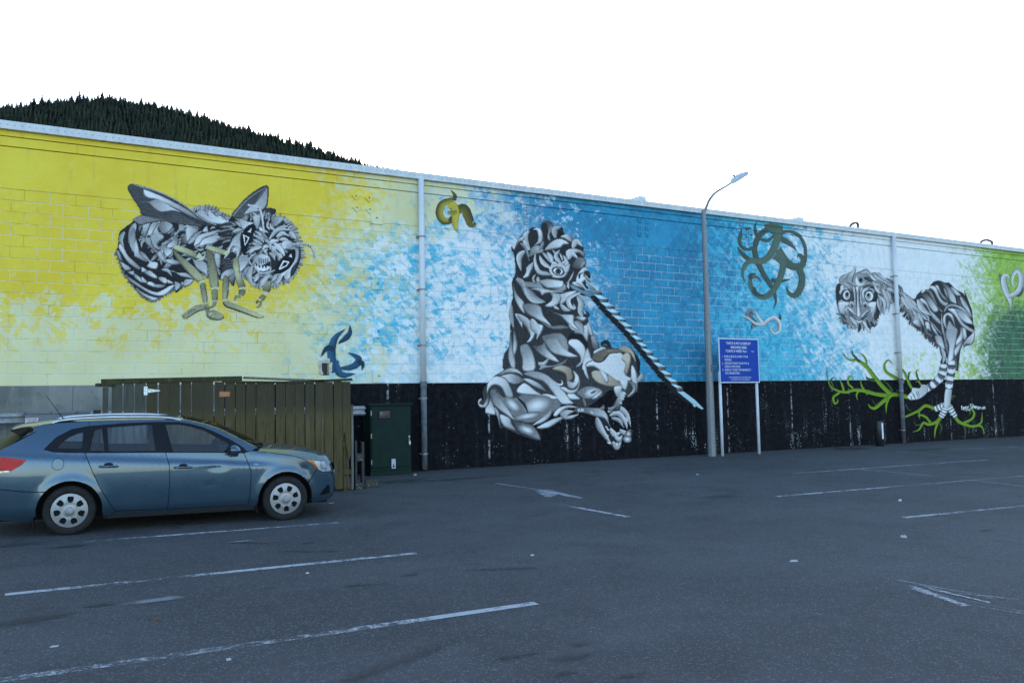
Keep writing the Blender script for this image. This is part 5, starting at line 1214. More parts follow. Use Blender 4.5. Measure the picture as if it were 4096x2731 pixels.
# ---------------------------------------------------------------- paling fence of the bin enclosure
def woodmat(name, base, grey, g_amt):
    n = NT(name); p = n.objco(); rn = n.rnd(); s = n.sep(p)
    v = n.comb(n.add(n.mul(s[0], 1.0), n.mul(rn, 37.0)), n.mul(s[1], 1.0), n.mul(s[2], .09))
    gr_ = n.noise(v, 26, 5, .65, .6); b_ = n.noise(n.comb(s[0], n.mul(rn, 9.0), s[2]), 2.2, 4, .65); f = n.noise(p, 90, 2)
    c_ = n.mix(n.ss(gr_, .3, .7), tuple(x*.62 for x in base), tuple(x*1.25 for x in base))
    c_ = n.mix(n.mul(n.sub(rn, .3), .35), c_, tuple(x*.6 for x in base))
    c_ = n.mix(n.mul(n.ss(n.add(b_, n.mul(n.sub(gr_, .5), .5)), .5, .72), g_amt), c_, grey)
    top = n.ss(n.add(s[2], n.mul(n.sub(gr_, .5), .9)), 1.22, 1.5)
    c_ = n.mix(n.mul(top, .7), c_, (.035, .033, .022))
    kn = n.sub(1.0, n.ss(n.voro(n.comb(n.add(s[0], n.mul(rn, 11.0)), 0.0, n.mul(s[2], .8)), 3.3, 'Distance'), .02, .05))
    c_ = n.mix(n.mul(kn, .7), c_, (.02, .016, .010))
    n.bump(n.add(n.mul(gr_, .7), n.mul(f, .3)), .006, .6)
    return n.fin(c_, .82, 0, .3)
OLIVE = woodmat('olive_stained_timber', (.098, .074, .028), (.11, .10, .075), .4); GREYW = woodmat('weathered_grey_timber', (.14, .145, .13), (.22, .23, .22), .6); MOSS = woodmat('mossy_timber', (.045, .040, .018), (.07, .085, .03), .6)
YF = -2.55
fx0 = planept(378, 1700, YF)[0]; fxe = planept(1412, 1750, YF)[0]; zf = GZ((fx0+fxe)/2, YF)
fence = empty('paling_fence', (fx0, YF, zf)); tag(fence, 'weathered olive timber paling fence with a gate around a bin enclosure', 'fence')
def fpt(x, y): a, b = planept(x/1.568, 1400+y/1.568, YF); return a-fx0, b-zf
bmesh_cache = {}
edges = [(640, 676, 0), (705, 772, 1), (778, 843, 1), (848, 918, 1), (922, 990, 2), (995, 1058, 2), (1062, 1128, 2), (1135, 1198, 2), (1203, 1270, 2), (1275, 1340, 2), (1345, 1405, 2), (1410, 1470, 2), (1475, 1535, 2), (1539, 1598, 2), (1603, 1660, 2), (1665, 1722, 2), (1728, 1785, 2), (1790, 1846, 2), (1851, 1908, 2), (1913, 1968, 2), (1973, 2026, 2), (2031, 2085, 2), (2090, 2142, 2), (2147, 2196, 3)]
rr = random.Random(5)
tops = {640: 235, 705: 212, 778: 208, 848: 206, 922: 200, 995: 198, 1062: 200}
for a, b, kd in edges:
    xa_, ty = fpt(a, tops.get(a, 196+rr.uniform(-2, 5))); xb_, _ = fpt(b, 196); z0 = GZ(fx0+xa_, YF)-zf+.05+rr.uniform(-.01, .02)
    if kd == 1: z0 += .02
    bm = BM(); w_ = xb_-xa_; t_ = .020
    if kd == 3:      # the snapped end paling: upper stub and lower stub
        pts_ = [(0, ty), (w_, ty), (w_, .62), (w_*.72, .50), (w_*.6, .66), (w_*.42, .74), (w_*.3, .95), (w_*.16, 1.02), (0, .78)]
    else:
        pts_ = [(0, z0), (w_, z0), (w_, ty+rr.uniform(-.004, .004)), (0, ty+rr.uniform(-.004, .004))][::-1]
    f0 = [bm.verts.new((x-w_/2, -t_, z)) for x, z in pts_]; f1 = [bm.verts.new((x-w_/2, 0, z)) for x, z in pts_]
    bm.faces.new(f0); bm.faces.new(list(reversed(f1)))
    for i in range(len(pts_)): bm.faces.new((f0[i], f1[i], f1[(i+1) % len(pts_)], f0[(i+1) % len(pts_)]))
    bmesh.ops.recalc_face_normals(bm, faces=bm.faces)
    o = obj('paling', bm, (GREYW if kd in (0, 1) else OLIVE), fence); o.location = (xa_+w_/2, -.005-rr.uniform(0, .006), 0); o.rotation_euler = (0, R(rr.uniform(-.35, .35)), 0)
    if kd == 3:
        bm = BM(); pts2 = [(0, z0), (w_*.85, z0), (w_*.8, .2), (w_*.5, .3), (w_*.3, .22), (0, .36)]
        f0 = [bm.verts.new((x-w_/2, -t_, z)) for x, z in pts2]; f1 = [bm.verts.new((x-w_/2, 0, z)) for x, z in pts2]
        bm.faces.new(f0); bm.faces.new(list(reversed(f1)))
        for i in range(len(pts2)): bm.faces.new((f0[i], f1[i], f1[(i+1) % len(pts2)], f0[(i+1) % len(pts2)]))
        bmesh.ops.recalc_face_normals(bm, faces=bm.faces); o = obj('paling', bm, OLIVE, fence); o.location = (xa_+w_/2, -.006, 0); o['label'] = 'snapped lower stub of a paling'
# posts, rails, capping
for xp, wd, dep, mt in ((fpt(612, 300)[0], .10, .10, MOSS), (fpt(885, 300)[0], .10, .10, GREYW), (fpt(1560, 300)[0], .1, .1, OLIVE), (fpt(2172, 300)[0], .10, .10, OLIVE)):
    bm = BM(); zg_ = GZ(fx0+xp, YF)-zf; box(bm, -wd/2, wd/2, .022, .022+dep, zg_-.05, 1.47, .004); o = obj('post', bm, mt, fence); o.location = (xp, 0, 0)
bm = BM(); xx = fpt(2205, 300)[0]; box(bm, xx-.012, xx+.028, -.01, .02, GZ(fx0+xx, YF)-zf+.02, 1.475, .003); obj('corner_board', bm, GREYW, fence)
for zz in (.32, .80, 1.30):
    bm = BM(); box(bm, fpt(640, 0)[0], fpt(880, 0)[0], .0, .040, zz-.05, zz+.04, .004); obj('rail', bm, MOSS if zz > 1 else GREYW, fence)
    bm = BM(); box(bm, fpt(890, 0)[0], fpt(2196, 0)[0], .0, .040, zz-.05, zz+.04, .004); obj('rail', bm, OLIVE, fence)
def cap(x0_, y0_, x1_, y1_, th, mt):
    a, b = fpt(x0_, y0_), fpt(x1_, y1_); L = math.hypot(b[0]-a[0], b[1]-a[1]); bm = BM(); box(bm, 0, L, -.045, .09, -th, 0, .004); o = obj('capping', bm, mt, fence); o.location = (a[0], 0, a[1]); o.rotation_euler = (0, -math.atan2(b[1]-a[1], b[0]-a[0]), 0)
cap(636, 182, 1515, 163, .075, MOSS); cap(1533, 166, 2030, 186, .035, GREYW); cap(1790, 195, 2205, 176, .045, MOSS); cap(600, 208, 720, 210, .05, MOSS); cap(1400, 192, 1800, 196, .03, MOSS)
# side return of the enclosure back to the wall
bm = BM(); xx = fpt(2196, 300)[0]
for k in range(13):
    bm = BM(); zg_ = GZ(fx0+xx, YF+k*.17)-zf; box(bm, -.01, .01, .13+k*.165, .13+k*.165+.145, zg_+.05, 1.45, .002); o = obj('paling', bm, OLIVE, fence); o.location = (xx+.0, 0, 0)
# tee hinge, tin tag, latch
ZINC = simple('zinc_hinge', (.55, .60, .63), .35, .6)
bm = BM(); a, b = fpt(900, 283), fpt(924, 228); box(bm, a[0], b[0], -.036, -.028, a[1], b[1], .002); hx, hz = fpt(926, 255); tx_, tz_ = fpt(1005, 255)
v = [bm.verts.new(p_) for p_ in ((hx, -.036, hz-.032), (tx_-.02, -.036, hz-.008), (tx_, -.036, hz), (tx_-.02, -.036, hz+.008), (hx, -.036, hz+.032))]; w = [bm.verts.new((q_.co.x, -.029, q_.co.z)) for q_ in v]
bm.faces.new(v); bm.faces.new(list(reversed(w)))
for i in range(5): bm.faces.new((v[i], w[i], w[(i+1) % 5], v[(i+1) % 5]))
bmesh.ops.recalc_face_normals(bm, faces=bm.faces); hg = obj('tee_hinge', bm, ZINC, fence)
for x_, y_ in ((908, 240), (908, 258), (908, 274), (935, 250), (948, 258), (975, 254)):
    a = fpt(x_, y_); bm = BM(); lathe(bm, [(.007, -.036), (.006, -.040), (.001, -.041)], 8, 'Y', (a[0], 0, a[1])); obj('screw', bm, DSTEEL, hg)
a, b = fpt(1372, 293), fpt(1440, 259)
n = NT('rusty_orange_sign'); p = n.objco(); f = n.noise(p, 30, 4, .7); SGO = n.fin(n.mix(n.ss(f, .4, .6), (.42, .10, .015), (.30, .15, .07)), .6)
bm = BM(); box(bm, a[0], b[0], -.034, -.029, a[1], b[1], .001); tg = obj('tin_sign', bm, SGO, fence); tg['label'] = 'small rusty orange sign nailed to the palings'
for k in range(3):
    bm = BM(); box(bm, a[0]+.02, b[0]-.02-.02*k, -.0352, -.0342, b[1]-.022-.022*k-.006, b[1]-.022-.022*k); obj('sign_line', bm, simple('faded_print', (.45, .30, .2), .7), tg)
a = fpt(1275, 455); bm = BM(); tube(bm, [(a[0]-.04, -.04, a[1]), (a[0]+.03, -.04, a[1])], .012, 8); box(bm, a[0]-.02, a[0]+.012, -.045, -.028, a[1]-.03, a[1]+.02, .003); obj('gate_latch', bm, ZINC, fence)

# ---------------------------------------------------------------- hazard-marked steel barrier pieces by the fence corner
BLK = simple('barrier_black', (.022, .024, .03), .55, .2); 
n = NT('chipped_yellow_on_black'); p = n.objco(); f = n.noise(p, 22, 4, .75); HAZ = n.fin(n.mix(n.ss(f, .56, .64), (.022, .024, .03), (.30, .21, .02)), .6)
YH = -2.45
def hpt(x, y): return planept(1350+x/3.015, 1480+y/3.015, YH)
b0 = hpt(240, 1455); hz_ = empty('crash_barrier', (b0[0], YH, GZ(b0[0], YH))); tag(hz_, 'upright black steel barrier frame with chipped yellow marks at the fence corner', 'barrier')
hx_, hzz = b0[0], hz_.location.z
def hb_(x0_, y0_, x1_, y1_, nm, mt, ya=-.04, yb=.04):
    a, b = hpt(x0_, y0_), hpt(x1_, y1_); bm = BM(); box(bm, a[0]-hx_, b[0]-hx_, ya, yb, max(a[1]-hzz, -.02), b[1]-hzz, .004); return obj(nm, bm, mt, hz_)
hb_(205, 1460, 228, 850, 'upright', BLK); hb_(286, 1420, 314, 862, 'upright', BLK); hb_(206, 1100, 292, 1000, 'cross_plate', HAZ, -.05, -.041); hb_(205, 1456, 284, 1350, 'foot_plate', HAZ, -.05, -.041); hb_(228, 1100, 286, 1075, 'cross_bar', BLK)
b1 = gndpt(1350+405/3.015, 1480+1415/3.015); hz2 = empty('crash_barrier', (b1[0], b1[1], GZ(b1[0], b1[1]))); tag(hz2, 'short black steel block with yellow marks lying beside the cabinet', 'barrier')
bm = BM(); box(bm, -.14, .12, -.06, .10, -.01, .16, .008); obj('block', bm, BLK, hz2); bm = BM(); box(bm, -.12, .11, -.066, -.058, .03, .14, .002); obj('mark', bm, HAZ, hz2)

# ---------------------------------------------------------------- things on the roof
RW = simple('air_conditioner_white', (.55, .57, .60), .45); ZR = LINT+1.22
def hvac(px0, px1, pyt, yy, dep, label):
    xa_, zt = planept(px0, pyt, yy); xb_, _ = planept(px1, pyt, yy); zb_ = LINT+1.165+yy*.0178; e = empty('air_conditioner', ((xa_+xb_)/2, yy, zb_)); w_ = (xb_-xa_)/2; h_ = zt-zb_
    tag(e, label, 'air conditioner', 'air conditioners on the roof')
    bm = BM(); box(bm, -w_, w_, 0, dep, .02, h_, .015); obj('casing', bm, RW, e)
    bm = BM(); box(bm, -w_*.9, -w_*.7, .05, dep-.05, -.02, .03); box(bm, w_*.7, w_*.9, .05, dep-.05, -.02, .03); obj('feet', bm, DSTEEL, e)
    for k in range(5): bm = BM(); box(bm, -w_-.012, -w_+.002, dep*.1+k*dep*.17, dep*.1+k*dep*.17+.05, h_*.35, h_*.85, .002); obj('grille_slat', bm, DSTEEL, e)
    bm = BM(); lathe(bm, [(.22, -.006), (.24, -.012), (.26, -.012), (.26, .002)], 20, 'Y', (-w_*.1, 0, h_*.5)); obj('fan_ring', bm, DSTEEL, e)
hvac(2556, 2586, 782, 2.2, .7, 'pale box-shaped air conditioner on the roof edge left of the lamp post'); hvac(3193, 3217, 867, 2.2, .8, 'pale box-shaped air conditioner on the roof edge above the tentacles')
xv, zv = planept(2166, 752, 2.0); e = empty('roof_vent', (xv, 2.0, LINT+1.195)); tag(e, 'low domed white vent on the roof above the lion', 'roof vent')
bm = BM(); hv = zv-e.location.z; lathe(bm, [(.20, -.02), (.20, hv*.5), (.27, hv*.52), (.25, hv*.75), (.16, hv*.94), (.01, hv)], 20, 'Z', close=True); obj('dome', bm, RW, e, True)
def cowl(ps, label):
    yy = 1.2; P = [planept(3100+x/2.3614, 820+y/2.3607, yy) for x, y in ps]; e = empty('roof_conduit', (P[-1][0], yy, LINT+1.185)); tag(e, label, 'conduit', 'curved conduits on the roof')
    Q = [(a-P[-1][0], 0, b-e.location.z) for a, b in P]; Q[-1] = (0, 0, -.02); bm = BM(); tube(bm, catmull(Q, 5), .045, 10); obj('bent_pipe', bm, simple('conduit_dark', (.05, .055, .065), .5), e, True)
    bm = BM(); lathe(bm, [(.09, -.02), (.085, .02), (.05, .07), (.047, .07)], 12, 'Z'); obj('flashing', bm, ROOFM, e)
    bm = BM(); tube(bm, [Q[0], (Q[0][0]-.12, 0, Q[0][2]-.10), (Q[0][0]-.14, 0, -.01)], .006, 5); obj('wire', bm, DSTEEL, e)
cowl([(708, 205), (722, 185), (748, 170), (775, 172), (783, 195), (778, 225)], 'dark bent conduit on the roof near the right-hand downpipe'); cowl([(1945, 350), (1970, 335), (2010, 332), (2040, 345), (2050, 360), (2050, 378)], 'dark bent conduit on the roof above the green paint')

# ---------------------------------------------------------------- litter
LIT = simple('paper_white', (.38, .39, .4), .8); LEAF = simple('dry_leaf', (.16, .07, .02), .8); BUTT = simple('cigarette_paper', (.55, .54, .5), .8)
def scrap(px, py, rx, ry, label, cat, mat, name, seed, ang=0, h=.012):
    q_ = gndpt(px, py); r_ = random.Random(seed); rx *= .66; ry *= .66; bm = BM(); k = 11; top = []; bot = []
    for i in range(k):
        a = 2*math.pi*i/k; m_ = 1+r_.uniform(-.25, .25); x, y = rx*m_*math.cos(a), ry*m_*math.sin(a)
        bot.append(bm.verts.new((x, y, .001))); top.append(bm.verts.new((x*.93, y*.93, .004+r_.uniform(0, h))))
    c_ = bm.verts.new((0, 0, h*.8))
    for i in range(k): j = (i+1) % k; bm.faces.new((bot[i], bot[j], top[j], top[i])); bm.faces.new((top[i], top[j], c_))
    bm.faces.new(list(reversed(bot))); o = obj(name, bm, mat); o.location = (q_[0], q_[1], GZ(q_[0], q_[1])+.001); o.rotation_euler = (0, 0, R(ang)); tag(o, label, cat)
scrap(3176, 2244, .075, .05, 'white oval scrap of card lying in the open asphalt', 'litter', LIT, 'paper_scrap', 1)
scrap(3614, 2149, .05, .05, 'crumpled white wrapper on asphalt beyond the oval card scrap', 'litter', LIT, 'paper_wrapper', 2, 20, .03)
scrap(2130, 2222, .035, .02, 'small pale crumpled scrap beside the end of a painted bay line', 'litter', LIT, 'paper_scrap', 3, 10, .02)
scrap(1230, 2293, .03, .007, 'thin white cigarette end lying between two painted bay lines', 'litter', BUTT, 'cigarette_end', 4, -8)
scrap(626, 2478, .035, .018, 'brown dry leaf on the asphalt between the lowest bay lines', 'leaf', LEAF, 'dry_leaf', 5, 30)
scrap(216, 2586, .04, .028, 'flat pale gum-like blob near the left end of the longest bay line', 'litter', LIT, 'gum_spot', 6, 0, .004)
scrap(1325, 2012, .07, .012, 'small white strip of plastic under the front of the car', 'litter', LIT, 'plastic_strip', 7, 0, .006)
scrap(3600, 2003, .05, .03, 'small pale stone beyond the white line ends', 'litter', BUTT, 'stone', 8, 0, .03)
scrap(1660, 1900, .05, .04, 'pale lump of paper on the ground beside the cabinet', 'litter', LIT, 'paper_scrap', 9, 0, .03)
scrap(915, 2639, .025, .02, 'tiny white fleck of paper beside the longest bay line', 'litter', LIT, 'paper_scrap', 10)
scrap(2790, 1898, .06, .03, 'small white fleck on the asphalt in front of the lamp post', 'litter', LIT, 'paper_scrap', 12)
# ---------------------------------------------------------------- parked station wagon
def carpaint():
    n = NT('metallic_blue_grey_paint'); p = n.objco(); fl = n.voro(p, 900, 'Color'); d_ = n.noise(p, 3.0, 4, .6); s = n.sep(p)
    c_ = n.mix(n.mul(n.sep(fl)[0], .25), (.030, .070, .112), (.060, .112, .160))
    dust = n.mul(n.ss(n.add(d_, n.mul(n.sub(.5, s[2]), .8)), .2, 1.3), .3)
    c_ = n.mix(dust, c_, (.085, .10, .115))
    return n.fin(c_, n.add(.26, n.mul(dust, .5)), .55, .5, .9)
CP = carpaint(); CBLK = simple('black_trim', (.006, .006, .008), .3, 0, .22); CRUB = simple('tyre_rubber', (.016, .016, .017), .85, 0, .3, .3, 12, None, .3, 90); CDK = simple('underbody_black', (.006, .006, .007), .9)
CSIL = simple('wheel_cover_silver', (.30, .31, .33), .45, .65, .5, .12, 9); CRAIL = simple('roof_rail_aluminium', (.55, .57, .6), .3, .8); CINT = simple('seat_cloth_charcoal', (.018, .020, .024), .9)
def glassmat(name, tint, dens):
    n = NT(name); t_ = n.n.new('ShaderNodeBsdfTransparent'); t_.inputs[0].default_value = (*tint, 1); g_ = n.n.new('ShaderNodeBsdfGlossy'); g_.inputs['Roughness'].default_value = .03
    fr_ = n.n.new('ShaderNodeFresnel'); fr_.inputs[0].default_value = 1.5; mx = n.n.new('ShaderNodeMixShader'); n.t.links.new(n.m('ADD', n.mul(fr_.outputs[0], .9), dens, clamp=True), mx.inputs[0]); n.t.links.new(t_.outputs[0], mx.inputs[1]); n.t.links.new(g_.outputs[0], mx.inputs[2]); n.t.links.new(mx.outputs[0], n.out.inputs[0]); return n.mat
CGL = glassmat('tinted_window_glass', (.90, .94, .95), .035)
def lens(name, col, rough=.08):
    n = NT(name); p = n.objco(); w_ = n.sep(p); st = n.m('FRACT', n.mul(w_[2], 28.0)); return n.fin(n.mix(n.ss(st, .3, .7), tuple(x*.6 for x in col), col), rough, 0, .5, .25)
CRED = simple('tail_lamp_red', (.42, .004, .006), .35, 0, .3, .3, 20); CCLR = simple('headlamp_clear', (.40, .45, .50), .12, .3, .6, .5, 14); CAMB = lens('indicator_amber', (.55, .16, .02)); CCHR = simple('chrome', (.6, .62, .64), .12, 1.0)
sstep = lambda t: t*t*(3-2*t)
cl01 = lambda t: max(0.0, min(1.0, t))
def belt(x): return 1.005-.033*x
WH = ((0.0, .300), (2.612, .292))
def HW(x, z):
    """half width of the body side at (x, z)"""
    w = .862-.27*cl01((x-2.35)/1.0)**2.6-.17*cl01((-.35-x)/.62)**2.2
    b = belt(x)
    if x > 2.1: b = max(b-.10*(x-2.1), .62)
    if z > b: w -= (z-b)*.42+(z-b)**2*.10
    cr = .875-.075*(x-.6); w -= .022*sstep(cl01((z-cr)/.05))*cl01((2.6-x)/.4)
    w -= .03*((min(z, b)-.60)/.38)**2
    if z < .34: w -= (.34-z)**2*2.0
    for cx, cz in WH:
        d_ = math.hypot(x-cx, z-cz); w += .017*math.exp(-((d_-.375)/.045)**2)
    w += .006*math.exp(-(((x-1.64)/.16)**2+((z-.80)/.018)**2))-.007*math.exp(-(((x-1.74)/.10)**2+((z-.755)/.035)**2))-.004*math.exp(-(((x-1.62)/.06)**2+((z-.53)/.02)**2))-.010*math.exp(-(((x-2.86)/.05)**2+((z-.67)/.05)**2))
    return w
def arch(k, a0, a1, r_=.362, n=18):
    cx, cz = WH[k]; return [(cx+r_*math.cos(R(a0+(a1-a0)*i/n)), cz+r_*math.sin(R(a0+(a1-a0)*i/n))) for i in range(n+1)]
def inpoly(x, y, P):
    c_ = False
    for i in range(len(P)):
        x1, y1 = P[i]; x2, y2 = P[i-1]
        if (y1 > y) != (y2 > y) and x < (x2-x1)*(y-y1)/(y2-y1)+x1: c_ = not c_
    return c_
def resample(P, d_):
    out = []
    for i in range(len(P)):
        a, b = P[i], P[(i+1) % len(P)]; L = math.hypot(b[0]-a[0], b[1]-a[1]); k = max(1, int(L/d_))
        for j in range(k): out.append((a[0]+(b[0]-a[0])*j/k, a[1]+(b[1]-a[1])*j/k))
    return out
def inset(P, g):
    ar = sum(P[i-1][0]*P[i][1]-P[i][0]*P[i-1][1] for i in range(len(P))); sg = 1 if ar > 0 else -1; out = []
    for i in range(len(P)):
        a, b, c_ = Vector(P[i-1]), Vector(P[i]), Vector(P[(i+1) % len(P)]); e1 = (b-a).normalized(); e2 = (c_-b).normalized()
        n1 = Vector((-e1.y, e1.x))*sg; n2 = Vector((-e2.y, e2.x))*sg; m_ = n1+n2
        m_ = m_.normalized()*min(2.0, 1/max(.3, math.sqrt(max(.05, (1+n1.dot(n2))/2)))) if m_.length > 1e-6 else n1
        out.append(tuple(b+m_*g))
    return out
def fill(P, holes=(), d_=.05):
    """triangulated sheet in 2-D: returns verts, faces, boundary loops"""
    P = resample(P, d_); H = [resample(h, d_) for h in holes]; pts_ = list(P); edges = [(i, (i+1) % len(P)) for i in range(len(P))]
    for h in H:
        k = len(pts_); pts_ += h; edges += [(k+i, k+(i+1) % len(h)) for i in range(len(h))]
    xs_ = [p_[0] for p_ in P]; zs_ = [p_[1] for p_ in P]; bnd = np.array(pts_); x = min(xs_)+d_/2; j = 0
    while x < max(xs_):
        z = min(zs_)+d_/2+(d_/2 if j % 2 else 0)
        while z < max(zs_):
            if inpoly(x, z, P) and not any(inpoly(x, z, h) for h in H) and np.min((bnd[:, 0]-x)**2+(bnd[:, 1]-z)**2) > (d_*.55)**2: pts_.append((x, z))
            z += d_
        x += d_*.87; j += 1
    r_ = geometry.delaunay_2d_cdt([Vector(p_) for p_ in pts_], edges, [], 1, 1e-5)
    vs_ = [(v.x, v.y) for v in r_[0]]; fs_ = []
    for f in r_[2]:
        cx = sum(vs_[i][0] for i in f)/len(f); cz = sum(vs_[i][1] for i in f)/len(f)
        if inpoly(cx, cz, P) and not any(inpoly(cx, cz, h) for h in H): fs_.append(list(f))
    return vs_, fs_
def skin(name, P, mat, parent, sg, holes=(), off=0.0, gap=.0042, d_=.05, lip=.018, fn=HW):
    """panel wrapped on the body side; sg = -1 right-hand side, +1 left"""
    Q = inset(P, gap) if gap else P; vs_, fs_ = fill(Q, holes, d_); bm = BM()
    V_ = [bm.verts.new((x, sg*(fn(x, z)+off), z)) for x, z in vs_]
    for f in fs_:
        try: bm.faces.new([V_[i] for i in f])
        except ValueError: pass
    bmesh.ops.recalc_face_normals(bm, faces=bm.faces); bm.normal_update()
    avg = sum(f.normal.y for f in bm.faces)
    if avg*sg < 0: bmesh.ops.reverse_faces(bm, faces=bm.faces)
    if lip:
        es = [e for e in bm.edges if e.is_boundary]; r_ = bmesh.ops.extrude_edge_only(bm, edges=es)
        for v in [g for g in r_['geom'] if isinstance(g, bmesh.types.BMVert)]: v.co.y -= sg*lip
    o = obj(name, bm, mat, parent, True); me = o.data; me.set_sharp_from_angle(angle=R(38)); return o
def sheet(name, rows, mat, parent, smooth=True, flip=False):
    bm = BM(); G_ = [[bm.verts.new(p_) for p_ in r_] for r_ in rows]
    for a, b in zip(G_, G_[1:]):
        for i in range(len(a)-1): bm.faces.new((a[i], b[i], b[i+1], a[i+1]) if not flip else (a[i], a[i+1], b[i+1], b[i]))
    return obj(name, bm, mat, parent, smooth)
def interp(L, t):
    k = t*(len(L)-1); i = min(int(k), len(L)-2); f = k-i; return tuple(L[i][j]+(L[i+1][j]-L[i][j])*f for j in range(len(L[0])))
def cross(name, E_, C_, mat, parent, n=14, m=20, pw=2.0, flip=False, inw=0.0):
    """surface spanning the car: side edge curve E_(x,z) and centre-line curve C_(x,z)"""
    Ec = [tuple(p_) for p_ in catmull(E_, 6)]; Cc = [tuple(p_) for p_ in catmull(C_, 6)]; rows = []
    for i in range(n+1):
        ex, ez = interp(Ec, i/n); cx, cz = interp(Cc, i/n); w = HW(ex, ez)-inw; row = []
        for j in range(-m, m+1):
            u = j/m; k = abs(u)**pw; row.append((cx+(ex-cx)*k, u*w, cz+(ez-cz)*k))
        rows.append(row)
    return sheet(name, rows, mat, parent, True, flip)
wc = empty('wagon_car', (0, 0, 0)); tag(wc, 'parked dark blue station wagon with roof rails and a dented door', 'car')
# side panels
RDT = [(.158, 1.0), (.214, .845), (.324, .583), (.471, .318), (.517, .262)]
P_quarter = arch(0, 137, -5)+[(.372, .21), (.45, .205), (.517, .262), (.471, .318), (.324, .583), (.214, .845), (.158, 1.0), (-.19, 1.022), (-.29, 1.052), (-.17, 1.188), (0, 1.283), (.2, 1.320), (.2, 1.384), (-.2, 1.366), (-.44, 1.322), (-.40, 1.262), (-.56, 1.17), (-.74, 1.072), (-.86, .995), (-.91, .78), (-.93, .62), (-.60, .575), (-.36, .548)]
P_rdoor = RDT+[(1.122, .25), (1.142, .581), (1.133, .805), (1.087, .970)]
P_fdoor = [(1.087, .970), (1.133, .805), (1.142, .581), (1.122, .25), (2.12, .238), (2.14, .382), (2.15, .677), (2.109, .806), (2.06, .925), (1.95, .937)]
P_fender = [(2.06, .925), (2.109, .806), (2.15, .677), (2.14, .382), (2.12, .215), (2.235, .21)]+arch(1, 180, 32)+[(2.99, .585), (3.05, .665), (2.97, .745), (2.885, .80), (2.70, .868), (2.40, .918), (2.16, .955)]
P_sill = [(.375, .165), (2.24, .150), (2.235, .208), (2.12, .213), (2.12, .236), (1.122, .248), (.517, .260), (.45, .203), (.372, .208)]
P_fbump = arch(1, 31, -8, n=8)[::-1]
P_fbump = P_fbump[::-1]+[(3.0, .185), (3.27, .22), (3.325, .31), (3.325, .49), (3.279, .612), (3.134, .620), (3.05, .663), (2.99, .583)]
P_fbump = [(2.975, .245), (3.0, .185), (3.26, .22), (3.325, .31), (3.325, .49), (3.279, .612), (3.134, .620), (3.05, .663), (2.99, .583)]+arch(1, 31, -8, n=8)
P_rbump = [(-.36, .546), (-.60, .573), (-.93, .618), (-.965, .5), (-.95, .3), (-.9, .235), (-.43, .175), (-.372, .24)]+arch(0, 186, 138, n=8)
P_glz = [(-.29, 1.052), (-.17, 1.188), (0, 1.283), (.2, 1.320), (.6, 1.347), (1.0, 1.354), (1.25, 1.347), (1.40, 1.320), (1.56, 1.270), (1.70, 1.207), (1.9, 1.10), (2.05, 1.0), (2.10, .945), (2.06, .927), (1.95, .939), (1.087, .972), (.158, 1.002), (-.19, 1.024)]
GL = [[(-.15, 1.066), (-.10, 1.135), (-.02, 1.19), (.06, 1.228), (.125, 1.245), (.138, 1.20), (.115, 1.05), (-.08, 1.058)], [(.252, 1.255), (.275, 1.275), (.338, 1.288), (.375, 1.01), (.215, 1.02)], [(.405, 1.297), (.925, 1.324), (.968, .988), (.425, 1.006)], [(1.09, 1.320), (1.268, 1.314), (1.40, 1.287), (1.562, 1.232), (1.72, 1.152), (1.87, 1.062), (1.865, .995), (1.79, .949), (1.18, .967)]]
P_cant = [(.2, 1.322), (.6, 1.349), (1.0, 1.356), (1.25, 1.349), (1.40, 1.322), (1.56, 1.272), (1.70, 1.209), (1.9, 1.102), (2.05, 1.002), (2.10, .947), (2.16, .957), (2.23, .985), (2.0, 1.108), (1.70, 1.264), (1.40, 1.354), (1.30, 1.372), (.83, 1.386), (.28, 1.386), (.2, 1.384)]
P_head = [(2.885, .80), (3.0, .785), (3.15, .762), (3.25, .705), (3.283, .615), (3.134, .622), (3.05, .667), (2.97, .747)]
P_back = arch(0, 180, 0, .40)+[(.45, .17), (2.18, .155)]+arch(1, 180, 5, .40)+[(3.2, .25), (3.24, .62), (2.9, .78), (2.2, .93), (1.0, .985), (0, 1.02), (-.3, 1.05), (-.8, .98), (-.9, .6), (-.88, .28), (-.45, .22)]
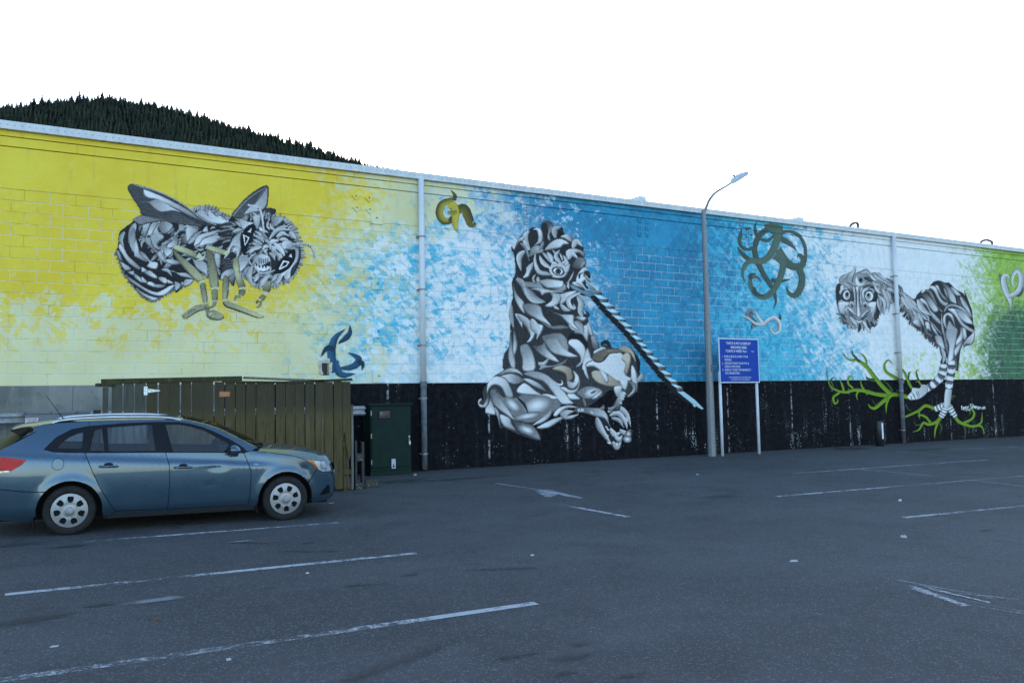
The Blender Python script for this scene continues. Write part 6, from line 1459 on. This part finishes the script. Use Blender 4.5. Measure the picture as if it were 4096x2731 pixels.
for sg in (-1, 1):
    skin('inner_shell', P_back, CDK, wc, sg, off=-.022, gap=0, d_=.12, lip=0)
    q_ = skin('quarter_panel', P_quarter, CP, wc, sg, d_=.045)
    rd = skin('rear_door', P_rdoor, CP, wc, sg, d_=.045); fd = skin('front_door', P_fdoor, CP, wc, sg, d_=.035)
    fe = skin('front_wing', P_fender, CP, wc, sg, d_=.04); skin('sill', P_sill, CP, wc, sg, d_=.06); skin('front_bumper_corner', P_fbump, CP, wc, sg, d_=.04); skin('rear_bumper_corner', P_rbump, CP, wc, sg, d_=.05)
    wf_ = skin('window_frame', P_glz, CBLK, wc, sg, GL, off=-.004, gap=0, d_=.05, lip=.02); skin('roof_side', P_cant, CP, wc, sg, off=.002, gap=0, d_=.05, lip=.01)
    for G_ in GL: skin('side_window', inset(G_, -.006), CGL, wf_, sg, off=-.012, gap=0, d_=.09, lip=0)
    hl = skin('headlight', P_head, CCLR, wc, sg, off=.003, gap=.001, d_=.03, lip=.02); skin('indicator', [(2.885, .802), (2.98, .79), (3.06, .70), (3.08, .655), (3.05, .664), (2.97, .745)], CAMB, hl, sg, off=.006, gap=.002, d_=.03, lip=.004)
    tl = skin('tail_lamp', [(-.90, .99), (-.70, .975), (-.474, .942), (-.52, .88), (-.645, .806), (-.90, .775)], CRED, wc, sg, off=.005, gap=.001, d_=.04, lip=.02); skin('reversing_lens', [(-.90, .80), (-.66, .818), (-.64, .80), (-.90, .772)], CCLR, tl, sg, off=.009, gap=.001, d_=.04, lip=.004)
    skin('fog_lamp_recess', [(3.10, .292), (3.15, .36), (3.215, .43), (3.25, .425), (3.262, .31)], CBLK, wc, sg, off=.003, gap=0, d_=.03, lip=.004)
    # belt moulding and glazing bright line
    for pl_ in ([(-.19, 1.023), (.158, 1.001), (1.087, .971), (1.95, .938), (2.06, .926)],):
        bm = BM(); tube(bm, [(x, sg*(HW(x, z)+.002), z) for x, z in catmull(pl_, 8)], .007, 6); obj('belt_moulding', bm, CBLK, wc, True)
    # handles
    for x0_, z0_, dd in ((.32, .826, rd), (1.195, .776, fd)):
        bm = BM(); tube(bm, [(x0_, sg*(HW(x0_, z0_)+.012), z0_), (x0_+.02, sg*(HW(x0_, z0_)+.030), z0_), (x0_+.10, sg*(HW(x0_+.1, z0_)+.034), z0_-.003), (x0_+.20, sg*(HW(x0_+.2, z0_)+.026), z0_-.006), (x0_+.215, sg*(HW(x0_+.2, z0_)+.004), z0_-.006)], [.013, .016, .017, .015, .010], 10); obj('door_handle', bm, CP, dd, True)
        E2 = [(x0_+.055+.055*math.cos(a_), z0_+.012+.032*math.sin(a_)) for a_ in np.linspace(0, 2*math.pi, 16, endpoint=False)]; skin('handle_cup', [(x_+.05, z_) for x_, z_ in E2], CDK, dd, sg, off=.003, gap=0, d_=.04, lip=.003)
    cx, cz = 1.222, .777; bm = BM(); lathe(bm, [(.001, 0), (.007, .0), (.008, -.003)], 10, 'Y', (cx, sg*(HW(cx, cz)+.052), cz)); obj('key_lock', bm, CCHR, fd)
    skin('badge', [(2.185, .782), (2.245, .778), (2.247, .763), (2.187, .767)], CCHR, fe, sg, off=.005, gap=0, d_=.05, lip=.004)
    # mirror
    mx, mz = 1.93, .975; bm = BM(); g = bmesh.ops.create_uvsphere(bm, u_segments=16, v_segments=10, radius=1.0)['verts']
    for v in g:
        x_, y_, z_ = v.co; v.co = Vector((mx+x_*.085+(-.03 if x_ > 0 else 0)*abs(z_), sg*(HW(mx, mz)+.105)+y_*.10, mz+z_*.072-(.012 if z_ < 0 else 0)))
    mr = obj('door_mirror', bm, CP, wc, True)
    bm = BM(); box(bm, mx-.05, mx+.05, min(sg*(HW(mx, mz)-.02), sg*(HW(mx, mz)+.09)), max(sg*(HW(mx, mz)-.02), sg*(HW(mx, mz)+.09)), mz-.085, mz-.055, .01); obj('mirror_foot', bm, CBLK, mr)
    bm = BM(); box(bm, mx-.093, mx-.062, min(sg*(HW(mx, mz)+.035), sg*(HW(mx, mz)+.17)), max(sg*(HW(mx, mz)+.035), sg*(HW(mx, mz)+.17)), mz-.05, mz+.045, .008); obj('mirror_glass', bm, CBLK, mr)
    # roof rails
    rp = [(-.22, 1.365), (-.14, 1.390), (.05, 1.411), (.45, 1.424), (.9, 1.419), (1.15, 1.400), (1.28, 1.370)]; bm = BM(); tube(bm, [(x, sg*(HW(x, 1.365)-.03), z) for x, z in catmull(rp, 6)], .016, 10); rl = obj('roof_rail', bm, CRAIL, wc, True)
    for xa_, xb_, h_ in ((-.22, .06, 1.40), (1.02, 1.28, 1.39)):
        bm = BM(); vv = [(xa_, 1.372), (xb_, 1.382), ((xa_+xb_)/2+(.04 if xa_ < 0 else -.04), h_)]; a_ = [bm.verts.new((x, sg*(HW(x, 1.365)-.018), z)) for x, z in vv]; b_ = [bm.verts.new((x, sg*(HW(x, 1.365)-.045), z)) for x, z in vv]
        bm.faces.new(a_); bm.faces.new(list(reversed(b_)))
        for i in range(3): bm.faces.new((a_[i], b_[i], b_[(i+1) % 3], a_[(i+1) % 3]))
        obj('rail_foot', bm, CBLK, rl)
    # arch liners
    for k in (0, 1):
        bm = BM(); pts_ = arch(k, -12, 192, .366, 20); A_ = [bm.verts.new((x, sg*(HW(x, z)-.004), z)) for x, z in pts_]; B_ = [bm.verts.new((x, sg*.52, z)) for x, z in pts_]
        for i in range(len(pts_)-1): bm.faces.new((A_[i], B_[i], B_[i+1], A_[i+1]))
        obj('arch_liner', bm, CDK, wc, True)
        bm = BM(); A_ = [bm.verts.new((x, sg*.53, z)) for x, z in pts_]; bm.faces.new(A_); obj('inner_arch', bm, CDK, wc)
    # mud flaps
    for x_ in (-.385, 2.235): bm = BM(); ya, yb = sorted((sg*.66, sg*.845)); box(bm, x_-.012, x_+.004, ya, yb, .105 if x_ < 0 else .125, .25, .004); obj('mud_flap', bm, CBLK, wc)
# fuel flap ring, right-hand side
FL = [(-.136+.068*math.cos(a_), .873+.072*math.sin(a_)) for a_ in np.linspace(0, 2*math.pi, 24, endpoint=False)]
skin('fuel_flap_gap', FL, CDK, wc, -1, off=.0012, gap=0, d_=.04, lip=0); skin('fuel_flap', inset(FL, .006), CP, wc, -1, off=.0022, gap=0, d_=.03, lip=.002)
# top surfaces
cross('roof', [(1.33, 1.369), (1.0, 1.383), (.6, 1.386), (.2, 1.384), (-.2, 1.366), (-.44, 1.322)], [(1.30, 1.418), (1.0, 1.424), (.6, 1.424), (.2, 1.416), (-.2, 1.392), (-.56, 1.345)], CP, wc, 16, 16, 2.6, True)
cross('windscreen', [(2.235, .984), (2.0, 1.106), (1.70, 1.262), (1.40, 1.352), (1.33, 1.369)], [(2.42, 1.005), (2.12, 1.15), (1.78, 1.305), (1.42, 1.398), (1.30, 1.417)], CGL, wc, 12, 12, 2.0, True)
cross('bonnet', [(2.16, .957), (2.40, .920), (2.70, .870), (2.885, .803), (3.0, .787), (3.15, .764), (3.24, .712)], [(2.42, 1.000), (2.62, .985), (2.86, .955), (3.05, .915), (3.18, .88), (3.30, .83), (3.37, .765)], CP, wc, 18, 14, 2.2, False)
cross('cowl', [(2.16, .955), (2.235, .982)], [(2.44, .985), (2.40, 1.0)], CBLK, wc, 2, 12, 2.0, True)
cross('front_bumper', [(3.24, .71), (3.283, .614), (3.325, .49), (3.325, .31), (3.26, .22)], [(3.37, .765), (3.42, .62), (3.445, .47), (3.435, .32), (3.36, .20)], CP, wc, 12, 14, 2.0, False)
for z0_, z1_, w_ in ((.60, .70, .40), (.30, .50, .45)):
    rows = [[(3.425+(.02 if z0_ < .5 else -.005)-.10*(u*w_/.62)**2-(z-z0_)*.15, u*w_, z) for u in np.linspace(-1, 1, 17)] for z in (z0_, (z0_+z1_)/2, z1_)]; sheet('grille', rows, CBLK, wc, True)
bm = BM(); box(bm, 3.43, 3.44, -.16, .16, .50, .59, .002); obj('number_plate', bm, SWHT, wc)
cross('tailgate_glass', [(-.44, 1.312), (-.60, 1.155), (-.80, 1.03)], [(-.60, 1.32), (-.78, 1.18), (-.95, 1.03)], simple('dark_rear_glass', (.006, .008, .010), .3, 0, .1), wc, 8, 12, 2.4, True)
cross('tailgate', [(-.80, 1.03), (-.90, .80), (-.93, .62)], [(-.95, 1.03), (-1.04, .85), (-1.05, .62)], CP, wc, 6, 12, 2.4, True)
cross('rear_bumper', [(-.93, .62), (-.965, .5), (-.95, .3), (-.9, .235)], [(-1.05, .62), (-1.09, .5), (-1.07, .3), (-1.0, .22)], CP, wc, 6, 12, 2.4, True)
rows = [[(x, u*.60, z-.03*abs(u)**3) for u in np.linspace(-1, 1, 15)] for x, z in ((-.40, 1.366), (-.55, 1.350), (-.66, 1.325), (-.67, 1.308), (-.55, 1.315), (-.44, 1.31))]; sp_ = sheet('spoiler', rows, CP, wc, True, True)
for sg in (-1, 1):
    bm = BM(); vv = [(-.40, 1.336), (-.66, 1.297), (-.67, 1.280), (-.56, 1.22), (-.43, 1.26)]; a_ = [bm.verts.new((x, sg*.628, z)) for x, z in vv]; b_ = [bm.verts.new((x, sg*.585, z)) for x, z in vv]
    bm.faces.new(a_); bm.faces.new(list(reversed(b_)))
    for i in range(5): bm.faces.new((a_[i], b_[i], b_[(i+1) % 5], a_[(i+1) % 5]))
    bmesh.ops.recalc_face_normals(bm, faces=bm.faces); obj('spoiler_end', bm, CBLK, sp_)
# aerial, wipers
bm = BM(); tube(bm, [(-.10, -.25, 1.385), (-.16, -.25, 1.48), (-.31, -.25, 1.70)], [.008, .005, .003], 8); ae = obj('aerial', bm, CBLK, wc, True)
bm = BM(); lathe(bm, [(.022, 1.380), (.02, 1.400), (.008, 1.415)], 10, 'Z', (-.10, -.25, 0)); obj('aerial_base', bm, CBLK, ae)
for ya in (-.45, .12): bm = BM(); tube(bm, [(2.36, ya, 1.01), (2.22, ya+.05, 1.05), (2.20, ya+.55, 1.06)], .008, 6); obj('wiper', bm, CBLK, wc)
# underbody and cabin
bm = BM(); box(bm, -.85, 3.25, -.52, .52, .17, .34); box(bm, .42, 2.2, -.80, .80, .17, .30); box(bm, 2.30, 3.2, -.5, .5, .34, .80); box(bm, -.85, .30, -.52, .52, .34, .62); obj('underbody', bm, CDK, wc)
def seat(x, y, rear=False):
    bm = BM(); w_ = .25 if not rear else .58
    box(bm, x-.24, x+.26, y-w_, y+w_, .42, .60, .05); g = box(bm, x-.36, x-.20, y-w_, y+w_, .55, 1.05, .05)
    for v in g:
        if v.is_valid: v.co.x -= (v.co.z-.55)*.28
    for yy in ((y,) if not rear else (y-.33, y+.33)):
        g = box(bm, x-.50, x-.40, yy-.12, yy+.12, 1.06, 1.22, .03); box(bm, x-.455, x-.435, yy-.05, yy-.03, 1.0, 1.1); box(bm, x-.455, x-.435, yy+.03, yy+.05, 1.0, 1.1)
    return obj('rear_seat' if rear else 'front_seat', bm, CINT, wc, True)
seat(1.42, -.37); seat(1.42, .37); seat(.62, 0, True)
bm = BM(); box(bm, 1.92, 2.32, -.68, .68, .66, .93, .04); obj('dashboard', bm, CINT, wc)
bm = BM(); rings = []
for k in range(20):
    a_ = 2*math.pi*k/20; c_ = Vector((0, math.cos(a_)*.175, math.sin(a_)*.175)); rings.append([bm.verts.new(c_+c_.normalized()*.014*math.cos(b_)+Vector((.014*math.sin(b_), 0, 0))) for b_ in np.linspace(0, 2*math.pi, 6, endpoint=False)])
for k in range(20):
    for j in range(6): bm.faces.new((rings[k][j], rings[(k+1) % 20][j], rings[(k+1) % 20][(j+1) % 6], rings[k][(j+1) % 6]))
box(bm, -.02, .02, -.17, .17, -.02, .03, .01); box(bm, -.02, .1, -.05, .05, -.05, .06, .02)
sw_ = obj('steering_wheel', bm, CINT, wc, True); sw_.location = (1.83, -.37, .93); sw_.rotation_euler = (0, R(-22), 0)
# wheels
def wheel_meshes():
    bm = BM(); w_ = .10
    lathe(bm, [(.205, w_*.55), (.212, w_*.92), (.235, w_), (.275, w_*.97), (.292, w_*.82), (.300, w_*.6), (.302, 0), (.300, -w_*.6), (.292, -w_*.82), (.275, -w_*.97), (.235, -w_), (.212, -w_*.92), (.205, -w_*.55)], 48, 'Y')
    # outer face is -y
    ty = bpy.data.meshes.new('tyre'); bm.normal_update(); bm.to_mesh(ty); bm.free(); ty.materials.append(CRUB); ty.polygons.foreach_set('use_smooth', [True]*len(ty.polygons))
    holes = []
    for k in range(7):
        a_ = math.radians(90+k*360/7); ur = np.array([math.cos(a_), math.sin(a_)]); ut = np.array([-ur[1], ur[0]])
        holes.append([tuple(ur*r_+ut*t_) for r_, t_ in ((.098, -.014), (.098, .014), (.122, .034), (.160, .036), (.172, .027), (.172, -.027), (.160, -.036), (.122, -.034))])
    disc = [(.206*math.cos(a_), .206*math.sin(a_)) for a_ in np.linspace(0, 2*math.pi, 56, endpoint=False)]
    vs_, fs_ = fill(disc, holes, .022); bm = BM()
    def dy(x, z):
        r_ = math.hypot(x, z); return -.090-.022*math.cos(min(1, r_/.206)*math.pi*.5)+.018*math.exp(-((r_-.075)/.018)**2)*.4
    V_ = [bm.verts.new((x, dy(x, z), z)) for x, z in vs_]
    for f in fs_: bm.faces.new([V_[i] for i in f])
    bmesh.ops.recalc_face_normals(bm, faces=bm.faces); bm.normal_update()
    if sum(f.normal.y for f in bm.faces) > 0: bmesh.ops.reverse_faces(bm, faces=bm.faces)
    es = [e for e in bm.edges if e.is_boundary]; r_ = bmesh.ops.extrude_edge_only(bm, edges=es)
    for v in [g for g in r_['geom'] if isinstance(g, bmesh.types.BMVert)]: v.co.y += .022
    cv = bpy.data.meshes.new('wheel_cover'); bm.to_mesh(cv); bm.free(); cv.materials.append(CSIL); cv.polygons.foreach_set('use_smooth', [True]*len(cv.polygons)); cv.set_sharp_from_angle(angle=R(40))
    bm = BM(); lathe(bm, [(.205, -.05), (.12, -.055), (.06, -.06), (.001, -.06)], 32, 'Y'); rm = bpy.data.meshes.new('steel_rim'); bm.to_mesh(rm); bm.free(); rm.materials.append(CDK)
    bm = BM(); lathe(bm, [(.046, -.106), (.046, -.118), (.040, -.124), (.001, -.126)], 24, 'Y'); hc = bpy.data.meshes.new('hub_cap'); bm.to_mesh(hc); bm.free(); hc.materials.append(CSIL)
    bm = BM(); box(bm, -.024, .024, -.1275, -.1265, -.005, .005); box(bm, -.009, .009, -.1276, -.1265, -.011, .011); em = bpy.data.meshes.new('hub_emblem'); bm.to_mesh(em); bm.free(); em.materials.append(simple('emblem_grey', (.2, .2, .21), .3, .6))
    return ty, cv, rm, hc, em
TY, CV, RM, HC, EM = wheel_meshes()
for k, (cx, cz) in enumerate(WH):
    for sg in (-1, 1):
        wl = inst('wheel', TY, wc, (cx, sg*.735, cz), (R(0), R(k*17+4), R(0) if sg < 0 else math.pi))
        inst('wheel_cover', CV, wl); inst('steel_rim', RM, wl); hc_ = inst('hub_cap', HC, wl)
bm = BM()
for cx, cz in WH: tube(bm, [(cx, -.7, cz), (cx, .7, cz)], .04, 8)
obj('axle', bm, CDK, wc)
# place it: rear and front outer tyre contacts surveyed on the ground
ca = gndpt(432/1.568, 1400+1160/1.568); cb = gndpt(1788/1.568, 1400+1066/1.568); th = math.atan2(cb[1]-ca[1], cb[0]-ca[0]); nv = np.array([-math.sin(th), math.cos(th)])
org = ca[:2]+nv*.83; zc_ = GZ(*org)
up_ = Vector((.004, -.025, 1)).normalized(); fx_ = Vector((math.cos(th), math.sin(th), 0)); fx_ = (fx_-up_*fx_.dot(up_)).normalized(); fy_ = up_.cross(fx_)
Mx = Matrix.Identity(4)
for i in range(3): Mx[i][0], Mx[i][1], Mx[i][2] = fx_[i], fy_[i], up_[i]
Mx[0][3], Mx[1][3], Mx[2][3] = org[0], org[1], zc_+.0
wc.matrix_world = Mx
# ---------------------------------------------------------------- forested hill behind the building
def hillmat():
    n = NT('forest_floor'); p = n.pos(); f = n.noise(p, .02, 4, .6)
    return n.fin(n.mix(n.ss(f, .35, .65), (.03, .042, .036), (.05, .062, .048)), .95, 0, .1)
def hillpx(x):                                   # skyline height (photo y) of the ground under the trees
    xs_ = [-3000, -1600, -700, 0, 200, 420, 620, 800, 1000, 1250, 1500, 1780, 2100, 2600]; ys_ = [520, 470, 440, 450, 430, 408, 440, 482, 540, 606, 682, 742, 830, 990]
    return float(np.interp(x, xs_, ys_))
DIST = 1400.0
def ray(x, y):
    return _fw+_r2*((x-SW/2)/FPX)-_u2*((y-SH/2)/FPX)
cols = np.arange(-2800, 2500, 60); V = []; F = []; NR = 14
def hillpt(px, t):
    """t 0 = skyline, 1 = foot; the slope comes towards the viewer as it drops"""
    d0 = ray(px, hillpx(px)); L = math.hypot(d0[0], d0[1]); top = EYE+d0*(DIST/L); foot = EYE+d0*((DIST-700)/L); foot[2] = 20.0
    k = t; x = top[0]+(foot[0]-top[0])*k; y = top[1]+(foot[1]-top[1])*k; z = foot[2]+(top[2]-foot[2])*(1-k)**1.08
    z += 9*math.sin(px*.011+t*9)*t*(1-t)+7*math.sin(px*.027+t*5)*t
    return (x, y, z)
for px in cols:
    d0 = ray(px, hillpx(px)); L = math.hypot(d0[0], d0[1]); back = EYE+d0*((DIST+500)/L); tp = hillpt(px, 0)
    V.append((back[0], back[1], tp[2]-90))
    for r_ in range(NR): V.append(hillpt(px, r_/(NR-1)))
for i in range(len(cols)-1):
    for r_ in range(NR): a = i*(NR+1)+r_; F.append((a, a+1, a+NR+2, a+NR+1))
tag(pyobj('forest_hill', V, F, hillmat(), None, True), kind='structure')
def needle():
    n = NT('conifer_needles'); p = n.pos(); rn = n.noise(p, .035, 3); f = n.noise(p, .9, 3, .7)
    c_ = n.mix(n.ss(rn, .35, .65), (.028, .042, .038), (.058, .074, .056)); c_ = n.mix(n.mul(n.ss(f, .5, .8), .5), c_, (.08, .095, .07))
    return n.fin(c_, .9, 0, .15)
NEED = needle(); BARK = simple('conifer_bark', (.05, .038, .028), .9)
def conifer(seed, h_=1.0):
    """ragged tiered conifer of height 1: drooping branch fans around a stem"""
    r_ = random.Random(seed); V_ = []; F_ = []
    k = len(V_); V_ += [(.012, 0, 0), (-.006, .01, 0), (-.006, -.01, 0), (0, 0, .97)]; F_ += [(0, 1, 3), (1, 2, 3), (2, 0, 3)]
    tiers = 9
    for t in range(tiers):
        z = .10+.86*t/tiers; rad = (.20+.04*r_.random())*(1-(t/tiers)**1.15)+.022; nb = 6 if t < 6 else 4; a0 = r_.random()*6.28
        for b in range(nb):
            a = a0+6.283*b/nb+r_.uniform(-.3, .3); rr_ = rad*r_.uniform(.6, 1.15); w_ = rr_*.42; dz = -.055*r_.uniform(.5, 1.5)
            c_, s_ = math.cos(a), math.sin(a); k = len(V_)
            V_ += [(c_*.01, s_*.01, z+.085), (c_*rr_*.6-s_*w_, s_*rr_*.6+c_*w_, z+dz*.5), (c_*rr_, s_*rr_, z+dz), (c_*rr_*.6+s_*w_, s_*rr_*.6-c_*w_, z+dz*.5), (0, 0, z-.02)]
            F_ += [(k, k+1, k+2), (k, k+2, k+3), (k+1, k+4, k+2), (k+4, k+3, k+2)]
    k = len(V_); V_ += [(.012, 0, .93), (-.012, .006, .93), (0, -.012, .93), (0, 0, 1.04)]; F_ += [(k, k+1, k+3), (k+1, k+2, k+3), (k+2, k, k+3)]
    return V_, F_
KINDS = [conifer(s_) for s_ in range(5)]; KM = []
for i, (a, b) in enumerate(KINDS):
    me = bpy.data.meshes.new('conifer'); me.from_pydata(a, [], b); me.materials.append(NEED); KM.append(me)
rr = random.Random(21)
# trees that stand out along the ridge
px = -60.0; sky_n = 0
while px < 1830 and sky_n < 290:
    x, y, z = hillpt(px, rr.uniform(0, .012)); h_ = rr.choice([8, 10, 12, 13, 14, 16, 19, 21])*rr.uniform(.75, 1.15)
    if 200 < px < 330: h_ *= 1.15
    o = inst('conifer_tree', rr.choice(KM), None, (x, y, z-1.0), (rr.uniform(-.04, .04), rr.uniform(-.04, .04), rr.uniform(0, 6.28)), (h_*rr.uniform(1.0, 1.7),)*2+(h_,))
    tag(o, 'dark conifer standing on the skyline of the forested hill', 'tree', 'conifers along the ridge'); sky_n += 1; px += rr.uniform(4, 11)
# the rest of the wood
AV = np.zeros((0, 3)); VV = []; FF = []; base = 0
K = [(np.array(a), np.array(b)) for a, b in KINDS]
t = .012
while t < .60:
    px = -900+rr.uniform(0, 20)
    while px < 2000:
        tt = t+rr.uniform(-.006, .006); x, y, z = hillpt(px, max(tt, .004)); a, b = rr.choice(K); h_ = rr.uniform(12, 20); w_ = h_*rr.uniform(1.1, 1.8); an = rr.uniform(0, 6.28)
        c_, s_ = math.cos(an), math.sin(an); q = np.stack([(a[:, 0]*c_-a[:, 1]*s_)*w_+x, (a[:, 0]*s_+a[:, 1]*c_)*w_+y, a[:, 2]*h_+z-1.5], 1)
        VV.append(q); FF.append(b+base); base += len(q); px += rr.uniform(11, 22) if px > -100 else rr.uniform(30, 60)
    t += .018
VV = np.concatenate(VV); FF = np.concatenate(FF)
me = bpy.data.meshes.new('conifer_forest'); me.vertices.add(len(VV)); me.vertices.foreach_set('co', VV.ravel()); me.loops.add(len(FF)*3); me.loops.foreach_set('vertex_index', FF.ravel().astype(np.int32)); me.polygons.add(len(FF))
me.polygons.foreach_set('loop_start', np.arange(len(FF), dtype=np.int32)*3); me.polygons.foreach_set('loop_total', np.full(len(FF), 3, np.int32)); me.update(); me.materials.append(NEED)
tag(link(bpy.data.objects.new('conifer_forest', me)), 'dense dark conifer forest covering the hillside behind the building', 'forest', kind='stuff')
